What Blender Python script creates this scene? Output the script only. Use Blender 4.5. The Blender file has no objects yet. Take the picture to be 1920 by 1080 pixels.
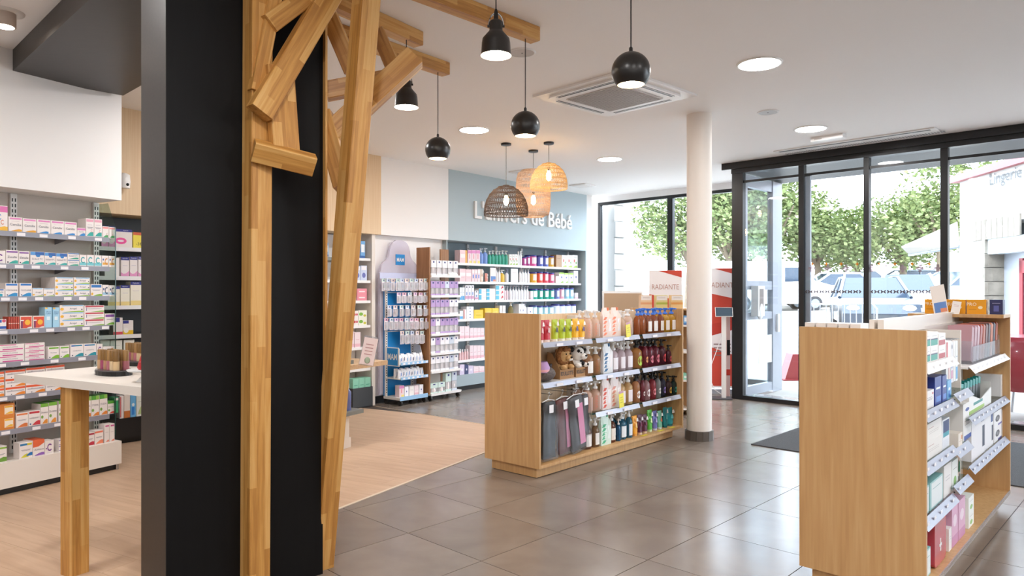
import bpy, bmesh, math, random
from mathutils import Vector, Matrix
random.seed(7)
R = math.radians
sc = bpy.context.scene
col = sc.collection
# ------------------------------------------------------------------ camera
F, CX, CY, H = 1330.0, 960.0, 546.0, 1.40       # focal length and horizon in a 1920x1080 frame
CEIL = 3.07
cd = bpy.data.cameras.new('camera'); cam = bpy.data.objects.new('camera', cd); col.objects.link(cam)
cam.location = (0, 0, H); cam.rotation_euler = (R(90), 0, 0)
cd.sensor_width = 36; cd.lens = F / 1920 * 36; cd.shift_y = (CY - 540) / 1920
cd.clip_start = .05; cd.clip_end = 400
sc.camera = cam
# ------------------------------------------------------------------ world, sun, exposure
w = bpy.data.worlds.new('world'); sc.world = w; w.use_nodes = True
bg = w.node_tree.nodes['Background']; bg.inputs[0].default_value = (.80, .89, 1, 1); bg.inputs[1].default_value = 3.4
sd = bpy.data.lights.new('sun', 'SUN'); sd.energy = 1.2; sd.angle = R(1); sd.color = (1, .96, .88)
sun = bpy.data.objects.new('sun', sd); col.objects.link(sun); sun.rotation_euler = (R(48), 0, R(-65))
vs = sc.view_settings
vs.view_transform = 'Standard'; vs.look = 'None'; vs.exposure = 1.80; vs.gamma = 1.0; vs.use_curve_mapping = False
DOWN_E, BALL_E, SHADE_E, RATTAN_E, SPOT_E = 44.0, 24.0, 24.0, 20.0, 16.0
# ------------------------------------------------------------------ materials
MATS = {}
def lin(h):
    h = h.lstrip('#'); o = []
    for i in (0, 2, 4):
        c = int(h[i:i+2], 16) / 255
        o.append(c / 12.92 if c <= .04045 else ((c + .055) / 1.055) ** 2.4)
    return (*o, 1)
def base_mat(name, c, rough=.5, metal=0, spec=.5, coat=0):
    m = bpy.data.materials.new(name); m.use_nodes = True
    b = m.node_tree.nodes['Principled BSDF']
    b.inputs['Base Color'].default_value = lin(c) if isinstance(c, str) else (*c[:3], 1)
    b.inputs['Roughness'].default_value = rough; b.inputs['Metallic'].default_value = metal
    b.inputs['Specular IOR Level'].default_value = spec; b.inputs['Coat Weight'].default_value = coat
    MATS[name] = m
    return m
def N(m, t, **k):
    n = m.node_tree.nodes.new(t)
    for a, v in k.items(): setattr(n, a, v)
    return n
def L(m, a, b): m.node_tree.links.new(a, b)
def ramp(m, fac, stops):
    r = N(m, 'ShaderNodeValToRGB'); e = r.color_ramp.elements
    while len(e) < len(stops): e.new(.5)
    for i, (p, c) in enumerate(stops): e[i].position = p; e[i].color = lin(c)
    L(m, fac, r.inputs[0]); return r
def noise_mat(name, stops, scale=(1, 1, 1), nscale=5, rough=.5, detail=4, bump=0, spec=.5, dist=0, coat=0, rnd=0, coord='Object', metal=0):
    m = base_mat(name, stops[0][1], rough, metal, spec, coat); b = m.node_tree.nodes['Principled BSDF']
    tc = N(m, 'ShaderNodeTexCoord'); mp = N(m, 'ShaderNodeMapping'); mp.inputs['Scale'].default_value = scale
    L(m, tc.outputs[coord], mp.inputs[0])
    vec = mp.outputs[0]
    if rnd:
        oi = N(m, 'ShaderNodeObjectInfo'); ad = N(m, 'ShaderNodeVectorMath', operation='MULTIPLY_ADD')
        ad.inputs[1].default_value = (rnd,) * 3; L(m, oi.outputs['Random'], ad.inputs[0]); L(m, vec, ad.inputs[2]); vec = ad.outputs[0]
    n = N(m, 'ShaderNodeTexNoise'); n.inputs['Scale'].default_value = nscale; n.inputs['Detail'].default_value = detail
    n.inputs['Distortion'].default_value = dist; L(m, vec, n.inputs['Vector'])
    r = ramp(m, n.outputs[0], stops); L(m, r.outputs[0], b.inputs['Base Color'])
    if bump:
        bp = N(m, 'ShaderNodeBump'); bp.inputs['Strength'].default_value = bump; bp.inputs['Distance'].default_value = .01
        L(m, n.outputs[0], bp.inputs['Height']); L(m, bp.outputs[0], b.inputs['Normal'])
    return m
def emit_mat(name, c, s):
    m = bpy.data.materials.new(name); m.use_nodes = True; nt = m.node_tree; nt.nodes.clear()
    e = nt.nodes.new('ShaderNodeEmission'); o = nt.nodes.new('ShaderNodeOutputMaterial')
    e.inputs[0].default_value = lin(c); e.inputs[1].default_value = s; nt.links.new(e.outputs[0], o.inputs[0]); MATS[name] = m
    return m
def clear_mat(name, tint, body=.0, bodyc='#ffffff', rough=.02, gl=1.0):
    """thin clear sheet or moulded plastic: tinted transmission, fresnel gloss and an optional milky share"""
    m = bpy.data.materials.new(name); m.use_nodes = True; nt = m.node_tree; nt.nodes.clear()
    o = nt.nodes.new('ShaderNodeOutputMaterial'); t = nt.nodes.new('ShaderNodeBsdfTransparent'); g = nt.nodes.new('ShaderNodeBsdfGlossy')
    t.inputs[0].default_value = lin(tint); g.inputs['Roughness'].default_value = rough
    lw = nt.nodes.new('ShaderNodeLayerWeight'); lw.inputs[0].default_value = .5
    pw_ = nt.nodes.new('ShaderNodeMath'); pw_.operation = 'POWER'; pw_.inputs[1].default_value = 5; nt.links.new(lw.outputs['Facing'], pw_.inputs[0])
    mul = nt.nodes.new('ShaderNodeMath'); mul.operation = 'MULTIPLY_ADD'; mul.inputs[1].default_value = .6 * gl; mul.inputs[2].default_value = .045 * gl; nt.links.new(pw_.outputs[0], mul.inputs[0])
    mx = nt.nodes.new('ShaderNodeMixShader'); nt.links.new(mul.outputs[0], mx.inputs[0])
    src = t.outputs[0]
    if body:
        d = nt.nodes.new('ShaderNodeBsdfDiffuse'); d.inputs[0].default_value = lin(bodyc)
        mb = nt.nodes.new('ShaderNodeMixShader'); mb.inputs[0].default_value = body
        nt.links.new(t.outputs[0], mb.inputs[1]); nt.links.new(d.outputs[0], mb.inputs[2]); src = mb.outputs[0]
    nt.links.new(src, mx.inputs[1]); nt.links.new(g.outputs[0], mx.inputs[2]); nt.links.new(mx.outputs[0], o.inputs[0]); MATS[name] = m
    return m
def mat(k):
    if k in MATS: return MATS[k]
    if k.startswith('#'): return base_mat(k, k, .42)
    raise KeyError(k)
def block_wood(name, a, b, c, rough=.42):
    """finger-jointed timber: staves of slightly different brown with long grain along local z"""
    m = base_mat(name, a, rough); bs = m.node_tree.nodes['Principled BSDF']
    tc = N(m, 'ShaderNodeTexCoord'); oi = N(m, 'ShaderNodeObjectInfo')
    sp = N(m, 'ShaderNodeSeparateXYZ'); L(m, tc.outputs['Object'], sp.inputs[0])
    def fl(src, k, off):
        u = N(m, 'ShaderNodeMath', operation='MULTIPLY_ADD'); u.inputs[1].default_value = k; L(m, src, u.inputs[0])
        if off is not None: L(m, off, u.inputs[2])
        f = N(m, 'ShaderNodeMath', operation='FLOOR'); L(m, u.outputs[0], f.inputs[0]); return f.outputs[0]
    fx = fl(sp.outputs[0], 26, None); fy = fl(sp.outputs[1], 26, None)
    h = N(m, 'ShaderNodeMath', operation='MULTIPLY_ADD'); L(m, fx, h.inputs[0]); h.inputs[1].default_value = .37; L(m, oi.outputs['Random'], h.inputs[2])
    h2 = N(m, 'ShaderNodeMath', operation='MULTIPLY_ADD'); L(m, fy, h2.inputs[0]); h2.inputs[1].default_value = .61; L(m, h.outputs[0], h2.inputs[2])
    fz = fl(sp.outputs[2], 2.6, h2.outputs[0])
    cv = N(m, 'ShaderNodeCombineXYZ'); L(m, fx, cv.inputs[0]); L(m, fy, cv.inputs[1]); L(m, fz, cv.inputs[2])
    wn = N(m, 'ShaderNodeTexWhiteNoise'); L(m, cv.outputs[0], wn.inputs[0])
    mp = N(m, 'ShaderNodeMapping'); mp.inputs['Scale'].default_value = (30, 30, 1.6); L(m, tc.outputs['Object'], mp.inputs[0])
    ns = N(m, 'ShaderNodeTexNoise'); ns.inputs['Scale'].default_value = 2.2; ns.inputs['Detail'].default_value = 5; ns.inputs['Distortion'].default_value = .6
    L(m, mp.outputs[0], ns.inputs['Vector'])
    ad = N(m, 'ShaderNodeMath', operation='MULTIPLY_ADD'); L(m, wn.outputs[0], ad.inputs[0]); ad.inputs[1].default_value = .45; L(m, ns.outputs[0], ad.inputs[2])
    sb = N(m, 'ShaderNodeMath', operation='SUBTRACT'); L(m, ad.outputs[0], sb.inputs[0]); sb.inputs[1].default_value = .22
    r = ramp(m, sb.outputs[0], [(.25, b), (.5, a), (.75, c)]); L(m, r.outputs[0], bs.inputs['Base Color'])
    return m
# room surfaces
base_mat('paint_white', '#f3f0ee', .6); base_mat('ceiling_paint', '#fbf8f6', .7); base_mat('paint_blue', '#b2c0c5', .6)
base_mat('paint_bluegrey', '#93a3aa', .6); base_mat('shelf_panel', '#cbc1b8', .6)
noise_mat('pillar_paint', [(.3, '#0b0b0c'), (.7, '#0f0f10')], (6, 6, .6), 6, .5, bump=.02, spec=.2)
noise_mat('soffit_paint', [(.3, '#2c2826'), (.7, '#332e2b')], (2, 12, 12), 6, .42, spec=.4)
noise_mat('tile', [(.25, '#766a61'), (.5, '#82766c'), (.75, '#8e8278')], (1, 1, 1), 2.2, .22, 8, spec=.55, dist=.4, rnd=40)
base_mat('grout', '#4b413b', .8)
noise_mat('vinyl', [(.2, '#b8977b'), (.45, '#c4a487'), (.62, '#ccad91'), (.85, '#bd9b7e')], (.8, 9, 1), 2.4, .42, 6, dist=.5, rnd=30)
base_mat('trim_cream', '#d9c8b4', .45)
noise_mat('oak', [(.25, '#bf925f'), (.5, '#cb9f6b'), (.75, '#d4ac79')], (14, 14, .7), 3.0, .45, 6, dist=.3)
noise_mat('oak_pale', [(.25, '#dcbb92'), (.5, '#e4c69f'), (.75, '#ead0ac')], (22, 22, .6), 3.0, .5, 5, dist=.2)
noise_mat('walnut', [(.25, '#80552f'), (.5, '#9c6c43'), (.75, '#b07f55')], (24, 24, .7), 3.0, .5, 5, dist=.3)
noise_mat('table_oak', [(.25, '#c9a57c'), (.5, '#d6b48c'), (.75, '#dfc09b')], (.7, 14, 14), 3.0, .5, 5, dist=.3)
block_wood('timber', '#cc954d', '#b27b3b', '#d9a966')
base_mat('black_frame', '#191a1d', .35); base_mat('black_metal', '#232120', .32, .0, .6); base_mat('black_plastic', '#151516', .4)
base_mat('white_laminate', '#e9e1d8', .4); base_mat('white_plastic', '#f0eeec', .35); base_mat('grey_metal', '#8d8b90', .35, .6)
base_mat('white_metal', '#e6e3df', .35); base_mat('aluminium', '#a3a7b0', .35, .25); base_mat('dark_grey', '#3d4044', .5); base_mat('slate_shelf', '#7f8380', .45)
base_mat('blue_grey_lam', '#a3b0b5', .5); base_mat('steel', '#b9bbbf', .25, 1); base_mat('strip', '#8e8d97', .3); base_mat('strip_lavender', '#9293a6', .3); base_mat('strip_silver', '#b4b5c1', .3, .3); base_mat('tag', '#f1edf0', .5)
base_mat('mam_blue', '#1287cf', .45); base_mat('rubber', '#2a2927', .6); base_mat('column_paint', '#efe6dd', .55); base_mat('plinth', '#5f564f', .4)
noise_mat('mat_pile', [(.3, '#3a3a3c'), (.7, '#4e4e50')], (1, 1, 1), 160, .95, 3, bump=.5)
noise_mat('paving', [(.3, '#8f8a84'), (.7, '#aaa49c')], (1, 1, 1), 1.5, .85, 6)
noise_mat('stone', [(.3, '#6b645b'), (.7, '#8d857a')], (1, 1, 1), 6, .85, 6, bump=.3, rnd=20)
base_mat('render_white', '#a9a5a0', .8); base_mat('car_white', '#e6e8ea', .2, 0, .5, .5); base_mat('car_dark', '#2f3a49', .2, .2, .5, .5); base_mat('car_silver', '#7d858c', .25, .4)
base_mat('car_glass', '#223040', .1); base_mat('tyre', '#2c2c2e', .7); base_mat('leaf_a', '#76824f', .7); base_mat('leaf_b', '#929a68', .7); base_mat('leaf_c', '#5a683c', .7); base_mat('bark', '#6b5d4c', .8)
base_mat('awning', '#9c948a', .7); base_mat('red_paint', '#8a2029', .45); base_mat('red_gloss', '#c23a48', .25, 0, .5, .4)
base_mat('banner_red', '#c7432f', .5); base_mat('banner_white', '#ece4e2', .5); base_mat('card_brown', '#b89a7c', .7)
base_mat('kraft', '#a47b52', .75); noise_mat('fur_lion', [(.3, '#c99a62'), (.7, '#dcb580')], (1, 1, 1), 60, .9, 3, bump=.4); noise_mat('mane', [(.3, '#7a4c26'), (.7, '#a86f3a')], (1, 1, 1), 90, .9, 3, bump=.6)
base_mat('fur_white', '#efeae4', .9); base_mat('fur_black', '#1d1a1a', .9); noise_mat('wool', [(.3, '#5a5250'), (.7, '#726967')], (1, 1, 1), 90, .95, 3, bump=.4)
noise_mat('rattan_dark', [(.3, '#3a2a1e'), (.7, '#5a4230')], (1, 1, 1), 30, .7); noise_mat('rattan', [(.3, '#d3ab74'), (.7, '#e6c794')], (1, 1, 1), 30, .65); noise_mat('rattan_pink', [(.3, '#c7a58a'), (.7, '#dcc0a4')], (1, 1, 1), 30, .65)
clear_mat('window_glass', '#f4f8fa', gl=.8); clear_mat('shelf_glass', '#dfe9e6'); base_mat('glass_edge', '#22423c', .15)
clear_mat('acrylic', '#f4f5f8', .12, '#e8e8f0'); clear_mat('bag_film', '#f7f7f8', .035, '#ffffff', .12); clear_mat('milky', '#f1edf6', .45, '#f0ebf5', .1)
clear_mat('decal_mauve', '#d8ccd2', .35, '#b9aeb4'); clear_mat('decal_amber', '#f3b25a', .4, '#e79a2e'); clear_mat('decal_grey', '#9a9296', .4, '#857d80')
clear_mat('blister', '#f8f8fa', .30, '#f8f8fb', .05)
emit_mat('lamp_disc', '#fffcfa', DOWN_E); emit_mat('ball_in', '#ffdfb0', BALL_E); emit_mat('shade_in', '#fff0d8', SHADE_E); emit_mat('filament', '#ffd597', RATTAN_E); emit_mat('spot_in', '#fff0dd', SPOT_E)
emit_mat('screen', '#3b4650', .6)
# ------------------------------------------------------------------ mesh helpers
class MB:
    def __init__(s): s.v = []; s.f = []; s.m = []; s.k = []; s.sm = []
    def mi(s, k):
        if k not in s.k: s.k.append(k)
        return s.k.index(k)
    def add(s, vs, fs, k, smooth=False):
        b = len(s.v); s.v += [tuple(v) for v in vs]; i = s.mi(k)
        for f in fs: s.f.append([b + j for j in f]); s.m.append(i); s.sm.append(smooth)
        return s
    def box(s, x0, x1, y0, y1, z0, z1, k, top=None, T=None):
        v = [(x0, y0, z0), (x1, y0, z0), (x1, y1, z0), (x0, y1, z0), (x0, y0, z1), (x1, y0, z1), (x1, y1, z1), (x0, y1, z1)]
        if T is not None: v = [T @ Vector(p) for p in v]
        f = [(0, 3, 2, 1), (4, 5, 6, 7), (0, 1, 5, 4), (1, 2, 6, 5), (2, 3, 7, 6), (3, 0, 4, 7)]
        if top: s.add(v, f[:1] + f[2:], k); s.add(v, f[1:2], top)
        else: s.add(v, f, k)
        return s
    def prism(s, pts, y0, y1, k, side=None):
        """polygon in x,z extruded along y"""
        n = len(pts); v = [(x, y0, z) for x, z in pts] + [(x, y1, z) for x, z in pts]
        ar = sum(pts[i][0] * pts[(i + 1) % n][1] - pts[(i + 1) % n][0] * pts[i][1] for i in range(n))
        a, b = list(range(n)), [n + i for i in range(n)][::-1]
        if ar < 0: a = a[::-1]; b = b[::-1]
        s.add(v, [a, b], k)
        q = [(i, n + i, n + (i + 1) % n, (i + 1) % n) for i in range(n)]
        if ar < 0: q = [f[::-1] for f in q]
        s.add(v, [f[::-1] for f in q], side or k); return s
    def slab(s, pts, z0, z1, k, top=None):
        """polygon in x,y extruded along z"""
        n = len(pts); ar = sum(pts[i][0] * pts[(i + 1) % n][1] - pts[(i + 1) % n][0] * pts[i][1] for i in range(n))
        if ar < 0: pts = pts[::-1]
        v = [(x, y, z0) for x, y in pts] + [(x, y, z1) for x, y in pts]
        s.add(v, [list(range(n))[::-1]] + [(i, (i + 1) % n, n + (i + 1) % n, n + i) for i in range(n)], k)
        s.add(v, [[n + i for i in range(n)]], top or k); return s
    def lathe(s, prof, k, seg=16, c=(0, 0, 0), sx=1, sy=1, smooth=True, cap=True):
        v = []; f = []
        for r, z in prof:
            for i in range(seg):
                a = 2 * math.pi * i / seg; v.append((c[0] + r * sx * math.cos(a), c[1] + r * sy * math.sin(a), c[2] + z))
        for j in range(len(prof) - 1):
            for i in range(seg):
                f.append((j * seg + i, j * seg + (i + 1) % seg, (j + 1) * seg + (i + 1) % seg, (j + 1) * seg + i))
        s.add(v, f, k, smooth)
        if cap:
            s.add(v[:seg], [list(range(seg))[::-1]], k); s.add(v[-seg:], [list(range(seg))], k)
        return s
    def ball(s, c, r, k, seg=12, rings=8, sc=(1, 1, 1), rot=None):
        v = []; f = []
        for j in range(rings + 1):
            t = math.pi * j / rings
            for i in range(seg):
                a = 2 * math.pi * i / seg; p = Vector((r * sc[0] * math.sin(t) * math.cos(a), r * sc[1] * math.sin(t) * math.sin(a), -r * sc[2] * math.cos(t)))
                if rot: p = rot @ p
                v.append((c[0] + p.x, c[1] + p.y, c[2] + p.z))
        for j in range(rings):
            for i in range(seg): f.append((j * seg + i, j * seg + (i + 1) % seg, (j + 1) * seg + (i + 1) % seg, (j + 1) * seg + i))
        s.add(v, f, k, True); return s
    def tube(s, pts, r, k, seg=6, closed=False):
        pts = [Vector(p) for p in pts]; n = len(pts); v = []; f = []
        for i, p in enumerate(pts):
            a = pts[(i - 1) % n] if (closed or i > 0) else p; b = pts[(i + 1) % n] if (closed or i < n - 1) else p
            t = (b - a).normalized(); u = t.cross(Vector((0, 0, 1)) if abs(t.z) < .9 else Vector((1, 0, 0))).normalized(); w_ = t.cross(u)
            rr = r[i] if isinstance(r, (list, tuple)) else r
            for j in range(seg):
                an = 2 * math.pi * j / seg; v.append(p + u * rr * math.cos(an) + w_ * rr * math.sin(an))
        for i in range(n if closed else n - 1):
            for j in range(seg):
                f.append((i * seg + j, i * seg + (j + 1) % seg, ((i + 1) % n) * seg + (j + 1) % seg, ((i + 1) % n) * seg + j))
        s.add(v, f, k, True)
        if not closed: s.add(v[:seg], [list(range(seg))[::-1]], k); s.add(v[-seg:], [list(range(seg))], k)
        return s
    def text(s, t, x, z, y, h, k, maxw=None, bold=0, ext=0, rot=0):
        vs_, fs_ = glyphs(t, bold)
        xs = [p[0] for p in vs_]; zs = [p[1] for p in vs_]
        x0, x1, z0, z1 = min(xs), max(xs), min(zs), max(zs); kz = h / (z1 - z0); kx = kz
        if maxw and (x1 - x0) * kx > maxw: kx = maxw / (x1 - x0)
        c, sn = math.cos(rot), math.sin(rot); out = []
        for a, b in vs_:
            p, q = (a - (x0 + x1) / 2) * kx, (b - (z0 + z1) / 2) * kz
            out.append((x + p * c - q * sn, y, z + p * sn + q * c))
        s.add(out, fs_, k)
        if ext:
            n = len(out); ed = {}
            for f in fs_:
                for i in range(len(f)):
                    e = (f[i], f[(i + 1) % len(f)])
                    if (e[1], e[0]) in ed: del ed[(e[1], e[0])]
                    else: ed[e] = 1
            s.add(out + [(p[0], p[1] + ext, p[2]) for p in out], [(a, n + a, n + b, b) for a, b in ed], k)
        return s
    def mesh(s, name):
        m = bpy.data.meshes.new(name); m.from_pydata(s.v, [], s.f); m.validate()
        for k in s.k: m.materials.append(mat(k))
        if len(m.polygons) == len(s.m):
            m.polygons.foreach_set('material_index', s.m); m.polygons.foreach_set('use_smooth', s.sm)
        m.update(); return m
    def obj(s, name, parent=None, loc=(0, 0, 0), rz=0):
        o = bpy.data.objects.new(name, s.mesh(name)); col.objects.link(o); o.location = loc; o.rotation_euler = (0, 0, rz)
        if parent: o.parent = parent
        return o
GL = {}
def glyphs(t, bold=0):
    if (t, bold) in GL: return GL[(t, bold)]
    c = bpy.data.curves.new('lettering', 'FONT'); c.body = t; c.resolution_u = 2; c.size = 1; c.offset = bold
    o = bpy.data.objects.new('lettering', c); col.objects.link(o); bpy.context.view_layer.update()
    e = o.evaluated_get(bpy.context.evaluated_depsgraph_get()); m = e.to_mesh()
    r = ([(v.co.x, v.co.y) for v in m.vertices], [list(p.vertices) for p in m.polygons]); e.to_mesh_clear()
    fs = []
    for f in r[1]:                                  # keep every face turned to the reader
        a = sum(r[0][f[i]][0] * r[0][f[(i + 1) % len(f)]][1] - r[0][f[(i + 1) % len(f)]][0] * r[0][f[i]][1] for i in range(len(f)))
        fs.append(f if a > 0 else f[::-1])
    bpy.data.objects.remove(o); bpy.data.curves.remove(c); GL[(t, bold)] = (r[0], fs); return GL[(t, bold)]
def tag(o, label=None, cat=None, group=None, kind=None):
    if label: o['label'] = label
    if cat: o['category'] = cat
    if group: o['group'] = group
    if kind: o['kind'] = kind
    return o
def thing(name, label, cat, loc=(0, 0, 0), rz=0, group=None):
    o = bpy.data.objects.new(name, None); col.objects.link(o); o.location = loc; o.rotation_euler = (0, 0, rz); o.empty_display_size = .1
    return tag(o, label, cat, group)
def struct(o, label=None): return tag(o, label, kind='structure')
class Unit:
    """a straight run of wall or shelving: s along it, d behind its front line"""
    def __init__(u, P, ang):
        u.P = Vector(P); u.a = Vector((math.sin(R(ang)), math.cos(R(ang)))); u.n = Vector((u.a.y, -u.a.x)); u.rz = math.atan2(u.a.y, u.a.x)
        u.loc = (u.P.x, u.P.y, 0)
    def pt(u, s, d, z=0): p = u.P + u.a * s - u.n * d; return (p.x, p.y, z)
    def s_at(u, px, d=0):
        p = u.P - u.n * d; r = (px - CX) / F; return (r * p.y - p.x) / (u.a.x - r * u.a.y)
    def z_at(u, px, py, d=0):
        q = u.pt(u.s_at(px, d), d); return H - (py - CY) / F * q[1]
def at(px, py, Y): return Vector(((px - CX) / F * Y, Y, H - (py - CY) / F * Y))
def gnd(px, py): Y = F * H / (py - CY); return Vector(((px - CX) / F * Y, Y, 0))
LW = Unit((-3.49, 4.836), 28.7)        # shelving along the wall on the far side of the table
BW = Unit((-1.62, 8.78), 39.5)         # long back wall with the baby department
G1 = Unit((.2006, 5.249), 42.0)        # gondola in mid floor
G2 = Unit((1.778, 3.046), 43.0)        # gondola near the camera
FA = Unit((2.87, 9.26), 133.9)         # shop front: s runs along it, negative d = room, positive d = street... d is measured outwards
UV = Vector((math.sin(R(43.9)), math.cos(R(43.9)))); VV = Vector((UV.y, -UV.x))
WIN = Unit((1.526, 12.61), 133.9)      # window plane further out
# ================================================================== the room
def clip(poly, p, n):
    """keep the side of the line through p that n points to"""
    out = []
    for i in range(len(poly)):
        a, b = Vector(poly[i]), Vector(poly[(i + 1) % len(poly)]); da, db = (a - p).dot(n), (b - p).dot(n)
        if da >= 0: out.append(tuple(a))
        if da * db < 0: out.append(tuple(a + (b - a) * (da / (da - db))))
    return out
win_end = Vector(FA.pt(0, 1.485)[:2])
room = [(-7, -3), (9.6, -3), FA.pt(9.35, 0)[:2], FA.pt(0, 0)[:2], tuple(win_end), WIN.pt(0, 0)[:2], BW.pt(4.75, .5)[:2], BW.pt(-4.6, .5)[:2], (-7, 5.5)]
fl = MB().slab(room, -.06, -.004, 'grout').obj('floor'); struct(fl, 'shop floor of large grey tiles and pale wood planks')
ce = MB().slab(room, CEIL, CEIL + .1, 'ceiling_paint').obj('ceiling'); struct(ce, 'flat off-white painted ceiling')
# floor coverings: the wood area ends at the cream strip (line 1) and at the thin line before the baby corner (line 2)
l1p = Vector((-.2415, 6.153)); l1d = Vector((.4825, .8759)); l1n = Vector((-l1d.y, l1d.x))       # l1n points to the wood
l2p = Vector((-.292, 7.448)); l2d = Vector((.756, -.655)); l2n = Vector((-.655, -.756)).normalized()   # l2n points to the camera
cr = l1p + l1d * .966
g0 = Vector((-.6018, 4.1055)); t = .61374; th = .76649
gu = Vector((math.sin(th), math.cos(th))); gv = Vector((gu.y, -gu.x)); gap = .0022
tiles = 0
def in_room(q): return -3.2 < q.x < 7.2 and 1.9 < q.y < 13
for i in range(-5, 15):
    for j in range(-10, 9):
        c0 = g0 + gu * t * i + gv * t * j; ctr = c0 + (gu + gv) * t / 2
        if not in_room(ctr) or ctr.y < 2.3: continue
        if (ctr - FA.P).dot(UV) > .35 and (ctr.x > 3.2): continue
        if (ctr - Vector(win_end)).dot(UV) > .3: continue
        if (ctr - BW.P).dot(BW.n) < -.6: continue
        if abs(ctr.x) > ctr.y * .80 + .6: continue
        sq = [tuple(c0 + gu * (t * a + (gap if a == 0 else -gap)) + gv * (t * b + (gap if b == 0 else -gap))) for a, b in ((0, 0), (1, 0), (1, 1), (0, 1))]
        parts = [clip(sq, l1p - l1n * .012, -l1n)]
        rest = clip(sq, l1p, l1n)
        if len(rest) > 2: parts.append(clip(rest, l2p - l2n * .004, -l2n))
        for pg in parts:
            if len(pg) < 3: continue
            ar = abs(sum(pg[k][0] * pg[(k + 1) % len(pg)][1] - pg[(k + 1) % len(pg)][0] * pg[k][1] for k in range(len(pg)))) / 2
            if ar < .004: continue
            q = Vector((sum(p[0] for p in pg) / len(pg), sum(p[1] for p in pg) / len(pg)))
            MB().slab([(p[0] - q.x, p[1] - q.y) for p in pg], -.008, 0, 'tile').obj('tile', fl, (q.x, q.y, 0)); tiles += 1
pd = Vector((LW.n.x, LW.n.y)); pw = LW.a           # planks run away from the shelving
rz_p = math.atan2(pd.y, pd.x)
for j in range(-12, 34):
    off = (j * .47) % 1.22
    for i in range(-1, 5):
        c0 = Vector(LW.pt(0, .25)[:2]) + pw * (j * .195 - 2.6) + pd * (i * 1.22 - off)
        sq = [tuple(c0 + pd * x + pw * y) for x, y in ((.0006, .0006), (1.2194, .0006), (1.2194, .1944), (.0006, .1944))]
        ctr = c0 + pd * .6 + pw * .1
        if ctr.y < 2.0 or abs(ctr.x) > ctr.y * .8 + 1.0: continue
        pg = clip(clip(sq, l1p + l1n * .008, l1n), l2p, l2n)
        if len(pg) < 3: continue
        pg = clip(pg, BW.P - BW.n * .1, BW.n)
        if len(pg) < 3: continue
        q = Vector((sum(p[0] for p in pg) / len(pg), sum(p[1] for p in pg) / len(pg)))
        c, s_ = math.cos(-rz_p), math.sin(-rz_p)
        loc = [((p[0] - q.x) * c - (p[1] - q.y) * s_, (p[0] - q.x) * s_ + (p[1] - q.y) * c) for p in pg]
        MB().slab(loc, -.008, 0, 'vinyl').obj('plank', fl, (q.x, q.y, 0), rz_p)
a1, a2 = l1p - l1d * 5.5, cr
s1 = MB().slab([tuple(a1 - l1n * .012), tuple(a2 - l1n * .012), tuple(a2 + l1n * .008), tuple(a1 + l1n * .008)], -.008, .004, 'trim_cream').obj('trim_1'); struct(s1, 'cream floor strip between the wood planks and the tiles')
b2 = l2p - l2d * 1.95
s2 = MB().slab([tuple(cr), tuple(b2), tuple(b2 - l2n * .004), tuple(cr - l2n * .004)], -.008, .003, 'trim_cream').obj('trim_2'); struct(s2, 'thin floor strip before the baby department')
# outer walls that only close the room
def plain_wall(name, p, q, th_=.12, z0=0, z1=CEIL, k='paint_white', label=None):
    p, q = Vector(p), Vector(q); d = (q - p).normalized(); n = Vector((d.y, -d.x)) * th_
    o = MB().slab([tuple(p), tuple(q), tuple(q + n), tuple(p + n)], z0, z1, k).obj(name); struct(o, label); return o
plain_wall('wall_rear', (-7, -3), (9.6, -3), label='white wall behind the camera')
plain_wall('wall_right', (9.6, -3), FA.pt(9.35, 0)[:2], label='white wall past the shop front')
plain_wall('wall_side', (-7, 5.5), (-7, -3), label='white wall beyond the wall shelving')
plain_wall('wall_corner', BW.pt(-4.6, .5)[:2], (-7, 5.5), label='white wall closing the passage')
# wall with shelving (left)
wl = MB(); wl.box(-4.2, .84, .30, .42, 0, CEIL, 'shelf_panel'); wl = wl.obj('wall_left', None, LW.loc, LW.rz); struct(wl, 'partition wall behind the medicine shelving')
MB().box(-4.2, .86, .0, .30, 2.115, CEIL, 'paint_white').obj('bulkhead', wl)
# back wall
wb = MB(); wb.box(-4.6, 4.75, .42, .55, 0, CEIL, 'paint_white'); wb = wb.obj('wall_back', None, BW.loc, BW.rz); struct(wb, 'long back wall with the baby department')
sB = BW.s_at(841, 0); sE = BW.s_at(1100, 0)
MB().box(-4.6, 0, 0, .42, 2.10, CEIL, 'oak_pale').obj('bulkhead', wb)
MB().box(.002, sB, 0.002, .42, 2.10, CEIL, 'paint_white').obj('bulkhead', wb)
MB().box(sB + .002, sE, 0, .42, 2.10, CEIL, 'paint_blue').obj('bulkhead', wb)
MB().box(-.12, -.07, .03, .42, 0, 2.10, 'white_laminate').obj('divider_panel', wb)
MB().box(-.07, sB - .02, .10, .42, .09, 2.10, 'paint_white').obj('wall_panel', wb)
MB().box(-.12, sB - .02, .09, .42, 0, .09, 'black_plastic').obj('skirting', wb)
MB().box(sB - .02, sE, .36, .42, 0, 2.10, 'paint_bluegrey').obj('wall_panel', wb)
MB().box(sB - .02, sB, .02, .36, 0, 2.10, 'blue_grey_lam').obj('divider_panel', wb)
MB().box(sE - .035, sE, .0, .36, 0, 2.10, 'blue_grey_lam').obj('divider_panel', wb)
MB().box(-4.6, -.12, .36, .42, 0, 2.10, 'dark_grey').obj('wall_panel', wb)
MB().box(sE, 4.75, .0, .42, 0, CEIL, 'paint_white').obj('wall_panel', wb)
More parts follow.
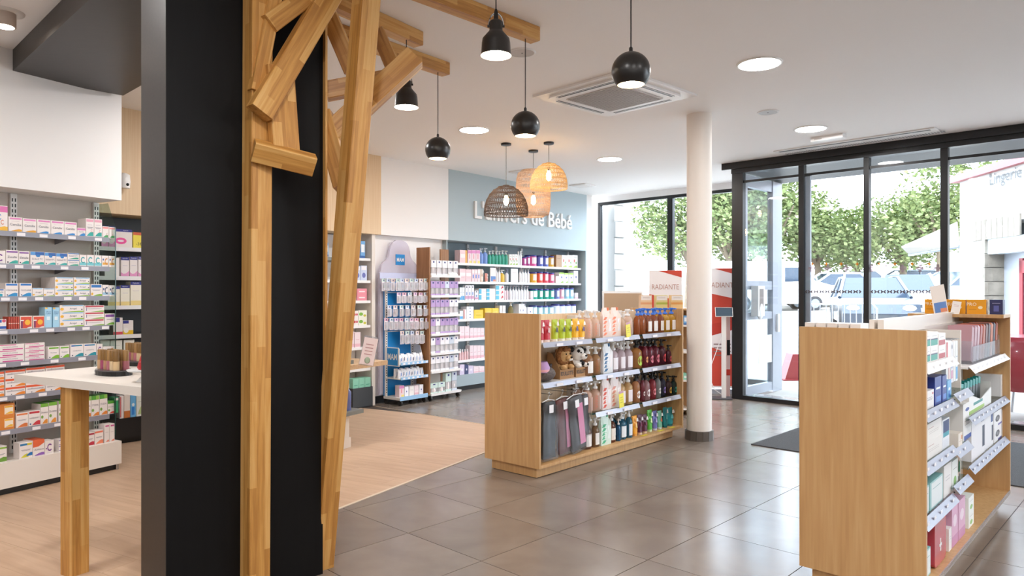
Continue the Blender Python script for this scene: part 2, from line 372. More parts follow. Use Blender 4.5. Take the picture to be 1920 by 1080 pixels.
# lettering on the blue bulkhead
x0, x1 = BW.s_at(888, 0), BW.s_at(1070, 0)
zt, zb = BW.z_at(888, 381), BW.z_at(888, 407)
lt = MB().text("L'univers de Bébé", (x0 + x1) / 2, (zt + zb) / 2 + .01, -.03, (zt - zb) * 1.32, 'white_plastic', x1 - x0, .012, .028)
o = lt.obj('wall_lettering', None, BW.loc, BW.rz); tag(o, "white raised sign letters L'univers de Bébé on the blue-grey bulkhead", 'sign')
# ---- shop front
FZ = 2.93
def s_of(px): return FA.s_at(px)
fr = MB(); fr.box(-.0, 9.3, -.02, .10, FZ, CEIL, 'black_frame'); d1 = fr.obj('window_1', None, FA.loc, FA.rz); struct(d1, 'black framed glass shop front with sliding doors')
posts = [(0, .15), (s_of(1497), s_of(1507)), (s_of(1619), s_of(1629)), (s_of(1763), s_of(1777)), (3.20, 3.27), (4.6, 4.68), (6.2, 6.28), (7.8, 7.88)]
for a, b in posts:
    MB().box(a, b, 0, .085, 0, FZ, 'black_frame').obj('mullion', d1)
MB().box(.15, 9.3, .0, .085, 0, .055, 'black_frame').obj('threshold', d1)
MB().box(-.12, 9.3, -.05, -.02, 2.985, CEIL - .001, 'black_frame').obj('track_cover', d1)
for (a, b), (c, d) in zip(posts, posts[1:]):
    MB().box(b, c, .035, .043, .055, FZ, 'window_glass').obj('pane', d1)
    MB().box(b, c, .02, .06, 2.80, 2.83, 'black_frame').obj('rail', d1)
# grey reveal inside the first mullions, the way the door leaves overlap
MB().box(s_of(1507), s_of(1516), .05, .09, .055, 2.8, 'aluminium').obj('door_stile', d1)
# stickers on the panes: crosses, pill shapes
def sticker(px, py, kind, size):
    s = FA.s_at(px, .03); z = FA.z_at(px, py, .03); m = MB()
    if kind == 'plus':
        a = size / 2; b = size / 6; k = 'decal_mauve'
        m.prism([(-b, -a), (b, -a), (b, -b), (a, -b), (a, b), (b, b), (b, a), (-b, a), (-b, b), (-a, b), (-a, -b), (-b, -b)], -.0008, 0, k)
    elif kind == 'star':
        a = size / 2; b = size / 5; pts = []
        for i in range(8): r_ = a if i % 2 == 0 else b; pts.append((r_ * math.sin(i * math.pi / 4), r_ * math.cos(i * math.pi / 4)))
        m.prism(pts, -.0008, 0, 'decal_amber')
    else:
        a = size / 2
        m.prism([(-a, 0), (-a * .45, a * .55), (-a * .1, a * .55), (-a * .35, 0), (-a * .1, -a * .55), (-a * .45, -a * .55)], -.0008, 0, 'decal_grey')
        m.prism([(a, 0), (a * .45, a * .55), (a * .1, a * .55), (a * .35, 0), (a * .1, -a * .55), (a * .45, -a * .55)], -.0008, 0, 'decal_grey')
    m.obj({'plus': 'cross_decal', 'star': 'star_decal'}.get(kind, 'manifestation_decal'), d1, (s, .033, z))
for px in (1522, 1552, 1586, 1634, 1662, 1692, 1725, 1758): sticker(px, 503, 'plus', .085)
for px in (1523, 1549, 1577, 1607, 1648, 1678, 1710, 1742): sticker(px, 495, 'star', .05)
for px in [1514 + 10.6 * k for k in range(10)] + [1638 + 12 * k for k in range(10)]: sticker(px, 547, 'pill', .07)
# canopy outside above the doors
can = MB().box(.0, 9.3, .12, 1.45, 2.96, 3.2, 'dark_grey').obj('trim_3', None, FA.loc, FA.rz); struct(can, 'dark soffit over the entrance outside the glass')
# entrance lobby side wall (runs outwards from the first post)
side = MB(); side.box(.04, .12, .085, .20, 0, FZ, 'aluminium'); side = side.obj('door_1', None, FA.loc, FA.rz); struct(side, 'grey aluminium lobby side door with glass panels')
MB().box(.04, .12, .98, 1.28, 0, FZ, 'aluminium').obj('post', side)
for z0, z1 in ((.02, .14), (1.02, 1.12), (1.42, 1.54), (2.78, FZ)): MB().box(.05, .11, .2, .98, z0, z1, 'aluminium').obj('rail', side)
for z0, z1 in ((.14, 1.02), (1.12, 1.42), (1.54, 2.78)): MB().box(.075, .082, .2, .98, z0, z1, 'window_glass').obj('pane', side)
MB().box(.122, .15, 1.08, 1.14, .83, 1.08, 'white_plastic').obj('handle', side)
o = MB(); o.box(.122, .22, .30, .50, 1.07, 1.47, 'white_plastic'); o.box(.2205, .222, .34, .46, 1.14, 1.43, '#857a74'); o.ball((.2, .4, 1.14), .075, 'white_plastic', sc=(.5, 1, 1.6))
tag(o.obj('hand_dryer_box', None, FA.loc, FA.rz), 'white dispenser box on the grey lobby door', 'dispenser')
o = MB(); o.box(.122, .124, .55, .95, .42, .80, '#e3e6df'); o.prism([(0, 0), (.2, 0), (.17, .1), (.1, .17), (0, .2)], 0, .0005, '#eac9b0')
o = MB(); o.box(.123, .125, .52, .93, .42, .80, '#dde5df'); o.box(.1255, .126, .52, .60, .42, .74, '#ecd5c0'); o.box(.1255, .126, .60, .80, .42, .48, '#ecd5c0')
tag(o.obj('window_poster', None, FA.loc, FA.rz), 'pale mint and peach poster stuck low on the lobby door', 'poster')
MB_f = MB().box(.15, 9.3, .1, 1.4, -.05, -.002, 'paving').obj('trim_4', None, FA.loc, FA.rz); struct(MB_f, 'pale entrance slab outside the doors')
# ---- window beyond the column
wlen = (Vector(win_end) - WIN.P).length
w2 = MB().box(-.1, wlen + .1, 0, .08, FZ + .04, CEIL, 'paint_white').obj('window_2', None, WIN.loc, WIN.rz); struct(w2, 'large black framed window beside the baby department')
WZ = FZ + .04
MB().box(0, wlen, 0, .07, WZ - .05, WZ, 'black_frame').obj('head_rail', w2)
MB().box(0, wlen, 0, .07, 0, .08, 'black_frame').obj('sill_rail', w2)
for a, b in ((0, .05), (WIN.s_at(1251), WIN.s_at(1261)), (wlen - .12, wlen)): MB().box(a, b, 0, .07, .08, WZ - .05, 'black_frame').obj('mullion', w2)
m1 = WIN.s_at(1251); m2 = WIN.s_at(1261)
for a, b in ((.05, m1), (m2, wlen - .12)): MB().box(a, b, .03, .038, .08, WZ - .05, 'window_glass').obj('pane', w2)
# ---- round column
cp = at(1311, 546, 6.72)
c = MB().lathe([(.116, 0.09), (.116, CEIL)], 'column_paint', 40).obj('pillar_round', None, (cp.x, cp.y, 0)); struct(c, 'round white column with a grey tiled foot')
for k in range(14):
    a = 2 * math.pi * k / 14; m = MB(); m.box(-.028, .028, -.006, .006, 0, .09, 'plinth'); o = m.obj('tile', c, (.124 * math.cos(a), .124 * math.sin(a), 0), a + math.pi / 2)
# ---- dark pillar, soffit
NN = Vector((-1.452, 2.98)); RR_ = NN + UV * .742
pl = [tuple(NN), tuple(RR_), tuple(RR_ - VV * .285), tuple(NN - VV * .285)]
pm = MB().slab(pl, 0, CEIL, 'pillar_paint'); po = pm.obj('pillar_square'); struct(po, 'black rectangular pillar carrying the wooden tree')
# the light on its return face is put into a lighter brown-grey colour
q0, q1 = NN - UV * .003, NN - VV * .287 - UV * .003
o = MB().slab([tuple(q0), tuple(q1), tuple(q1 + UV * .0025), tuple(q0 + UV * .0025)], 0, CEIL, 'soffit_paint').obj('lit_return_face', po)
so_a = NN - VV * .287; so_b = RR_ - VV * .287
ln = 2.62
so = MB().slab([tuple(so_a), tuple(so_b), tuple(so_b - VV * ln), tuple(so_a - VV * ln)], 2.925, CEIL, 'soffit_paint').obj('beam_soffit'); struct(so, 'dark boxed beam from the pillar to the wall')
# ================================================================== timber tree
tree = thing('wooden_tree', 'decorative tree of honey-coloured square timbers fixed to the black pillar', 'sculpture', (NN.x, NN.y, 0))
tinv = Vector((NN.x, NN.y, 0))
def timber(p0, p1, wx=.09, wy=.09, ref=None, parent=tree, name='timber', k='timber', origin=tinv):
    p0, p1 = Vector(p0), Vector(p1); z = (p1 - p0); ln_ = z.length; z.normalize()
    ref = Vector((UV.x, UV.y, 0)) if ref is None else Vector(ref)
    y = z.cross(ref).normalized(); x = y.cross(z).normalized()
    m = MB(); h, g = wx / 2, wy / 2; b = .004
    pts = [(-h + b, -g), (h - b, -g), (h, -g + b), (h, g - b), (h - b, g), (-h + b, g), (-h, g - b), (-h, -g + b)]
    m.slab(pts, 0, ln_, k); o = m.obj(name, parent)
    o.matrix_local = Matrix.Translation(p0 - origin) @ Matrix((x, y, z)).transposed().to_4x4()
    return o
def onface(px, py, off):
    """a point in front of the black face (off metres proud of it) seen at this pixel"""
    p = NN + VV * off; r = (px - CX) / F; s = (r * p.y - p.x) / (UV.x - r * UV.y); q = p + UV * s
    return Vector((q.x, q.y, H - (py - CY) / F * q.y))
tb = onface(478, 1000, .05)
timber((tb.x, tb.y, 0), (tb.x + .015, tb.y, CEIL - .002), .098, .098)
timber(onface(486, 212, .15), onface(632, -34, .15), .105, .07)
timber(onface(534, 283, .135), onface(523, 126, .13), .128, .05)
timber(onface(474, 281, .12), onface(588, 310, .19), .07, .09)
timber(onface(480, 172, .10), onface(520, -40, .11), .062, .05)
timber(onface(503, 46, .12), onface(592, -20, .12), .085, .06)
ft = Vector((RR_.x, RR_.y)) + UV * .05 - VV * .05
f0 = Vector((-.972, 3.60, 0)); Yt = 3.34
f1 = at(687, 0, Yt); dirv = (f1 - f0); f1 = f0 + dirv * ((CEIL - .012) / dirv.z)
timber(f0, f1, .098, .098)
Yb = 3.58
timber(at(607, 266, Yb), at(778, 108, Yb + .1), .09, .108, (0, 1, 0))
timber(at(611, 172, Yb + .06), at(745, 146, Yb + .15), .09, .08, (0, 0, 1))
timber(at(600, -10, Yb + .02), at(662, 135, Yb + .1), .085, .085, (0, 1, 0))
timber(at(711, 66, Yb + .5), at(744, 142, Yb + .2), .085, .08, (0, 1, 0))
timber(at(607, 215, Yb + .02), at(645, 352, Yb - .05), .09, .09, (0, 1, 0))
o = MB().box(0, .012, -.02, .05, 1.0, 2.85, 'timber').obj('edge_strip', tree, (RR_.x - NN.x + .002, RR_.y - NN.y, 0), math.atan2(UV.y, UV.x))
def beam(px0, py0, px1, py1, label):
    """ceiling branch: the two ends of its upper edge lie on the ceiling"""
    def cp_(px, py): Y = (CEIL - H) * F / (CY - py); return Vector(((px - CX) / F * Y, Y, CEIL - .045))
    a, b = cp_(px0, py0), cp_(px1, py1)
    d = (b - a).normalized(); sd_ = Vector((d.y, -d.x, 0)) * .04; a -= sd_; b -= sd_
    root = thing('ceiling_beam', label, 'beam', (a.x, a.y, CEIL))
    o = timber(a, b, .085, .0895, (d.y, -d.x, 0), root, 'timber', 'timber', Vector((a.x, a.y, CEIL)))
    return a, b
beam(560, -130, 1012, 50, 'longest wooden ceiling branch, with a ball lamp hanging from its tip')
beam(590, -35, 793, 59, 'middle wooden ceiling branch holding the small workshop lamp')
beam(640, 44, 843, 117, 'lowest wooden ceiling branch holding the ball lamp beside the tree')
# ================================================================== lamps and ceiling fittings
def pend_point(px, py, Y): return at(px, py, Y)
def ball_lamp(px, py, Y, label, ztop=CEIL):
    p = at(px, py, Y); r = .0915
    t_ = thing('ball_pendant', label, 'lamp', (p.x, p.y, p.z), 0, 'black ball pendant lamps')
    prof = []; ins = []
    for k in range(15):
        a = R(-45 + (90 + 45) * k / 14); prof.append((r * math.cos(a), r * math.sin(a)))
    prof[-1] = (.006, r)
    m = MB().lathe(prof, 'black_metal', 32, cap=False); m.obj('shade', t_)
    m = MB().lathe([(x * .965 if i < 14 else .001, z * .965) for i, (x, z) in enumerate(prof)], 'white_laminate', 32, cap=False).obj('lining', t_)
    MB().ball((0, 0, -.022), .032, 'ball_in', 16, 10).obj('bulb', t_)
    MB().lathe([(.009, r - .002), (.009, r + .018), (.005, r + .024)], 'black_metal', 12).obj('cap', t_)
    MB().tube([(0, 0, r + .02), (0, 0, ztop - p.z)], .0032, 'black_plastic').obj('cord', t_)
ball_lamp(985, 236, 4.44, 'black ball pendant hanging from the longest ceiling branch', 2.985)
ball_lamp(1183, 134, 3.34, 'largest-looking black ball pendant, in front of the air conditioner')
ball_lamp(821, 281, 5.12, 'black ball pendant on the lowest branch beside the wooden tree', 2.985)
def shop_lamp(px, py, Y, label, ztop):
    p = at(px, py, Y); t_ = thing('workshop_pendant', label, 'lamp', (p.x, p.y, p.z), 0, 'black workshop pendant lamps')
    k = 1.0
    prof = [(.076, -.012), (.073, 0), (.069, .052), (.066, .07), (.036, .105), (.032, .112), (.032, .15), (.027, .158), (.012, .163)]
    MB().lathe(prof, 'black_metal', 32, cap=False).obj('shade', t_)
    MB().lathe([(.074, -.0115), (.066, .05), (.062, .068), (.03, .10)], 'white_laminate', 32, cap=False).obj('lining', t_)
    MB().ball((0, 0, .018), .034, 'shade_in', 16, 10).obj('bulb', t_)
    a = [(.036 * math.cos(R(q)), 0, .135 + .06 * math.sin(R(q))) for q in range(0, 181, 15)]
    MB().tube(a, .004, 'steel').obj('bail', t_)
    MB().tube([(-.042, 0, .132), (.042, 0, .132)], .007, 'black_metal', 8).obj('bolt', t_)
    MB().lathe([(.012, .16), (.010, .2), (.005, .215)], 'black_plastic', 12).obj('cap', t_)
    MB().tube([(0, 0, .2), (0, 0, ztop - p.z)], .0032, 'black_plastic').obj('cord', t_)
shop_lamp(930, 100, 3.45, 'black workshop pendant with a steel bail, in front of the longest branch', CEIL)
shop_lamp(762, 198, 4.46, 'smaller-looking black workshop pendant half behind the wooden tree arm', 2.985)
def rattan(px, cy_, Y, label, prof, k, cordz, bulb_z, strokes=54, rr=.0032):
    p = at(px, cy_, Y); t_ = thing('rattan_pendant', label, 'lamp', (p.x, p.y, CEIL), 0, 'woven rattan pendant lamps')
    MB().lathe([(.055, -.022), (.058, -.02), (.058, 0)], 'black_metal', 24).obj('canopy', t_)
    z0 = p.z - CEIL
    MB().tube([(0, 0, -.02), (0, 0, z0 + prof[-1][1])], .0035, '#6a655f').obj('cord', t_)
    m = MB()
    for r_, z in prof:
        for dz in (-.004, .004):
            m.tube([(r_ * math.cos(2 * math.pi * i / 40), r_ * math.sin(2 * math.pi * i / 40), z0 + z + dz) for i in range(40)], rr * .9, k, 4, True)
    for (ra, za), (rb, zb_) in zip(prof, prof[1:]):
        n = strokes if min(ra, rb) > .1 else strokes // 2
        for i in range(n):
            a0 = 2 * math.pi * i / n
            for sg in (1, -1):
                a1_ = a0 + sg * 2 * math.pi / n * .9
                m.tube([(ra * math.cos(a0), ra * math.sin(a0), z0 + za), (rb * math.cos(a1_), rb * math.sin(a1_), z0 + zb_)], rr * .75, k, 3)
    m.obj('woven_shade', t_)
    bz = z0 + bulb_z
    MB().lathe([(.016, bz + .06), (.016, bz + .1)], 'black_metal', 12).obj('socket', t_)
    MB().lathe([(.004, bz - .055), (.024, bz - .035), (.030, bz - .01), (.024, bz + .03), (.014, bz + .06)], 'filament', 16).obj('bulb', t_)
dome = lambda r, h, n=6: [(r * math.cos(R(82 * k / n)) if k else r, h * math.sin(R(82 * k / n)) / math.sin(R(82))) for k in range(n + 1)]
d1_ = dome(.25, .30); d1_ = [(.247, -.035)] + d1_
rattan(949, 398, 8.02, 'dark brown woven rattan dome lamp, lowest of the three by the blue bulkhead', d1_, 'rattan_dark', 0, .13)
d2_ = [(.13, -.29), (.185, -.265), (.2, -.20), (.203, -.13), (.205, -.06), (.205, .01), (.205, .08), (.2, .15), (.185, .215), (.14, .25), (.05, .262)]
rattan(1000, 360, 8.41, 'tall barrel-shaped beige rattan lamp behind the two domes', d2_, 'rattan_pink', 0, -.1)
d3_ = dome(.21, .245); d3_ = [(.208, -.04)] + d3_
rattan(1029, 347, 7.96, 'light honey rattan dome lamp, highest of the three', d3_, 'rattan', 0, .10)
def ceil_pt(px, py): Y = (CEIL - H) * F / (CY - py); return Vector(((px - CX) / F * Y, Y, CEIL))
def downlight(p, label=None, r=.145, vis=True):
    t_ = thing('ceiling_downlight', label or 'round recessed ceiling light', 'light', (p.x, p.y, CEIL), 0, 'round recessed ceiling lights')
    MB().lathe([(r + .018, 0), (r + .016, -.008), (r, -.010), (r, -.004)], 'white_plastic', 40, cap=False).obj('bezel', t_)
    MB().lathe([(.001, -.0062), (r, -.006)], 'lamp_disc', 40, cap=False).obj('diffuser', t_)
    return t_
downlight(ceil_pt(889, 243), 'round recessed ceiling light above the back shelves, beside the ball lamp')
downlight(ceil_pt(1143, 298), 'round recessed ceiling light beside the rattan lamps')
downlight(ceil_pt(1424, 119), 'round recessed ceiling light nearest the big air conditioner')
downlight(ceil_pt(1520, 241), 'round recessed ceiling light next to the entrance air curtain')
for x, y in ((-1.9, 5.7), (-.5, 1.6), (2.4, 1.4), (4.6, 2.9), (.4, -1.2), (-3.2, .9), (3.4, -1.2), (-4.5, 3.2), (1.0, .4), (-1.6, -1.0), (1.9, -2.2), (-2.6, 3.0), (5.6, .6)):  # extra unseen downlights, added to brighten the room
    t_ = downlight(Vector((x, y, CEIL)), 'x'); t_.parent = ce
    for k_ in ('label', 'category', 'group'): del t_[k_]
# speaker, detector, spot
def grille_disc(px, py, r, label, cat, name):
    p = ceil_pt(px, py); t_ = thing(name, label, cat, (p.x, p.y, CEIL))
    MB().lathe([(r + .012, 0), (r + .01, -.006), (r, -.007)], 'white_plastic', 32, cap=False).obj('rim', t_)
    MB().lathe([(.001, -.0065), (r, -.006)], '#c4bebb', 32, cap=False).obj('grille', t_)
    MB().lathe([(.006, -.009), (.006, -.0062)], '#6d6866', 10).obj('centre_pin', t_)
grille_disc(979, 98, .085, 'round grey ceiling speaker behind the workshop pendant', 'speaker', 'ceiling_speaker')
grille_disc(1440, 210, .085, 'round grey ceiling speaker near the entrance', 'speaker', 'ceiling_speaker')
p = ceil_pt(8, 22); t_ = thing('ceiling_spot', 'swivelling white ceiling spotlight over the wall shelving', 'light', (p.x, p.y, CEIL))
MB().lathe([(.105, 0), (.102, -.008), (.07, -.01)], 'white_plastic', 32).obj('bezel', t_)
MB().lathe([(.055, -.09), (.06, -.088), (.06, -.0)], '#c9b9ac', 24).obj('head', t_)
MB().lathe([(.001, -.0915), (.05, -.091)], 'spot_in', 24, cap=False).obj('lens', t_)
# cassette air conditioner
A, B_, C_ = ceil_pt(1003, 177), ceil_pt(1135, 216.5), ceil_pt(1301, 178)
ex = (C_ - B_); ey = (A - B_); cx_ = (A + C_) / 2; half = (ex.length + ey.length) / 4
ac = thing('ceiling_air_conditioner', 'square white ceiling cassette air conditioner', 'air conditioner', (cx_.x, cx_.y, CEIL), math.atan2(ex.y, ex.x))
m = MB(); m.box(-half, half, -half, half, -.018, 0, 'white_plastic'); m.obj('panel', ac)
def rr(hw, rad, n=6):
    pts = []
    for cx2, cy2, a0 in ((hw - rad, hw - rad, 0), (-hw + rad, hw - rad, 90), (-hw + rad, -hw + rad, 180), (hw - rad, -hw + rad, 270)):
        for k in range(n + 1): a = R(a0 + 90 * k / n); pts.append((cx2 + rad * math.cos(a), cy2 + rad * math.sin(a)))
    return pts
MB().slab(rr(half * .86, .1), -.034, -.018, 'white_plastic').obj('raised_panel', ac)
for k in range(4):
    m = MB(); m.box(-half * .62, half * .62, half * .735, half * .77, -.0352, -.034, 'black_plastic'); m.box(-half * .62, half * .62, half * .795, half * .81, -.0352, -.034, 'black_plastic')
    m.obj('air_slot', ac, (0, 0, 0), k * math.pi / 2)
MB().slab(rr(half * .60, .02), -.040, -.034, '#cfcac9').obj('intake_frame', ac)
for i in range(22):
    y = -half * .56 + i * half * 1.12 / 21; MB().box(-half * .56, half * .56, y - .006, y + .006, -.044, -.040, '#b5afad').obj('louvre', ac)
# air curtain by the door
p0, p1 = ceil_pt(1450, 283), ceil_pt(1752, 238)
dv = (p1 - p0); ln_ = dv.length; t_ = thing('air_curtain', 'long white air curtain grille along the entrance glass', 'air curtain', (p0.x, p0.y, CEIL), math.atan2(dv.y, dv.x))
MB().box(0, ln_, .0, .30, -.014, 0, 'white_plastic').obj('body', t_)
for i in range(int(ln_ / .028)): MB().box(.05 + i * .028, .064 + i * .028, .20, .27, -.0165, -.014, '#8f8b8c').obj('slat', t_)
MB().box(.05, ln_ - .05, .03, .07, -.0155, -.014, 'black_plastic').obj('outlet_slot', t_)
p = ceil_pt(1553, 255); o = MB(); o.box(-.17, .17, -.05, .05, -.045, 0, 'white_plastic'); o.box(-.13, -.05, -.052, -.05, -.035, -.02, '#c9c4c2'); o = o.obj('motion_sensor', None, p, math.atan2(dv.y, dv.x))
tag(o, 'small white door sensor box on the ceiling by the entrance', 'sensor')
for px, py in ((982, 322), (1092, 347)):
    p = ceil_pt(px, py); o = MB(); o.slab(rr(.16, .03), -.02, 0, 'white_plastic'); o.slab(rr(.12, .02), -.024, -.02, '#efeae6'); o = o.obj('ceiling_vent', None, p, BW.rz)
    tag(o, 'small white ceiling vent panel behind the rattan lamps' if px < 1000 else 'small white ceiling vent panel near the corner window', 'vent')
# camera on the bulkhead
q = BW.pt(BW.s_at(226), -.08, BW.z_at(226, 342)); t_ = thing('security_camera', 'small white dome-nosed camera on the pale wood bulkhead', 'camera', q, BW.rz)
MB().lathe([(.045, -.06), (.05, 0), (.045, .06), (.02, .075)], 'white_plastic', 20).obj('housing', t_)
MB().ball((.01, -.045, -.03), .014, 'black_plastic', 10, 6).obj('lens', t_); MB().box(-.02, .02, .03, .082, .0, .05, 'white_plastic').obj('bracket', t_)
# ================================================================== product kinds
def band(c, z0, z1, x0=0, x1=1): return (c, [(x0, z0), (x1, z0), (x1, z1), (x0, z1)])
def leafm(c, x0=.25, x1=1, z0=.05, z1=.27): return (c, [(x0, z0), (x1, z0), (x1, z1 * .9 + z0 * .1), (x1 - (x1 - x0) * .25, z1), (x0 + (x1 - x0) * .45, z0 + (z1 - z0) * .75), (x0 + (x1 - x0) * .18, z0 + (z1 - z0) * .35)])
def disc(c, x, z, r, asp=1.0, n=10): return (c, [(x + r * math.cos(2 * math.pi * i / n), z + r * asp * math.sin(2 * math.pi * i / n)) for i in range(n)])
def cring(c, x, z, r, asp, t_=.35, a0=40, a1=320, n=10):
    o = [(x + r * math.cos(R(a0 + (a1 - a0) * i / n)), z + r * asp * math.sin(R(a0 + (a1 - a0) * i / n))) for i in range(n + 1)]
    return [(c, [o[i], o[i + 1], tuple((x * t_ + o[i + 1][0] * (1 - t_), z * t_ + o[i + 1][1] * (1 - t_))), tuple((x * t_ + o[i][0] * (1 - t_), z * t_ + o[i][1] * (1 - t_)))]) for i in range(n)]
W_ = '#efe6e2'
K = {}
def kind(name, base=W_, marks=(), text=(), dp=.08, cat='carton', top=None, obj='carton'): K[name] = dict(base=base, marks=list(marks), text=list(text), dp=dp, cat=cat, top=top, obj=obj)
G_, PK, OR, BL, TL = '#6d6a78', '#df74b0', '#e8a425', '#2f88cc', '#36aba6'
def lines(c, z, x0=.2, x1=.8): return band(c, z, z + .02, x0, x1)
kind('cam_tall', marks=[band(PK, .74, .97), leafm('#eeb62f', .1, 1, .02, .2)] + cring('#4b83bf', .45, .55, .16, .7) + cring('#d98a6e', .65, .35, .12, .8))
kind('cam_orange', marks=[band('#e58bc0', .83, .94, .08, .95), leafm(OR, .1, .97, .03, .2), lines('#c9b9bd', .70)], text=[('Camilia', .5, .50, .16, G_)])
kind('cam_blue', marks=[band('#dc7db8', .83, .94, .08, .95), leafm(BL, .1, .85, .03, .19), lines('#c9b9bd', .70)], text=[('Camilia', .48, .50, .15, G_)])
kind('cam_small', marks=[band('#dc7db8', .72, .95, .02, 1), leafm(BL, .2, .95, .05, .4)], text=[('Camilia', .5, .55, .14, G_)])
kind('pink_teal', marks=[band('#e8a1b6', .82, .95, .05, .95), leafm('#2ba79b', .1, .95, .06, .3), lines('#b9aeb8', .65)] + cring('#e6a3a0', .75, .34, .12, .7), text=[('Calenia', .5, .5, .09, G_)], dp=.11)
kind('red_green', marks=[band('#ec8f8f', .8, .94, .05, .95), leafm('#4da560', .1, .9, .06, .28)] + cring('#c9a489', .7, .32, .13, .8))
kind('c_purple', marks=cring('#7a3d8f', .55, .48, .30, .95) + [lines('#cbbfcc', .08), disc('#7a3d8f', .15, .42, .06)])
kind('zenalia', marks=[band('#8a4f9e', .82, .93, .05, .95), leafm('#36a99b', .2, .97, .06, .3), disc('#3a3550', .15, .15, .06)], text=[('Zenalia', .5, .52, .14, '#4a4560')])
kind('sedatif', marks=[band('#2e62ad', .74, .98, 0, 1), band('#5b9bd8', .74, .98, 0, .35), disc('#2f7cc0', .55, .70, .17, .6), leafm(TL, .25, .98, .06, .24), disc('#444', .15, .14, .05) if False else disc('#46425a', .15, .14, .05)], text=[('Sédatif PC', .5, .46, .13, '#807b8a')])
kind('sedatif_flat', marks=[band('#3f78b8', .82, .95, .03, 1), leafm('#34a080', .1, .95, .06, .32)], text=[('Sédatif PC', .5, .56, .22, '#807b8a')], dp=.09)
kind('c_teal', marks=[band('#7cc9cf', .1, .34, 0, 1)] + cring('#27a3a6', .5, .55, .34, .8) + [lines('#d8c6cc', .04)])
kind('c_orange', marks=[band('#eab14c', .2, .4, .1, .9), disc('#3d5a9a', .2, .66, .1)] + cring('#d58a3e', .72, .5, .3, .95, a0=60, a1=300))
kind('c_blue', marks=[band('#9cc4dd', .12, .35, .05, .95), disc('#3a4a80', .2, .62, .11)] + cring('#44506a', .68, .5, .32, .95, a0=60, a1=300))
kind('coculine', marks=[band('#1d74c8', .82, .95, .06, .94), leafm('#2d8fc9', .12, .95, .04, .3), disc('#2c3e66', .15, .14, .05)], text=[('COCULINE', .5, .48, .11, '#44546e')])
kind('coculine_flat', marks=[band('#1d5fb0', .82, .95, .0, .9), leafm('#2aa2b8', .0, .8, .05, .4)], text=[('COCULINE', .45, .6, .16, '#44546e')])
ARN = dict(marks=[band('#7fb9e0', .84, .97, .1, .97), leafm('#92bf2e', .12, 1, .02, .2), disc('#f2b52c', .09, .45, .075, 2.6), disc('#3d3a52', .92, .38, .035, 2.4)], text=[('Arnigel', .55, .48, .3, '#5c586a')])
kind('arnigel', dp=.06, **ARN); kind('arnigel_wide', dp=.12, **ARN)
kind('arnigel_tube', marks=[band('#6fb0dc', .88, .97, .05, .95), leafm('#8cba30', .1, 1, .02, .14), disc('#f0b631', .12, .22, .1, 1.0), disc('#3d3a52', .9, .25, .05)], text=[('Arnigel', .55, .5, .2, '#5c586a')])
kind('actigel', marks=[band('#c23a48', .74, .95, .05, .97), leafm('#86b330', .3, 1, .03, .22), band('#47507a', .22, .55, .09, .12), disc('#47507a', .105, .62, .025, 2.4)], text=[('Actisane', .58, .5, .18, '#5c586a')])
kind('arnicare', marks=[band('#2572bd', .72, .94, .05, .93), leafm('#8ab42f', .2, 1, .02, .2), disc('#f0b631', .13, .2, .1, 1.1)], text=[('Arnicalm', .5, .5, .1, '#5c586a')])
kind('violet_box', marks=[band('#854c9f', .72, .93, .05, .95), leafm('#78b03c', .1, .95, .05, .26)], text=[('Rheumasane', .5, .5, .1, '#5c586a')])
kind('blue_stripe', marks=[band('#2453a8', .7, .95, 0, .6), disc('#d2506a', .8, .85, .18, .8), band('#2453a8', .1, .35)])
kind('orange_sq', base='#f2e3d8', marks=[band('#dd4c2b', .06, .94, .05, .95), band('#7c3560', .06, .62, .07, .22), disc('#f2b52c', .62, .5, .24, .9), band('#f6ece4', .62, .7, .05, .3), leafm('#efe6e2', .5, .97, .05, .16)])
kind('red_spine', base='#b8442f', marks=[band('#efd9cc', .45, .5)])
kind('sky_tall', base='#a6d3ea', marks=[disc('#f2b52c', .2, .95, .2, .2), band('#dfeef6', .38, .55, .25, .75)], text=[('Arni', .5, .78, .08, '#27569b'), ('roller', .5, .69, .07, '#27569b')])
kind('pink_stripes', marks=[band('#d44f93', .82, .94, .02, .7), band('#c93a86', .1, .28, .2, .95)], text=[('HOMEOPLASMINE', .48, .55, .2, '#9a8f98')], dp=.1)
kind('green_bar', marks=[band('#6fb02c', .82, .94, .08, .95), leafm('#82b82e', .25, 1, .04, .32), disc('#4a4656', .15, .14, .05)], text=[('Rhinallergy', .5, .5, .1, '#4a5a6a')])
kind('homeoptic', marks=[band('#2383a8', .84, .94, .06, .9), band('#1d66b5', .84, .94, .06, .35), leafm('#2a94a2', .3, 1, .04, .3), disc('#4a4656', .15, .14, .05)], text=[('HOMÉOPTIC', .5, .5, .1, '#5a6272')])
kind('c_yellow', marks=[band('#eba72c', .18, .42, .15, .75), lines('#b9aeb8', .75)] + cring('#d99a46', .78, .55, .2, 1.3, a0=60, a1=300))
kind('oscillo', marks=[band('#e35a2e', .74, .98, 0, 1), leafm('#ec8a2b', .45, 1, .05, .38), disc('#3f3b52', .3, .14, .03, 2.0)], text=[('oscillococcinum', .5, .55, .2, '#55506a')], dp=.12)
kind('amber_pack', base='#d9822f', marks=[band('#f3e6d2', .2, .85, .3, .9), band('#edb531', .7, .83, .32, .88), leafm('#edb531', .35, .88, .22, .4)], dp=.14)
kind('homeo_orange', marks=[band('#dc7a43', .84, .95, .05, .95), leafm('#df7a3e', .1, .95, .04, .3)], text=[('HOMÉOGÈNE', .48, .56, .1, '#5a5060')])
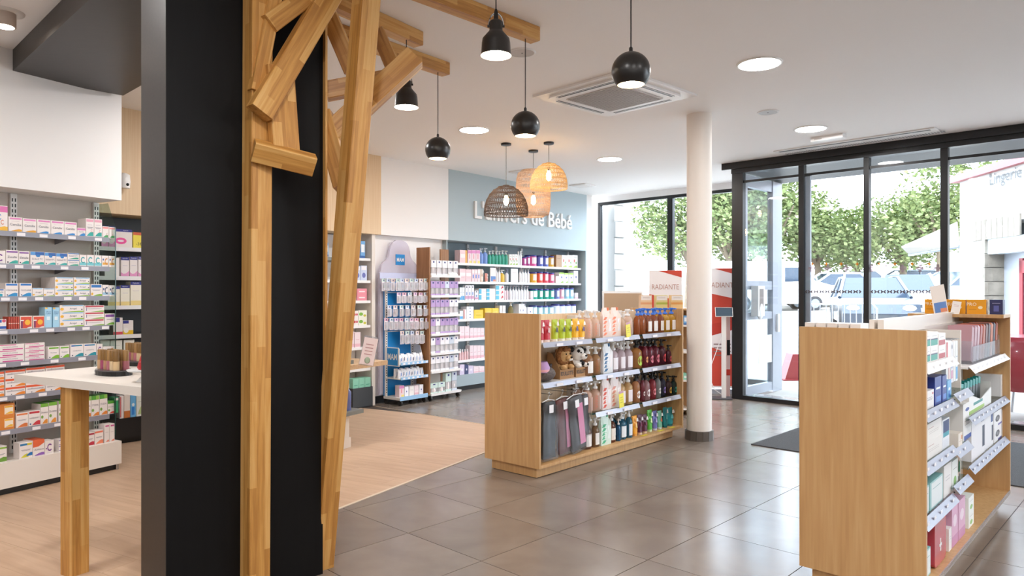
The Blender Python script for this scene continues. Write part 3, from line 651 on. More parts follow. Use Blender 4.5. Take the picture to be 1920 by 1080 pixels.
kind('homeodent', marks=[band('#c1323f', .82, .95, .06, .94), leafm('#d23a44', .3, 1, .05, .34), disc('#3d5a9a', .15, .14, .06)], text=[('HOMEODENT', .5, .52, .09, '#4a4050')])
kind('green_cap', marks=[band('#57a335', .8, 1), band('#8cc050', .8, 1, .6, 1), leafm('#e88a3a', .2, 1, .03, .2), disc('#7fa94a', .2, .3, .16, .5)], text=[('STODAL', .5, .55, .09, '#8b8591')], top='#4f9a3a', dp=.1)
kind('green_cap_red', marks=[band('#57a335', .8, 1), leafm('#d4483a', .2, 1, .03, .2), disc('#7fa94a', .2, .3, .16, .5)], text=[('STODAL', .5, .55, .09, '#8b8591')], top='#4f9a3a', dp=.1)
kind('drose', marks=[band('#77b13c', .84, 1), leafm('#e8953a', .2, .9, .03, .25), disc('#7fa94a', .2, .36, .16, .5)], text=[('Drosera', .5, .58, .1, '#8b8591')], top='#4f9a3a', dp=.12)
kind('green_spine', base='#2f9a62', marks=[band('#efe6e2', .8, .95)], text=[])
kind('green_leaf', marks=[band('#8bb94a', .84, .95, .2, 1), leafm('#6d9a3a', .1, 1, .05, .34)], text=[('Stoduka', .5, .5, .11, '#4a4656')])
kind('yellow_blue', marks=[band('#2b7cb0', .8, .93, .06, .6), band('#d8c52f', .8, .93, .6, .96), leafm('#d4c93a', .1, .7, .05, .28), leafm('#2270b5', .5, 1, .12, .34)], text=[('Drosetux', .52, .52, .11, '#5c586a')])
kind('actheane', marks=[(('#e6683c'), [(0, 1), (1, 1), (1, .78), (.5, .58), (0, .55)]), leafm('#8d5bb0', .1, 1, .02, .2)], text=[('Acthéane', .52, .4, .1, '#5c586a')], top='#d75d35', dp=.13)
kind('violet_flat', marks=[band('#6b55a5', .8, .92, 0, .9), band('#6b55a5', .1, .2, 0, 1)], text=[('nasia', .35, .5, .2, '#5c4f8a')])
kind('crimson', marks=[band('#b42c44', .82, .95, .06, 1), leafm('#c23346', .2, 1, .04, .32)], text=[('Homeorel', .5, .5, .1, '#5c586a')], dp=.1)
kind('coral', marks=[band('#eb7f62', .82, .95, 0, .95), leafm('#ee8a68', .1, 1, .04, .32)], text=[('Varicalm', .5, .52, .1, '#4c586a')], dp=.1)
kind('white_pink_tall', marks=[band('#d05a97', .86, .94, .2, .95), leafm('#e0876f', .3, .95, .04, .15), lines('#c9b9bd', .55)])
NV = '#2d2f86'
kind('hyd_pink', marks=[band(NV, .86, 1.0), disc('#ea4f9c', .3, .36, .36, .5, 14), disc('#f7e6ee', .3, .36, .2, .3)], text=[('Hydralin', .6, .93, .07, '#e8e8f4')], dp=.1)
kind('hyd_tall', marks=[band(NV, .84, 1.0), (('#e79ac4'), [(0, 0), (1, 0), (1, .3), (.6, .16), (.3, .14), (0, .22)]), lines('#c9c0cc', .55)], text=[('Hydralin', .5, .92, .07, '#e8e8f4')], dp=.08)
kind('hyd_cream', base='#f1ead8', marks=[band(NV, .86, 1.0), band('#efd58a', 0, .2), lines('#c9c0cc', .6)], text=[('Hydralin', .5, .93, .07, '#e8e8f4')], dp=.1)
kind('hyd_small', marks=[band(NV, .75, 1.0, 0, .7), band('#d9505a', .0, .18)], text=[], dp=.1)
kind('hyd_yellow', marks=[band(NV, .78, 1.0, 0, .55), band('#edc12d', 0, .3), disc('#f6f0ea', .3, .3, .25, .8)], dp=.1)
kind('yellow_offer', base='#f0dc4a', marks=[band('#cf5f33', .82, 1)], text=[('-3€', .5, .28, .2, '#6b5520')], dp=.1)
kind('pale_green', base='#e6e6dc', marks=[leafm('#b8c98a', .2, .8, .1, .5), lines('#b9b9ae', .7)], dp=.1)
kind('white_plain', base='#efebe8', marks=[lines('#c5c0c4', .6), lines('#c5c0c4', .5)], dp=.1)
kind('red_edge', base='#f0e8e4', marks=[band('#cf3f42', .05, .95, .1, .35)], dp=.1)
kind('white_orange', base='#ece0d6', marks=[band('#c9773a', 0, .3)], dp=.1)
kind('sky_box', base='#6fb4e4', marks=[band('#2f7fd0', .1, .45, .2, .75), disc('#e6eef4', .5, .55, .25, .3)], dp=.1)
# baby department
kind('pink_orange', base='#f2cfd0', marks=[band('#ecb04a', 0, 1, .75, 1), band('#f2eae6', .4, .7, .1, .7)], dp=.1)
kind('pink_multi', base='#f1d9dd', marks=[band('#e58fc4', .75, .98), band('#f2dd7a', .02, .2, .4, 1), band('#eda0a8', .35, .7, .35, .6)], dp=.1)
kind('pink_wide', base='#f1cfd2', marks=[band('#f6ecea', .45, .7, .05, .95), lines('#c98f9a', .3)], dp=.1)
kind('pink_blue', base='#f1d6da', marks=[band('#3f76c9', .28, .58, .3, .7), band('#f7efee', .7, .9, .1, .9)], dp=.08)
kind('aqua_white', base='#eef1f4', marks=[band('#5aa9de', .05, .35, .05, .95), lines('#8aa6c0', .6)], dp=.06)
kind('pen_pink', base='#eceaf0', marks=[band('#d8a2c2', .1, .3), band('#7f9bd0', .35, .55, .3, .7), disc('#4b4b58', .5, .88, .2, .3)], dp=.05)
kind('aqua_pink', base='#efe9ea', marks=[band('#56b8d8', .1, .9, 0, .35), lines('#d98aa0', .5, .5, .9)], dp=.12)
kind('aqua_red', base='#eaf0f2', marks=[band('#5cbcd8', .1, .9, 0, .4), ('#cf3d48', [(.62, .2), (.95, .55), (.8, .95), (.7, .6)])], dp=.12)
kind('white_navy', base='#f0f0f4', marks=[disc('#3a4390', .5, .5, .12, .8), lines('#c2b9c9', .25)], dp=.12)
kind('green_bio', base='#eef0e6', marks=[band('#9cc43e', .84, 1), disc('#6a6f9a', .5, .55, .2, .5), leafm('#8ab04a', .2, .9, .02, .2)], dp=.1)
kind('white_green_kids', base='#f1eee6', marks=[disc('#c96a5a', .35, .55, .16, .8), disc('#86a86a', .7, .4, .14, .8), leafm('#a9c25a', .1, .95, .02, .2), lines('#6a7a5a', .82)], dp=.1)
kind('kraft_box', base='#b08a63', marks=[lines('#6b4a30', .7)], dp=.12)
kind('pink_small', base='#f3dfe2', marks=[lines('#d78fa0', .5), band('#e9b9c2', .05, .25)], dp=.09)
kind('yellow_pack', base='#eecb35', marks=[lines('#f6efc4', .6), lines('#6b5c20', .35)], dp=.1)
kind('navy_pack', base='#3d4470', marks=[disc('#d8d6e4', .5, .5, .2, .6)], dp=.12)
kind('mauve_pack', base='#d9cbe0', marks=[disc('#efe9f2', .5, .5, .25, .6)], dp=.12)
# counter-side shelves
kind('blue_milk', base='#6fa9dc', marks=[band('#eef2f6', .35, .8, .15, .9), band('#2f62a8', .0, .15)], dp=.1)
kind('blue_photo', base='#c9d3ea', marks=[disc('#6a72b8', .5, .35, .3, .6), band('#f1eff4', .7, .95, .1, .9)], dp=.1)
kind('rose_flat', base='#e98f9c', marks=[band('#f4dfe2', .4, .6, .2, .8)], dp=.1)
kind('red_dots', base='#efe6e2', marks=[disc('#c9303c', .3, .5, .2, .9), disc('#c9303c', .75, .5, .18, .9)], dp=.1)
kind('green_dots', base='#ecebda', marks=[disc('#7fb63a', .3, .5, .25, .9), disc('#c8c23a', .75, .3, .18, .9)], dp=.1)
kind('mint_pack', base='#8fd0b6', marks=[band('#eaf4ee', .25, .6, .2, .9), lines('#3f9a7a', .75)], dp=.12)
# gondola by the camera
kind('green_med', base='#f1ece8', marks=[band('#1f9a86', .12, .5, .05, .95), band('#2d3358', .5, .58, .05, .95), lines('#8a8590', .75)], dp=.14)
kind('red_med', base='#f1ece8', marks=[band('#b92f38', .12, .5, .05, .95), lines('#8a8590', .72)], dp=.14)
kind('navy_box', base='#2a3f97', marks=[band('#4f7fd0', .1, .3, .2, .9), band('#e9edf6', .55, .62, .2, .8)], dp=.12)
kind('text_box', base='#f0ecea', marks=[band('#4f5a8a', .15, .55, .05, .15), lines('#5a5560', .6), band('#c9455a', .75, .85, .8, .95)], text=[('ALVYX', .5, .7, .12, '#4a4a60')], dp=.12)
kind('gauze_pack', base='#f2eee8', marks=[lines('#b05a50', .7, .15, .5), lines('#c9c2bc', .5), lines('#c9c2bc', .4)], dp=.14)
kind('white_blue_box', base='#eef0f4', marks=[band('#23386f', .55, .95, .1, .95), band('#3aa0b0', .4, .55, .1, .95), band('#e6e9f0', .08, .3, .1, .9)], dp=.1)
kind('teal_box', base='#a9d3d3', marks=[band('#e9efef', .06, .94, .1, .95), lines('#7aa9a9', .7)], dp=.14, top='#8fc9c9')
kind('dvice_tall', base='#f0ede9', marks=[band('#2f4fa5', .0, .12, .1, 1), disc('#3b4f9a', .5, .82, .25, .2), lines('#b9b2ae', .5), lines('#b9b2ae', .4)], dp=.1)
kind('soap_box', base='#f0e4d6', marks=[band('#d98a4a', .5, .8, .7, .95), lines('#b98a6a', .4)], dp=.14)
kind('device_box', base='#f0eeee', marks=[disc('#4a4a50', .45, .5, .28, .8), disc('#88888e', .45, .5, .14, .8), band('#6a62a8', .0, .12, .5, 1)], dp=.14)
kind('monitor_box', base='#efecee', marks=[band('#23407f', .7, .95, .7, .95), band('#3a3f58', .15, .6, .8, .98)], dp=.14)
kind('pink_diaper', base='#dcaac4', marks=[disc('#eed8e2', .5, .6, .3, .5), band('#c98ab0', 0, .25)], dp=.14)
kind('white_green_pack', base='#eef0ea', marks=[disc('#8fbf6a', .5, .3, .25, .6), lines('#9a9a98', .7)], dp=.12)
kind('orange_display', base='#e8a21c', marks=[disc('#f6e7c2', .7, .45, .12, .9), lines('#8a5a10', .3, .1, .5)], text=[('PRO', .25, .68, .22, '#fbf3dc')], dp=.1)
kind('indigo_display', base='#2c2f5c', marks=[band('#5c63a8', .2, .6, .3, .7), lines('#c9ccea', .75)], dp=.1)
kind('promo_card', base='#e9e2dc', marks=[band('#5f86c4', .05, .4, .1, .95), band('#d98a6a', .05, .18, .5, .95)], dp=.004, cat='card')
kind('price_card', base='#efe24e', marks=[band('#c99ab0', .86, 1), lines('#8a8020', .6), lines('#8a8020', .45), lines('#8a8020', .3)], dp=.003, cat='card')
kind('white_card', base='#f1edea', marks=[lines('#c9a9a9', .7), lines('#c9a9a9', .6)], dp=.003, cat='card')
PROTO = {}
def carton_mesh(kd, w, h, dp):
    key = (kd, round(w, 3), round(h, 3), round(dp, 3))
    if key in PROTO: return PROTO[key]
    d = K[kd]; m = MB(); m.box(-w / 2, w / 2, 0, dp, 0, h, d['base'], d['top'])
    for i, (c, poly) in enumerate(d['marks']):
        y = -.0003 - .00008 * i
        pts = [(-w / 2 + x * w, z * h) for x, z in poly]
        ar = sum(pts[k][0] * pts[(k + 1) % len(pts)][1] - pts[(k + 1) % len(pts)][0] * pts[k][1] for k in range(len(pts)))
        if ar < 0: pts = pts[::-1]
        m.add([(x, y, z) for x, z in pts], [list(range(len(pts)))], c)
    for (t_, x, z, hh, c) in d['text']: m.text(t_, -w / 2 + x * w, z * h, -.0016, hh * h, c, w * .86)
    PROTO[key] = m.mesh(d['obj']); return PROTO[key]
def put(mesh, name, loc, rz, label, cat, group=None, parts=()):
    o = bpy.data.objects.new(name, mesh); col.objects.link(o); o.location = loc; o.rotation_euler = (0, 0, rz)
    tag(o, label, cat, group)
    for pn, pm_ in parts:
        c = bpy.data.objects.new(pn, pm_); col.objects.link(c); c.parent = o
    return o
WORD = ['first', 'second', 'third', 'fourth', 'fifth', 'sixth', 'seventh', 'eighth', 'ninth', 'tenth', 'eleventh']
def order(i, n): return '' if n < 2 else 'leftmost' if i == 0 else 'rightmost' if i == n - 1 else 'middle one' if n == 3 else WORD[i] + ' from left'
def level(k, n): return '' if n < 2 else 'bottom' if k == 0 else 'top' if k == n - 1 else 'middle' if n == 3 else ('lower' if k == 1 else 'upper')
def shelf_at(u, d, z, items, where, jit=.6):
    """items: px0, px1, py of the top, kind, description [, number stacked [, rows deep]]"""
    tot = {}; seen = {}
    for it in items: tot[it[4]] = tot.get(it[4], 0) + 1
    for it in items:
        px0, px1, py, kd, desc = it[:5]; n = it[5] if len(it) > 5 else 1; deep = it[6] if len(it) > 6 else 1
        s0, s1 = u.s_at(px0, d), u.s_at(px1, d); wd = (s1 - s0) - .002
        ht = u.z_at((px0 + px1) / 2, py, d) - z
        ci = seen.get(desc, 0); seen[desc] = ci + 1
        full = desc.split(', stacked')[0]
        pos = order(ci, tot[desc])
        def lab(k, j): 
            return ' '.join(x for x in (level(k, n), ('rear' if j == 1 else 'rearmost' if j else ''), full + (',' if (pos or where) else ''), pos + (',' if pos and where else ''), where) if x)
        if kd.startswith('@'):
            bottle(u, (s0 + s1) / 2, d, z, wd, ht, kd[1:], lab, full + ' (' + (where or 'shop') + ')', deep); continue
        dp = K[kd]['dp']
        for k in range(n):
            for j in range(deep):
                hh = ht / n
                me = carton_mesh(kd, round(wd, 3), round(hh, 3), dp)
                put(me, K[kd]['obj'], u.pt((s0 + s1) / 2, d + j * (dp + .002), z + k * hh + .0004), u.rz + R(random.uniform(-jit, jit)), lab(k, j), K[kd]['cat'], full + ' (' + (where or 'shop') + ')')
# bottles, cans, tubes
BT = {}
def liq(c, share): 
    k = 'liq' + c
    if k not in MATS: lt_ = '#%02x%02x%02x' % tuple(int(int(c[i:i+2], 16) * .6 + 255 * .4) for i in (1, 3, 5)); clear_mat(k, lt_, .45, c, .06, .9)
    return k
def bottle_parts(kd, w_, h_):
    key = (kd, round(w_, 2), round(h_, 2))
    if key in BT: return BT[key]
    w_, h_ = key[1], key[2]; f = kd.split(','); typ = f[0]; c1 = f[1]; c2 = f[2] if len(f) > 2 else '#f0ecea'; c3 = f[3] if len(f) > 3 else '#f0ecea'
    r = w_ / 2 * .96; nm = 'bottle'; cat = 'bottle'; parts = []; m = MB()
    body = liq(c1, .55) if typ.startswith('clear') else c1
    t2 = typ.replace('clear', '')
    if t2 in ('pump', 'pumplabel', 'pumpleaf', 'pumpoval'):
        hb = h_ * .74
        m.lathe([(r * .9, 0), (r, .006), (r, hb * .72), (r * .93, hb * .82), (r * .6, hb * .93), (r * .33, hb * .97), (r * .33, hb)], body, 18, (0, r, 0), 1, .8)
        p = MB(); p.lathe([(r * .42, hb), (r * .42, hb + h_ * .07), (r * .2, hb + h_ * .08), (r * .2, hb + h_ * .17)], c2, 12, (0, r, 0))
        p.lathe([(r * .38, hb + h_ * .17), (r * .42, hb + h_ * .2), (r * .36, h_)], c2, 12, (0, r, 0)); p.box(-r * .2, r * .2, r * .05, r, h_ * .93, h_ * .98, c2)
        parts.append(('pump', p.mesh('pump')))
        l = MB()
        def on(x, z): a = x / r; return (r * 1.008 * math.sin(a), r - r * .8 * 1.012 * math.cos(a), z)
        def wrap(poly, c):
            l.add([on(x, z) for x, z in poly], [list(range(len(poly)))], c)
        if t2 == 'pumplabel':
            for a in range(6): xa, xb = r * (-.75 + .25 * a), r * (-.5 + .25 * a); wrap([(xa, hb * .12), (xb, hb * .12), (xb, hb * .66), (xa, hb * .66)], c3)
            wrap([(-r * .3, hb * .2), (r * .3, hb * .2), (r * .3, hb * .3), (-r * .3, hb * .3)], c1)
            parts.append(('label', l.mesh('label')))
        elif t2 == 'pumpleaf':
            for k in range(5):
                z = hb * (.1 + .12 * k); wrap([(-r * .9, z), (-r * .5, z + hb * .03), (-r * .2, z + hb * .12), (-r * .55, z + hb * .13)], c3)
            for a in range(3): xa, xb = r * (.35 + .2 * a), r * (.55 + .2 * a); wrap([(xa, hb * .08), (xb, hb * .08), (xb, hb * .68), (xa, hb * .68)], '#efe6e6')
            parts.append(('label', l.mesh('label')))
        elif t2 == 'pumpoval':
            n = 12; pts = [(r * .62 * math.cos(2 * math.pi * k / n) + .1 * r, hb * .36 + r * .72 * math.sin(2 * math.pi * k / n)) for k in range(n)]
            for k in range(n): wrap([(.1 * r, hb * .36), pts[k], pts[(k + 1) % n]], c3)
            l2 = [(-r * .5, hb * .34), (r * .68, hb * .34), (r * .68, hb * .39), (-r * .5, hb * .39)]
            l.add([(on(x, z)[0], on(x, z)[1] - .0012, z) for x, z in l2], [[0, 1, 2, 3]], '#2a2226')
            parts.append(('label', l.mesh('label')))
    elif t2 == 'can':
        nm = 'tin'; cat = 'tin'
        m.lathe([(r, 0), (r, h_ * .86)], c1, 20, (0, r, 0))
        for k in range(10):   # white front panel following the curve
            a0, a1 = -.7 + .14 * k, -.7 + .14 * (k + 1)
            m.add([(r * 1.01 * math.sin(a0), r - r * 1.01 * math.cos(a0), h_ * .22), (r * 1.01 * math.sin(a1), r - r * 1.01 * math.cos(a1), h_ * .22 + (.1 * h_ if k > 5 else 0)), (r * 1.01 * math.sin(a1), r - r * 1.01 * math.cos(a1), h_ * .78), (r * 1.01 * math.sin(a0), r - r * 1.01 * math.cos(a0), h_ * .78)], [[0, 1, 2, 3]], c3)
        p = MB().lathe([(r * 1.02, h_ * .86), (r * 1.03, h_ * .88), (r * 1.03, h_ * .98), (r * .95, h_)], c2, 20, (0, r, 0)); parts.append(('lid', p.mesh('lid')))
    elif t2 == 'jar':
        nm = 'canister'; cat = 'canister'
        m.lathe([(r * .85, 0), (r, h_ * .9), (r * 1.04, h_ * .92), (r * 1.04, h_)], '#e6cdbb', 18, (0, r, 0))
        for k in range(4): m.add([(r * 1.02 * math.sin(a), r - r * 1.02 * math.cos(a), h_ * z) for a, z in ((-.5 + .3 * k, .2), (-.2 + .3 * k, .25), (-.15 + .3 * k, .7), (-.4 + .3 * k, .8))], [[0, 1, 2, 3]], '#2f6a44')
    elif t2 == 'tube':
        nm = 'tube'; cat = 'tube'; n = 16; vs_ = []; ring = []
        for z, wx, wy in ((.0, .62, .62), (.10, .62, .62), (.11, .8, .66), (.5, .95, .5), (.96, 1, .06), (1, 1, .05)):
            ring.append([(r * wx * math.cos(2 * math.pi * i / n), r + r * wy * math.sin(2 * math.pi * i / n), h_ * z) for i in range(n)])
        for j in range(5):
            m.add(ring[j] + ring[j + 1], [(i, (i + 1) % n, n + (i + 1) % n, n + i) for i in range(n)], c2 if j < 2 else c1, True)
        m.add(ring[5], [list(range(n))], c1); m.add(ring[0], [list(range(n))[::-1]], c2)
        l = MB(); 
        l.prism([(-r * .5, h_ * .45), (r * .3, h_ * .4), (r * .1, h_ * .62), (-r * .3, h_ * .66)], r * .28, r * .285, c3); l.prism([(-r * .1, h_ * .72), (r * .7, h_ * .72), (r * .4, h_ * .9), (0, h_ * .9)], r * .32, r * .325, '#f0ece6')
        parts.append(('print', l.mesh('print')))
    elif t2 == 'pouch':
        nm = 'refill_pouch'; cat = 'pouch'
        prof = [(-.5, 0), (.5, 0), (.5, .72), (.38, .84), (.3, 1.0), (-.3, 1.0), (-.42, .84), (-.5, .72)]
        n = len(prof); D = w_ * .42
        front = [(x * w_, D * .12 if z < .75 else D * .4, z * h_) for x, z in prof]; back = [(x * w_, D if z < .1 else D * .6, z * h_) for x, z in prof]
        mid = [(0, -D * .05 + .001, h_ * .3)]
        m.add(front + back + mid, [(i, (i + 1) % n, 2 * n) for i in range(n)] + [list(range(n, 2 * n))[::-1]] + [(i, n + i, n + (i + 1) % n, (i + 1) % n) for i in range(n)], body)
        l = MB()
        for k in range(5):
            z = h_ * (.06 + .13 * k); l.add([(-w_ * .46, D * .09, z), (-w_ * .2, D * .02, z + .004), (-w_ * .05, D * .0, z + h_ * .1), (-w_ * .3, D * .04, z + h_ * .11)], [[0, 1, 2, 3]], c2)
        parts.append(('print', l.mesh('print'))); l = MB()
        l.add([(w_ * .08, -.001, h_ * .2), (w_ * .4, D * .04, h_ * .2), (w_ * .4, D * .1, h_ * .62), (w_ * .08, D * .06, h_ * .62)], [[0, 1, 2, 3]], c3)
        parts.append(('label', l.mesh('label'))); parts.append(('spout', MB().lathe([(w_ * .12, 0), (w_ * .12, w_ * .2)], c2, 10, (w_ * .2, D * .5, h_ * .9)).mesh('spout')))
    elif t2 == 'plain':
        m.lathe([(r * .92, 0), (r, .005), (r, h_ * .68), (r * .5, h_ * .8), (r * .45, h_ * .82)], body, 16, (0, r, 0), 1, .8)
        p = MB().lathe([(r * .5, h_ * .82), (r * .5, h_ * .98), (r * .4, h_)], c2, 14, (0, r, 0)); parts.append(('cap', p.mesh('cap')))
    BT[key] = (m.mesh(nm), nm, cat, parts); return BT[key]
def bottle(u, s, d, z, w_, h_, kd, lab, grp, deep=1):
    me, nm, cat, parts = bottle_parts(kd, w_, h_)
    for j in range(deep):
        put(me, nm, u.pt(s, d + j * (w_ * .95), z + .0004), u.rz + R(random.uniform(-4, 4)), lab(0, j), cat, grp, parts)
for k_ in ('pink_teal', 'actigel', 'arnicare', 'violet_box', 'homeo_orange', 'crimson', 'coral', 'violet_flat', 'text_box', 'yellow_blue', 'green_leaf'):
    K[k_]['text'] = []; K[k_]['marks'] += [lines('#7d7884', .52, .12, .88), lines('#7d7884', .47, .2, .8)]
K['drose']['text'] = [('Drosetux', .5, .58, .1, '#8b8591')]
# ================================================================== wall shelving beyond the table
ZL = [1.816, 1.588, 1.360, 1.131, .902, .668, .432]; ZB = .222
sh = thing('wall_shelving', 'white medicine shelving with seven shelves, beyond the white table', 'shelving', LW.loc, LW.rz)
MB().box(-2.2, .86, .0, .30, .045, ZB, 'white_laminate').obj('base', sh)
MB().box(-2.2, .84, .03, .30, 0, .045, 'black_plastic').obj('kick_plate', sh)
MB().lathe([(.012, 0), (.012, .045)], 'steel', 10, (.835, .02, 0)).obj('foot', sh)
def upright(par, s, d, z0, z1, k='white_metal'):
    m = MB(); m.box(s - .022, s + .022, d - .02, d, z0, z1, k)
    u_ = m.obj('upright', par); m = MB(); z = z0 + .03
    while z < z1 - .04:
        m.box(s - .014, s - .006, d - .0206, d - .02, z, z + .025, 'black_plastic'); m.box(s + .006, s + .014, d - .0206, d - .02, z, z + .025, 'black_plastic'); z += .04
    tag(m.obj('slot_row', u_), kind='stuff')
for s in (LW.s_at(26, .28), LW.s_at(181, .28)): upright(sh, s, .30, ZB, 2.11)
rnd = random.Random(3)
for z in ZL:
    m = MB(); m.box(-2.2, .80, .075, .295, z - .018, z, 'white_metal'); so_ = m.obj('shelf', sh)
    MB().box(-2.2, .80, .060, .0745, z - .032, z + .004, 'strip').obj('price_strip', so_)
    for s in (-.05, .52):
        MB().prism([(.075, z - .018), (.30, z - .018), (.30, z - .06)], s - .002, s + .002, 'grey_metal').obj('bracket', so_).rotation_euler = (0, 0, 0)
    s = -.55 + rnd.random() * .1
    while s < .76:
        MB().box(s, s + .055, .0585, .0598, z - .026, z - .004, 'tag').obj('price_tag', so_); s += rnd.choice((.11, .15, .2))
# brackets were drawn across x; turn them along the depth
for o in list(sh.children):
    for c in o.children:
        if c.name.startswith('bracket'):
            me = c.data
            for v in me.vertices: v.co = Vector((v.co.y, v.co.x, v.co.z))
            me.flip_normals()
MB().prism([(.06, .26), (.29, .26), (.29, 2.1), (.16, 2.1), (.06, 1.9)], 0, .006, 'shelf_glass').obj('glass_end', sh)
g = [o for o in sh.children if o.name.startswith('glass_end')][0]
for v in g.data.vertices: v.co = Vector((.845 + v.co.y, v.co.x, v.co.z))
g.data.flip_normals()
MB().box(.845, .851, .056, .0605, .26, 1.9, 'glass_edge').obj('glass_edge', sh)
D = .082
names = ['the top shelf', 'the second shelf', 'the third shelf', 'the fourth shelf', 'the fifth shelf', 'the sixth shelf', 'the seventh shelf']
wh = lambda i: WORD[i] + ' medicine shelf'
shelf_at(LW, D, ZL[0], [(-14, 14.5, 385, 'cam_tall', 'tall white carton with broad pink top'), (16, 42, 407, 'cam_orange', 'white carton with pink bar and orange swoosh'), (42.5, 68.5, 410, 'cam_orange', 'white carton with pink bar and orange swoosh'),
  (69.5, 95, 412, 'cam_blue', 'white carton with pink bar and blue swoosh'), (95.5, 120, 414, 'cam_blue', 'white carton with pink bar and blue swoosh'), (120.5, 144, 416.5, 'cam_blue', 'white carton with pink bar and blue swoosh'),
  (144.5, 160.5, 427.5, 'cam_small', 'low white carton with pink band'), (161, 176, 410, 'pink_teal', 'tall white carton with salmon bar and teal leaf', 1, 1), (176.5, 191.5, 411, 'pink_teal', 'tall white carton with salmon bar and teal leaf', 1, 1),
  (192, 204, 424.5, 'red_green', 'small white carton with coral bar and green leaf'), (204.5, 216, 426, 'red_green', 'small white carton with coral bar and green leaf')], wh(0))
shelf_at(LW, D, ZL[1], [(-14, 10.5, 470, 'c_purple', 'white carton with purple ring'), (11, 34.5, 469, 'zenalia', 'white carton with violet bar and teal leaf'), (35, 55, 471, 'zenalia', 'white carton with violet bar and teal leaf'),
  (57, 83, 472, 'sedatif', 'white carton with blue header and bulge'), (83.5, 104.5, 473.5, 'sedatif', 'white carton with blue header and bulge'), (105, 126, 475, 'sedatif', 'white carton with blue header and bulge'),
  (126.5, 148.5, 474.5, 'sedatif_flat', 'flat white carton with blue line, stacked in two', 2), (149, 162.5, 478, 'c_teal', 'small carton with teal ring'), (163, 176.5, 478, 'c_teal', 'small carton with teal ring'), (177, 190.5, 479, 'c_teal', 'small carton with teal ring'),
  (191, 203.5, 479.5, 'c_orange', 'small carton with orange arc'), (204, 216, 480, 'c_orange', 'small carton with orange arc')], wh(1))
shelf_at(LW, D, ZL[2], [(-12, 9, 542, 'coculine_flat', 'low white carton with navy line'), (10, 34, 531, 'coculine', 'white carton with bright blue bar'), (37, 60, 531, 'coculine', 'white carton with bright blue bar'),
  (60.5, 81, 540, 'arnigel_tube', 'short white carton with yellow flower'), (81.5, 102.5, 540.5, 'arnigel_tube', 'short white carton with yellow flower'),
  (103, 137.5, 520, 'arnigel', 'long white carton with yellow flower and green base, stacked in three', 3, 3), (138.5, 168.5, 520.5, 'arnigel', 'long white carton with yellow flower and green base, stacked in three', 3),
  (170, 191.5, 533, 'arnicare', 'white carton with solid blue bar and flower'), (192, 204, 534, 'c_blue', 'small carton with dark blue arc'), (204.5, 216, 535, 'c_blue', 'small carton with dark blue arc')], wh(2))
sp = [(16 + 4.2 * k, 19.8 + 4.2 * k, 594, 'red_spine', 'thin brick-red carton standing on edge') for k in range(5)]
shelf_at(LW, D, ZL[3], [(-10, 12, 599, 'blue_stripe', 'blue and white carton with red spot')] + sp + [(37.5, 60.5, 592.5, 'orange_sq', 'square orange-red carton with yellow disc'), (62, 83.5, 592.5, 'orange_sq', 'square orange-red carton with yellow disc'),
  (84, 97.5, 576, 'sky_tall', 'tall sky-blue carton with orange corner'), (99, 111.5, 576.5, 'sky_tall', 'tall sky-blue carton with orange corner'),
  (112, 157, 572, 'arnigel_wide', 'wide white carton with yellow flower and green base, stacked in three', 3), (158, 195.5, 572.5, 'actigel', 'wide white carton with red bar, stacked in three', 3), (196.5, 215.5, 588, 'violet_box', 'white carton with violet bar and green leaf')], wh(3))
shelf_at(LW, D, ZL[4], [(-6, 45.5, 646, 'pink_stripes', 'wide flat white carton with magenta stripes, stacked in three', 3), (46.5, 84, 643, 'pink_stripes', 'flat white carton with magenta stripes, stacked in four', 4),
  (90, 111, 650, 'green_bar', 'white carton with green bar and leaf'), (112, 130, 649, 'green_bar', 'white carton with green bar and leaf'), (132, 156.5, 645.5, 'homeoptic', 'white carton with blue-green bar'), (157, 180.5, 644.5, 'homeoptic', 'white carton with blue-green bar'),
  (181, 192.5, 645, 'c_purple', 'narrow white carton with purple ring'), (193, 215.5, 650, 'c_yellow', 'low white carton with amber band')], wh(4))
shelf_at(LW, D, ZL[5], [(-24, 8, 698, 'oscillo', 'wide white carton with orange-red top, stacked in three', 3), (10, 47.5, 693.5, 'oscillo', 'wide white carton with orange-red top, stacked in three', 3), (48.5, 84.5, 689, 'oscillo', 'wide white carton with orange-red top, stacked in three', 3), (85.5, 121, 685, 'oscillo', 'wide white carton with orange-red top, stacked in three', 3),
  (150, 170, 702, 'green_cap', 'white carton with green cap, behind the table top')], wh(5))
shelf_at(LW, D, ZL[6], [(0, 27.5, 757, 'amber_pack', 'amber film pack, stacked in two', 2), (30, 53, 774, 'homeo_orange', 'white carton with orange bar'), (53.5, 75.5, 770, 'homeodent', 'white carton with crimson bar and leaf'),
  (76, 91, 757, 'drose', 'tall white carton with leaf-green top'), (91.5, 107, 754, 'drose', 'tall white carton with leaf-green top'), (110, 124, 751, 'drose', 'tall white carton with leaf-green top'), (125, 139, 748, 'green_cap', 'tall white carton with dark green top and orange leaf'), (140, 155, 746, 'green_cap_red', 'tall white carton with dark green top and red leaf'),
  (155.5, 170.5, 744, 'green_cap', 'tall white carton with dark green top and orange leaf'), (171, 186, 742, 'green_cap', 'tall white carton with dark green top and orange leaf'), (186.5, 201.5, 740, 'green_cap', 'tall white carton with dark green top and orange leaf'),
  (202, 214, 752, 'green_cap_red', 'short white carton with dark green top and red leaf'), (215, 222, 745, 'green_spine', 'slim emerald-green carton at the shelf end')], wh(6))
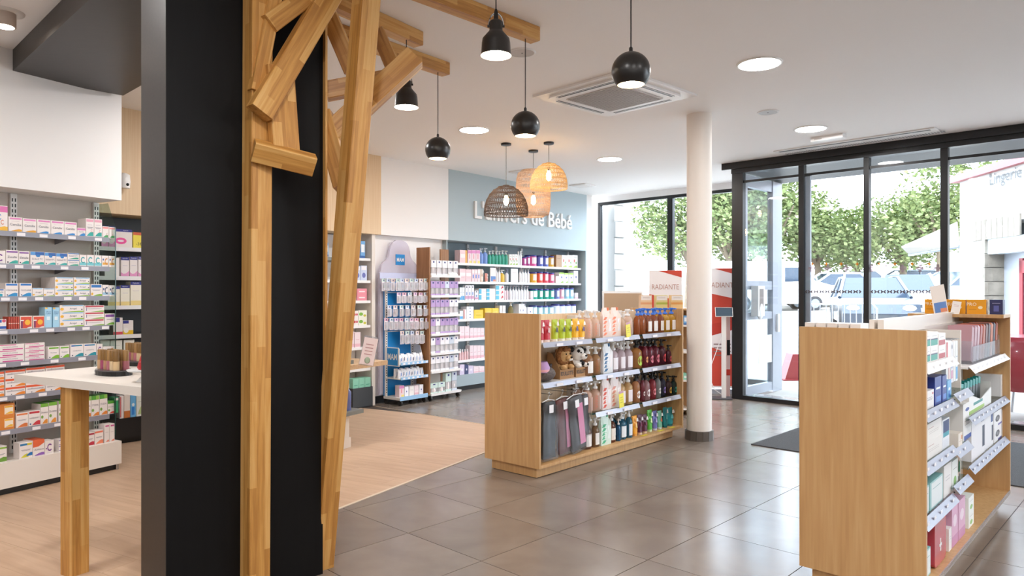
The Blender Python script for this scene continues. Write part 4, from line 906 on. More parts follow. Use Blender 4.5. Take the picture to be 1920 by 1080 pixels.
shelf_at(LW, .03, ZB, [(-16, 13, 838, 'green_leaf', 'white carton with green bar and olive leaf'), (36, 61, 829.5, 'yellow_blue', 'white carton with blue-yellow bar'), (61.5, 83.5, 824.5, 'actheane', 'white carton with coral top and violet leaf'), (84, 101, 826, 'c_purple', 'white carton with dark arc'),
  (110, 134, 823, 'violet_flat', 'flat white carton with violet lines, beside the table leg', 2), (137, 156, 817, 'violet_flat', 'flat white carton with violet lines, stacked in two', 2), (157.5, 177, 812, 'crimson', 'white carton with crimson bar and leaf'), (177.5, 194, 807, 'coral', 'white carton with coral bar and leaf'),
  (195.5, 205, 795.5, 'white_pink_tall', 'tall slim white carton with pink tab'), (205.5, 215, 794.5, 'white_pink_tall', 'tall slim white carton with pink tab')], 'medicine wall base')
# ================================================================== dark shelving in the passage
ZD = [1.80, 1.535, 1.268, 1.002, .79, .25]
ds = thing('dark_shelving', 'black shelving in the passage, seen through the glass end panel', 'shelving', BW.loc, BW.rz)
MB().box(-4.4, -1.9, .04, .36, .05, .235, 'black_plastic').obj('base', ds); MB().box(-4.4, -1.9, .09, .36, 0, .05, 'black_plastic').obj('kick_plate', ds)
for z in ZD[:5]:
    o = MB().box(-4.4, -1.9, .04, .36, z - .022, z, 'dark_grey').obj('shelf', ds); MB().box(-4.4, -1.9, .028, .0395, z - .034, z + .002, 'white_plastic').obj('price_strip', o)
    for s in (-3.25, -3.05, -2.82, -2.6): MB().box(s, s + .08, .0265, .0278, z - .03, z - .004, 'tag').obj('price_tag', o)
DD = .05
shelf_at(BW, DD, ZD[0], [(190, 203, 423, 'hyd_tall', 'white carton with navy header, behind the glass'), (204, 216, 424, 'hyd_tall', 'white carton with navy header, behind the glass'), (217, 248, 430, 'hyd_pink', 'large white carton with navy header and pink bubble'), (249.5, 272, 436, 'yellow_offer', 'yellow discount carton with rust top')], 'top black passage shelf')
shelf_at(BW, DD, ZD[1], [(196, 224, 483, 'white_plain', 'plain white carton'), (226.5, 242.5, 482, 'hyd_tall', 'white carton with navy header and pink foot'), (243.5, 258, 481.5, 'hyd_tall', 'white carton with navy header and pink foot'), (259, 274, 481, 'hyd_tall', 'white carton with navy header and pink foot')], 'second black passage shelf')
shelf_at(BW, DD, ZD[2], [(202, 225, 537, 'hyd_cream', 'cream carton with navy header'), (226, 243.5, 535, 'hyd_cream', 'cream carton with navy header'), (244.5, 265, 528, 'hyd_cream', 'tall cream carton with navy header')], 'third black passage shelf')
shelf_at(BW, DD, ZD[3], [(212, 230, 596, 'hyd_small', 'small white carton with red foot'), (230.5, 250, 601, 'hyd_yellow', 'small white carton with yellow foot')], 'fourth black passage shelf')
shelf_at(BW, DD, ZD[4], [(188, 206, 638, 'pale_green', 'pale green-white carton'), (207, 229, 638, 'pale_green', 'pale green-white carton'), (232, 252, 637, 'pale_green', 'pale green-white carton')], 'fifth black passage shelf')
shelf_at(BW, DD, ZD[5] - .015, [(224.5, 232, 742, 'red_edge', 'white carton with red spine'), (232.5, 244, 740, 'white_orange', 'white carton with rust foot'), (244.5, 255, 740, 'sky_box', 'bright blue carton'), (255.5, 270, 742, 'pale_green', 'pale carton with green leaf')], 'black passage base')
# ================================================================== shelves between the tree and the baby stand
cs = thing('corner_shelving', 'white shelving in the recess under the pale wood bulkhead', 'shelving', BW.loc, BW.rz)
ZC = [1.80, 1.53, 1.285, .985, .72, .46]
for z in ZC:
    o = MB().box(-1.85, -.135, .05, .36, z - .02, z, 'white_metal').obj('shelf', cs); MB().box(-1.85, -.135, .04, .0495, z - .03, z + .002, 'white_plastic').obj('price_strip', o)
MB().box(-1.85, -.135, .34, .358, .1, 2.09, 'paint_white').obj('back_panel', cs)
DC = .06
shelf_at(BW, DC, ZC[0], [(606, 616, 455, 'blue_milk', 'blue milk carton left of the leaning timber'), (656, 666, 454, 'blue_milk', 'blue and white milk carton'), (667, 675, 453, 'blue_milk', 'blue and white milk carton'), (676, 684.5, 452, 'blue_milk', 'blue and white milk carton')], 'top recess shelf')
shelf_at(BW, DC, ZC[1], [(655, 664.5, 499, 'blue_photo', 'pale blue carton with photo print'), (665, 676, 498.5, 'blue_photo', 'pale blue carton with photo print'), (676.5, 688, 498, 'blue_photo', 'pale blue carton with photo print')], 'second recess shelf')
shelf_at(BW, DC, ZC[2], [(655, 668, 538, 'white_plain', 'plain white carton'), (669.5, 688, 541, 'rose_flat', 'flat rose carton stacked in two', 2)], 'third recess shelf')
shelf_at(BW, DC, ZC[3], [(604, 617, 584, 'green_dots', 'green dotted carton left of the timber', 2), (655, 662, 584, 'red_dots', 'white carton with red dots, stacked in two', 2), (662.5, 671.5, 583, 'red_dots', 'white carton with red dots, stacked in two', 2), (672, 688, 582, 'green_dots', 'carton with green dots, stacked in two', 2)], 'fourth recess shelf')
shelf_at(BW, DC, ZC[4], [(655, 664, 622, 'pink_small', 'pink and white carton'), (665, 676, 623, 'pink_small', 'pink and white carton')], 'fifth recess shelf')
bs = thing('storage_bin', 'dark grey open bin on the floor under the recess shelves', 'bin', BW.pt(BW.s_at(683, -.02), .15, 0), BW.rz)
m = MB(); 
for a in ((-.17, .13, -.17, -.16), (-.17, .13, .06, .07), (-.17, -.16, -.16, .06), (.12, .13, -.16, .06)): m.box(*a, 0, .24, 'dark_grey')
m.box(-.17, .13, -.17, .07, 0, .012, 'dark_grey'); m.obj('box_wall', bs)
for k in range(3):
    put(carton_mesh('mint_pack', .085, .34, .12), 'carton', BW.pt(BW.s_at(683, -.02) - .11 + .09 * k, .0, .0125), BW.rz, order(k, 3) + ' mint green pack standing in the dark grey bin', 'carton', 'mint packs in the bin')
# ================================================================== baby wall shelves
ZN = [1.80, 1.535, 1.268, 1.002, .724, .422]; ZNB = .225
nb = thing('baby_shelving', 'blue-grey recessed shelving of the baby department', 'shelving', BW.loc, BW.rz)
a_, b_ = sB + .005, sE - .04
MB().box(a_, b_, .02, .355, .07, ZNB, 'blue_grey_lam').obj('base', nb); MB().box(a_, b_, .07, .355, 0, .07, 'black_plastic').obj('kick_plate', nb)
for px in (877, 930, 978, 1022.5, 1065): upright(nb, BW.s_at(px, .345), .356, ZNB, 2.09, 'white_metal')
for i, z in enumerate(ZN):
    o = MB().box(a_, b_, .10, .335, z - .02, z, 'white_metal').obj('shelf', nb); MB().box(a_, b_, .088, .0995, z - .032, z + .002, 'white_plastic').obj('price_strip', o)
    s = a_ + .1
    while s < b_ - .1: MB().box(s, s + .07, .0865, .0878, z - .028, z - .004, 'tag').obj('price_tag', o); s += rnd.choice((.16, .22, .3))
DN = .108
bw = lambda i: WORD[i] + ' baby shelf'
gp = lambda a, w_, n, y, k, d: [(a + w_ * i, a + w_ * (i + 1) - .4, y, k, d) for i in range(n)]
NVL = '#2b2a7e'
shelf_at(BW, DN, ZN[0], [(862, 876, 469, 'pink_orange', 'pink carton with orange edge')] + gp(877, 7.8, 3, 469, 'pink_multi', 'pink and yellow multicolour carton') + gp(901, 8.3, 2, 465, '@pump,#7f9fdc,#e9edf6', 'cornflower blue pump bottle')
  + gp(918, 6.1, 6, 470, '@pump,#3aa58a,#f0f0ec', 'green pump bottle with white pump') + gp(955, 5.4, 3, 477, 'white_green_kids', 'cream carton with animal print') + gp(972, 4.3, 2, 471, '@plain,#efefef,#f4f2ee', 'slim white bottle')
  + [(983, 989, 482, '@can,#c94a9e,%s,#e9e4f0' % NVL, 'small magenta tin'), (989.5, 996, 480, '@can,#b13a8a,%s,#e9e4f0' % NVL, 'small magenta tin'), (996.5, 1011, 478, '@can,#d8468f,%s,#f2dfe8' % NVL, 'large pink tin'), (1012, 1021.5, 479, '@can,#5a66b8,%s,#eceaf4' % NVL, 'white and blue tin'), (1022.5, 1031.5, 480, '@can,#5a66b8,%s,#eceaf4' % NVL, 'white and blue tin'), (1032.5, 1041.5, 480, '@can,#eab23c,%s,#f4ece0' % NVL, 'white and yellow tin'),
  (1043, 1053, 478, 'kraft_box', 'brown kraft carton')] + gp(1053.5, 10, 3, 478.5, 'white_green_kids', 'white and green carton with drawings'), bw(0))
shelf_at(BW, DN, ZN[1], [(862, 873, 504, 'pink_wide', 'pale pink carton'), (873.5, 884, 505, 'pink_wide', 'pale pink carton')] + gp(885, 5.2, 3, 505, 'pink_blue', 'pink carton with blue figure') + [(901.5, 911, 505, '@tube,#f0dfd0,#e8d2c0,#dcb9a0', 'cream tube'), (912, 918, 512, '@tube,#e79a8a,#f0e0d8,#f2ddd2', 'peach tube'), (919, 930, 502, 'promo_card', 'display card with a baby photo')]
  + gp(931, 4.8, 2, 501, '@pump,#f1eef0,#dcd6d8', 'white pump bottle') + [(941, 949, 506, '@pump,#eac04a,#ffffff', 'yellow pump bottle'), (950, 956, 505, '@pump,#e9e9f0,#77799a', 'white bottle with dark pump'), (958, 971, 504, 'white_card', 'white leaflet leaning')]
  + gp(975, 5.2, 4, 503, '@pump,#f3f1f2,#c9c3c8', 'white pump bottle with grey nozzle') + [(999, 1010, 510, '@can,#e9ac30,%s,#f4ead8' % NVL, 'amber tin'), (1011.5, 1020.5, 510, '@can,#e0523a,%s,#f4e4de' % NVL, 'orange-red tin'), (1022, 1031.5, 510, '@can,#dc4a5a,%s,#f4e0e2' % NVL, 'red tin'), (1032.5, 1041.5, 511, '@can,#d8507e,%s,#f4e0e8' % NVL, 'rose tin'),
  (1042.5, 1048, 518, 'white_plain', 'small white carton'), (1048.5, 1057.5, 511, 'green_bio', 'white carton with lime top'), (1058.5, 1066, 512, 'green_bio', 'white carton with lime top'), (1067, 1075, 512, 'green_bio', 'white carton with lime top'), (1076, 1084, 508, 'white_navy', 'white carton with navy mark')], bw(1))
shelf_at(BW, DN, ZN[2], gp(862, 4.8, 2, 539, 'aqua_white', 'slim white and aqua carton') + gp(872.5, 5.6, 3, 535, 'pen_pink', 'slim white carton with pink foot') + [(890, 897, 545, 'pen_pink', 'short slim carton with pink foot'), (898, 911.5, 541, 'aqua_pink', 'deeper aqua and white carton, stacked in two', 2), (912, 928.5, 541, 'aqua_pink', 'aqua and white carton, stacked in three', 3), (929.5, 945, 535, 'aqua_red', 'aqua carton with red arrow, stacked in three', 3)]
  + gp(946, 4.8, 2, 536, '@pump,#f0d8de,#c9c3c8', 'pale pink pump bottle') + gp(957, 5.3, 7, 535, '@pump,#f2f1f5,#b9b4bc', 'white pump bottle with grey nozzle') + [(995, 1000, 546, 'pink_small', 'small pink carton'), (1000.5, 1011, 542, '@can,#23a692,%s,#eef4f0' % NVL, 'teal tin'), (1012, 1021, 542, '@can,#23a692,%s,#eef4f0' % NVL, 'teal tin'), (1022, 1032, 542, '@can,#23a692,%s,#eef4f0' % NVL, 'teal tin'), (1033, 1042.5, 542, '@can,#23a692,%s,#eef4f0' % NVL, 'teal tin'),
  (1044, 1052, 541, '@can,#6a78b8,%s,#dfe4f2' % NVL, 'slate blue tin'), (1052.5, 1060.5, 540, '@can,#e7a2b0,%s,#f6e8ea' % NVL, 'pink and white tin'), (1061.5, 1069.5, 540, '@can,#8fc3d8,%s,#eef2f6' % NVL, 'white and sky tin'), (1070, 1078, 540, '@can,#8fc3d8,%s,#eef2f6' % NVL, 'white and sky tin'), (1078.5, 1084, 549, 'pink_small', 'small pink carton')], bw(2))
shelf_at(BW, DN, ZN[3], [(862, 868, 583, 'aqua_white', 'white and aqua carton'), (869, 874.5, 580, 'red_edge', 'white carton with red edge'), (875, 888, 575, 'white_navy', 'flat white carton with navy mark, stacked in four', 4), (889, 906, 581, 'yellow_pack', 'yellow pack'), (909, 922, 578, 'yellow_pack', 'yellow pack'), (922.5, 935, 578, 'yellow_pack', 'yellow pack'), (937, 942, 573, 'white_plain', 'white carton'), (942.5, 948, 573, 'white_plain', 'white carton'), (958, 966, 567, '@clearpump,#b9ab72,#e8e2d4', 'olive pump bottle'),
  (973, 978, 570, 'white_navy', 'white carton with navy mark'), (978.5, 983.5, 570, 'white_navy', 'white carton with navy mark'), (984, 989.5, 567, '@pump,#f2f1f5,#b9b4bc', 'white pump bottle'), (990, 999, 576, 'white_navy', 'low white carton')]
  + gp(1000, 10.4, 4, 573, '@can,#9ccbd4,%s,#f0f2f4' % NVL, 'pale aqua tin with navy lid') + gp(1042.5, 10.3, 4, 571, '@can,#dfe6ee,%s,#f3f3f6' % NVL, 'white tin with navy lid'), bw(3))
shelf_at(BW, DN, ZN[4], [(862, 871, 612, 'pink_small', 'pink and white carton'), (871.5, 880, 612, 'pink_small', 'pink and white carton')] + gp(881, 6.8, 4, 615, 'pink_small', 'low pink and white carton'), bw(4))
shelf_at(BW, DN, ZN[5], gp(862, 4.6, 4, 655, '@plain,#f1c9cc,#f4efee', 'pink bottle') + gp(881, 6.8, 4, 648, 'pink_small', 'pink and white carton'), bw(5))
shelf_at(BW, .05, ZNB, [(862, 871, 684, 'mauve_pack', 'mauve pack'), (871.5, 878, 684, 'navy_pack', 'navy pack'), (878.5, 888, 686, 'mauve_pack', 'mauve pack'), (888.5, 898, 687, 'pink_small', 'pink and white pack'), (898.5, 908, 687, 'pink_small', 'pink and white pack')], 'baby shelving base')
# ================================================================== baby-care stand with the bottle-shaped board
ms0, ms1, mf = .03, .49, -.315                       # along the back wall; mf = front of the stand
st = thing('baby_care_stand', 'white and blue rolling stand with a giant baby-bottle board, hung with blister packs', 'display stand', BW.loc, BW.rz)
def castor(par, s, d, r=.035):
    m = MB(); m.lathe([(r, -.011), (r, .011)], 'rubber', 16); me = m
    for i, v in enumerate(me.v): me.v[i] = (s + v[2], d + v[0], r + v[1])
    me.box(s - .018, s + .018, d - .012, d + .012, r, r * 2.0, 'black_plastic'); return me.obj('castor', par)
for s in (ms0 + .03, ms1 - .03):
    for d in (mf + .03, -.03): castor(st, s, d)
MB().box(ms0, ms1, mf, -.01, .070, .10, 'white_metal').obj('base_tray', st)
MB().box(ms0, ms1, mf - .004, mf, .065, .115, '#9cc7ea').obj('tray_strip', st)
MB().box(ms0, ms1, -.03, -.01, .10, 1.52, 'mam_blue').obj('back_panel', st)
for s in (ms0, ms1 - .03): 
    MB().box(s, s + .03, -.05, -.028, .10, 1.54, 'white_metal').obj('upright', st)
    m = MB(); z = .14
    while z < 1.5: m.box(s + .008, s + .022, -.0506, -.05, z, z + .014, 'dark_grey'); z += .03
    tag(m.obj('slot_row', st), kind='stuff')
# bottle board outline
bc, z0, z1 = (BW.s_at(712, 0) + BW.s_at(786, 0)) / 2, .12, BW.z_at(748, 450, 0); hw = (BW.s_at(786, 0) - BW.s_at(712, 0)) / 2
zz = lambda y: BW.z_at(748, y, 0)
half_ = [(hw, z0), (hw, zz(560)), (hw, zz(512)), (hw * .94, zz(508)), (hw * .92, zz(500)), (hw * .82, zz(493)), (hw * .64, zz(487)), (hw * .54, zz(479)), (hw * .51, zz(470)), (hw * .46, zz(462)), (hw * .36, zz(455)), (hw * .2, zz(451)), (hw * .07, zz(450))]
pts = [(bc + x, z) for x, z in half_] + [(bc - x, z) for x, z in half_[::-1]]
MB().prism(pts, .0, .03, 'milky').obj('bottle_board', st)
MB().box(bc - hw, bc + hw, -.004, -.0005, zz(523), zz(512), '#cfd3ee').obj('bottle_ring', st)
m = MB(); m.box(bc - .075, bc + .075, -.006, -.001, zz(497), zz(477), 'mam_blue'); m.text('MAM', bc, zz(487), -.0075, .05, 'white_plastic', .12, .02); m.obj('logo_plate', st)
fz = lambda px, y: BW.z_at(px, y, mf)
zs1, zs2 = fz(780, 680), fz(780, 707)
for z in (zs1, zs2):
    o = MB().box(ms0, ms1 + .01, mf + .01, -.03, z - .012, z, 'white_metal').obj('shelf', st); MB().box(ms0 + .02, ms1 + .01, mf, mf + .0095, z - .018, z + .016, '#9cc7ea').obj('price_strip', o)
    for k in range(6): MB().box(ms0 + .05 + .075 * k, ms0 + .085 + .075 * k, mf - .0012, mf - .0002, z - .012, z + .01, 'tag').obj('price_tag', o)
bn = MB(); bn.prism([(mf + .005, zs1 - .03), (-.05, zs1 - .03), (-.05, zs1 + .2), (mf + .02, zs1 + .2), (mf + .005, zs1 + .18)], 0, .006, 'white_plastic')
for i, v in enumerate(bn.v): bn.v[i] = (ms0 - .002 - v[1], v[0], v[2])
bo = bn.obj('bin_side', st)
m = MB(); m.prism([(mf + .08, zs1 + .0), (-.05, zs1 + .0), (-.05, zs1 + .22), (mf + .15, zs1 + .2)], 0, .006, 'white_plastic')
for i, v in enumerate(m.v): m.v[i] = (ms1 + .006 + v[1], v[0], v[2])
m.obj('bin_side', st)
m = MB(); x0 = ms0 - .0095
m.box(x0 - .002, x0, mf + .03, -.09, zs1 - .02, zs1 + .19, 'mam_blue'); sgn = m.obj('logo_plate', st)
# lettering on the side plate reads from the passage side
m = MB(); m.text('MAM', 0, 0, 0, .075, 'white_plastic', .17, .02)
m.v = [(x0 - .0035, (mf - .06) / 2 - v[0] * 1.0, zs1 + .085 + v[2]) for v in m.v]
m.f = [f[::-1] for f in m.f] if False else m.f
lo = m.obj('lettering', sgn)
# hooks and blister packs
BL_ = {}
def blister(w_, h_, c, logo, dk):
    key = (round(w_, 3), round(h_, 3), c, logo, dk)
    if key in BL_: return BL_[key]
    m = MB(); m.box(-w_ / 2, w_ / 2, 0, .003, -h_, 0, '#efe9ee'); m.box(-w_ / 2, w_ / 2, -.0006, 0, -h_ * .26, 0, c)
    m.add([(-w_ * .12, -.0008, -h_ * .2), (w_ * .12, -.0008, -h_ * .2), (w_ * .12, -.0008, -h_ * .09), (-w_ * .12, -.0008, -h_ * .09)], [[0, 1, 2, 3]], logo)
    b = MB(); b.box(-w_ * .38, w_ * .38, -.028, -.0008, -h_ * .93, -h_ * .32, 'blister')
    it = MB(); it.ball((0, -.013, -h_ * .6), w_ * .2, dk, 8, 6, (1, .45, 1.1)); it.ball((0, -.02, -h_ * .6), w_ * .09, '#f2eef2', 6, 5, (1, .4, 1))
    BL_[key] = (m.mesh('blister_pack'), [('blister', b.mesh('blister')), ('soother', it.mesh('soother'))]); return BL_[key]
cols = ['#cfe4dc', '#e7c7de', '#cfdcef', '#e9b9c9', '#ead9d2', '#d7e6f0']; dks = ['#a9d6ca', '#e7a4bd', '#9fbce0', '#d9bfd4', '#eebfaa', '#b4cfda']
rows = [(521, 545, 716, 803, 10, 'top'), (547, 568, 744, 804, 6, 'second'), (571, 593, 725, 804, 7, 'third'), (595, 618, 720, 806, 9, 'fourth'), (619, 645, 750, 797, 5, 'fifth')]
rb = random.Random(5)
for ri, (ya, yb, pa, pb, n, nm_) in enumerate(rows):
    dr = -.13
    za = BW.z_at(760, ya, dr)
    MB().tube([(ms0 + .01, -.055, za - .012), (ms1 - .01, -.055, za - .012)], .005, 'white_metal').obj('hook_bar', st)
    w_ = .078
    for k in range(n):
        pxk = pa + (pb - pa) * (k + .5) / n; dr = -.07 - .2 * (pxk - 716) / 90; s = BW.s_at(pxk, dr); za = BW.z_at(pxk, ya, dr); ci = (k * 2 + ri) % 6
        MB().tube([(s, -.03, za - .012), (s, dr - .03, za - .012)], .0022, 'white_metal', 5).obj('hook', st)
        me, ps = blister(.066, BW.z_at(760, ya, dr) - BW.z_at(760, yb, dr) - .006, cols[ci], '#3a3f7c', dks[ci])
        for j in range(1):
            put(me, 'blister_pack', BW.pt(s, dr + .05 * j + rb.uniform(0, .01), za - .0145 + .006), BW.rz + R(rb.uniform(-5, 5)), 'hanging soother blister pack, %s, %s row of the blue stand' % (order(k, n), nm_), 'blister pack', 'soother packs, %s row of the blue stand' % nm_, ps)
# small bags on the two shelves and the tray
def sachet(w_, h_, c):
    key = ('sachet', w_, h_, c)
    if key in BL_: return BL_[key]
    m = MB(); n = 6; f = [(-w_ / 2, .0, 0), (w_ / 2, .0, 0), (w_ * .46, .02, h_), (-w_ * .46, .02, h_)]
    m.add(f + [(0, -.012, h_ * .4)] + [(-w_ / 2, .03, 0), (w_ / 2, .03, 0), (w_ * .46, .024, h_), (-w_ * .46, .024, h_)], [(0, 1, 4), (1, 2, 4), (2, 3, 4), (3, 0, 4), (6, 5, 8, 7), (0, 5, 6, 1), (1, 6, 7, 2), (3, 2, 7, 8), (0, 3, 8, 5)], '#ecebf0')
    m.add([(-w_ * .1, -.0135, h_ * .2), (w_ * .15, -.0135, h_ * .35), (w_ * .2, -.009, h_ * .7), (0, -.009, h_ * .65)], [[0, 1, 2, 3]], c)
    BL_[key] = (m.mesh('sachet'), []); return BL_[key]
for z, dsc, n, d in ((zs1, 'upper', 8, mf + .05), (zs2, 'lower', 9, mf + .05)):
    for j in range(2):
        for k in range(n):
            me, ps = sachet(.055, .10 + .012 * ((k + j) % 2), ['#5f86c8', '#4a4560', '#6aa0c8'][k % 3])
            put(me, 'sachet', BW.pt(ms0 + .05 + (ms1 - ms0 - .1) * k / (n - 1), d + .07 * j, z + .0005), BW.rz + R(rb.uniform(-14, 14)), 'small clear soother sachet, %s, %s line, %s shelf of the blue stand' % (order(k, n), ('front', 'rear')[j], dsc), 'sachet', 'soother sachets, %s shelf' % dsc, ps)
for k in range(5):
    me = carton_mesh(['pink_small', 'white_navy', 'white_plain'][k % 3] if k else 'pink_multi', .07, .14 - .02 * (k > 0), .09)
    put(me, 'carton', BW.pt(ms0 + .08 + .082 * k, mf + .06, .1005), BW.rz + R(rb.uniform(-8, 8)), 'bright pink fronted soother box on the bottom tray of the blue stand' if k == 0 else 'small white box, %s, bottom tray of the blue stand' % order(k - 1, 4), 'carton', None if k == 0 else 'white boxes on the bottom tray')
# ================================================================== walnut-sided feeding bottle stand
ws0, ws1 = .535, 1.10
wd_ = thing('feeding_bottle_stand', 'rolling stand with walnut side panels and rows of boxed feeding bottles', 'display stand', BW.loc, BW.rz)
MB().box(ws0, ws0 + .022, mf + .02, -.06, .09, 1.96, 'walnut').obj('side_panel', wd_)
MB().box(ws1 - .15, ws1 - .0, -.085, -.062, .09, 1.96, 'walnut').obj('back_board', wd_)
MB().box(ws0 + .022, ws1 - .15, -.08, -.064, .09, 1.55, 'white_laminate').obj('back_panel', wd_)
for s in (ws0 + .03, ws1 - .03):
    for d in (mf + .03, -.09): castor(wd_, s, d, .032)
ZW = [1.604, 1.345, 1.096, .854, .605, .376, .09]
for i, z in enumerate(ZW):
    o = MB().box(ws0 + .0225, ws1 + .02 * (i == 6), mf + .01, -.0655 - .02, z - .02, z, 'white_metal').obj('shelf', wd_); MB().box(ws0 + .023, ws1, mf + .001, mf + .0095, z - .026, z + .004, 'white_plastic').obj('price_strip', o)
FB = {}
def feeder(kd, w_, h_):
    key = (kd, round(w_, 3), round(h_, 3))
    if key in FB: return FB[key]
    c = {'p': '#b79acb', 'w': '#f0eef2', 'b': '#cfd8e6', 'm': '#cfe2dc'}[kd]
    m = MB(); m.box(-w_ / 2, w_ / 2, 0, .06, 0, h_ * .12, c); m.box(-w_ / 2, w_ / 2, 0, .06, h_ * .52, h_, c); m.box(-w_ / 2, w_ / 2, .045, .06, h_ * .12, h_ * .52, '#efe4e0')
    m.add([(x * w_ * .16, -.0006, h_ * z) for x, z in ((-1, .82), (1, .82), (1, .93), (-1, .93))], [[0, 1, 2, 3]], '#3a3f7c')
    wn = MB(); wn.box(-w_ / 2, w_ / 2, 0.001, .045, h_ * .12, h_ * .52, 'blister')
    b = MB().lathe([(w_ * .26, h_ * .122), (w_ * .28, h_ * .3), (w_ * .24, h_ * .5)], '#f1e8e6', 10, (0, .024, 0))
    FB[key] = (m.mesh('feeding_bottle_box'), [('window', wn.mesh('window')), ('feeding_bottle', b.mesh('feeding_bottle'))]); return FB[key]
desc = {'p': 'lilac', 'w': 'white', 'b': 'pale blue', 'm': 'mint'}
rowsW = [('top', .20, 'wwwww', ZW[0]), ('second', .19, 'pppbpp', ZW[1]), ('third', .20, 'ppppww', ZW[2]), ('fourth', .20, 'pwpppp', ZW[3]), ('fifth', .205, 'wpwwbw', ZW[4]), ('sixth', .19, 'wwwwbw', ZW[5])]
for nm_, hh, seq, z in rowsW:
    n = len(seq); wv = (ws1 - ws0 - .06) / n
    for k, c in enumerate(seq):
        for j in range(1):
            me, ps = feeder(c, min(wv * .93, .085), hh * (1 if j else .97))
            put(me, 'feeding_bottle_box', BW.pt(ws0 + .04 + wv * (k + .5), mf + .03 + j * .068, z + .0005), BW.rz + R(rb.uniform(-1.5, 1.5)), '%s feeding bottle box, %s in the %s row of the walnut stand' % (desc[c], order(k, n), nm_), 'box', '%s feeding bottle boxes, %s shelf' % (desc[c], nm_), ps)
for k, (c, hh, w_) in enumerate((('m', .13, .13), ('m', .13, .12), ('m', .24, .10), ('b', .25, .09))):
    me, ps = feeder(c, w_, hh)
    put(me, 'feeding_bottle_box', BW.pt(ws0 + .10 + (.0, .135, .26, .37)[k], mf + .03, ZW[6] + .0005), BW.rz, ['short mint box beside the walnut panel on the bottom shelf', 'second short mint box on the bottom shelf of the walnut stand', 'tall mint box on the bottom shelf of the walnut stand', 'tall pale blue box on the bottom shelf of the walnut stand'][k], 'box', None, ps)
o = MB(); o.prism([(0, 0), (.06, 0), (.04, .05)], 0, .16, 'white_plastic'); o = o.obj('card_holder', None, BW.pt(ws1 - .28, mf + .02, ZW[0] + .001), BW.rz); o.rotation_euler = (0, 0, BW.rz + math.pi / 2)
o.location = BW.pt(ws1 - .05, mf + .0, ZW[0] + .001); tag(o, 'white price card holder on the top shelf of the walnut stand', 'card holder')
# ================================================================== white high table
TA = LW.n; TB = LW.a                    # front edge runs along the shelving normal
tc = Vector((-2.59, 3.69)); trz = math.atan2(TA.y, TA.x)
tb_ = thing('high_table', 'white high table with a square timber leg, before the medicine wall', 'table', (tc.x, tc.y, 0), trz)
tp = [tuple(tc + TA * x + TB * y) for x, y in ((0, 0), (1.6, 0), (1.6, .74), (0, .74))]
tp = clip(tp, NN - VV * .292, -VV); ca, sa_ = math.cos(-trz), math.sin(-trz)
MB().slab([((x - tc.x) * ca - (y - tc.y) * sa_, (x - tc.x) * sa_ + (y - tc.y) * ca) for x, y in tp], .928, .968, 'white_laminate').obj('tabletop', tb_)
for x, y in ((.40, .01), (.40, .64), (1.3, .64)):
    o = MB().slab([(x, y + .004), (x + .004, y), (x + .086, y), (x + .09, y + .004), (x + .09, y + .09), (x, y + .09)], 0, .928, 'timber').obj('leg', tb_)
def tabpt(px, py, Z=.968): Y = (H - Z) * F / (py - CY); return Vector(((px - CX) / F * Y, Y, Z))
def tester(px, py, label, grp):
    c = tabpt(px, py); t_ = thing('tester_tray', label, 'tray', (c.x, c.y, .9685), trz + R(-8))
    ov = [(.13 * math.cos(2 * math.pi * k / 24) * (1.0), .075 * math.sin(2 * math.pi * k / 24)) for k in range(24)]
    MB().slab(ov, 0, .022, 'black_plastic').obj('base', t_)
    MB().slab([(x * .98, y * .98) for x, y in ov], .022, .027, 'acrylic').obj('clear_holder', t_)
    cl = ['#c9a27a', '#d8b98c', '#b86f7a', '#a3486a', '#c98f6a', '#d9c09a', '#b98a6a']
    for r_ in range(2):
        for k in range(6):
            m = MB(); m.lathe([(.0155, 0), (.016, .003), (.016, .046)], cl[(k * 3 + r_) % 7], 12); me = m.mesh('polish_bottle')
            cp2 = MB().lathe([(.0148, .046), (.0148, .098), (.013, .10)], '#7d5a2a' if (k + r_) % 3 else '#9c7544', 12).mesh('cap')
            x, y = -.086 + .0345 * k, -.026 + .048 * r_
            ca, sa = math.cos(trz - R(8)), math.sin(trz - R(8))
            put(me, 'polish_bottle', (c.x + x * ca - y * sa, c.y + x * sa + y * ca, .9960), 0, 'small gold-capped cosmetic bottle, %s, %s line of the %s tester tray' % (order(k, 6), ('near', 'far')[r_], grp), 'bottle', 'cosmetic bottles, %s tray' % grp, [('cap', cp2)])
    return t_
tt = tester(213, 702, 'black oval tester tray of gold-capped bottles at the table edge', 'front')
m = MB(); m.text('ESSICA', 0, 0, 0, .010, 'white_plastic', .06); m.v = [(v[0] - .05, -.0705, .011 + v[2]) for v in m.v]; m.obj('lettering', tt)
tester(262, 684, 'second black tester tray of gold-capped bottles, further back on the table', 'rear')
c = tabpt(264, 715); t_ = thing('cake_stand', 'small white footed dish on the high table, beside the pillar', 'dish', (c.x + .02, c.y, .9685))
MB().lathe([(.04, 0), (.03, .01), (.012, .03), (.02, .045), (.075, .05), (.08, .058), (.0, .055)], 'white_plastic', 28).obj('dish', t_)
o = MB(); o.lathe([(.03, 0), (.034, .01), (.02, .06), (.006, .085)], '#c73a3c', 12)
for k in range(18): a = k * 2.4; zq = .012 + .06 * k / 18; rq = .034 - .024 * k / 18; o.ball((rq * math.cos(a), rq * math.sin(a), zq), .003, '#f3e9e4', 6, 4)
o = o.obj('dotted_ornament', None, (c.x + .02, c.y, .9685 + .0585)); tag(o, 'red cone ornament with white dots on the footed dish', 'ornament')
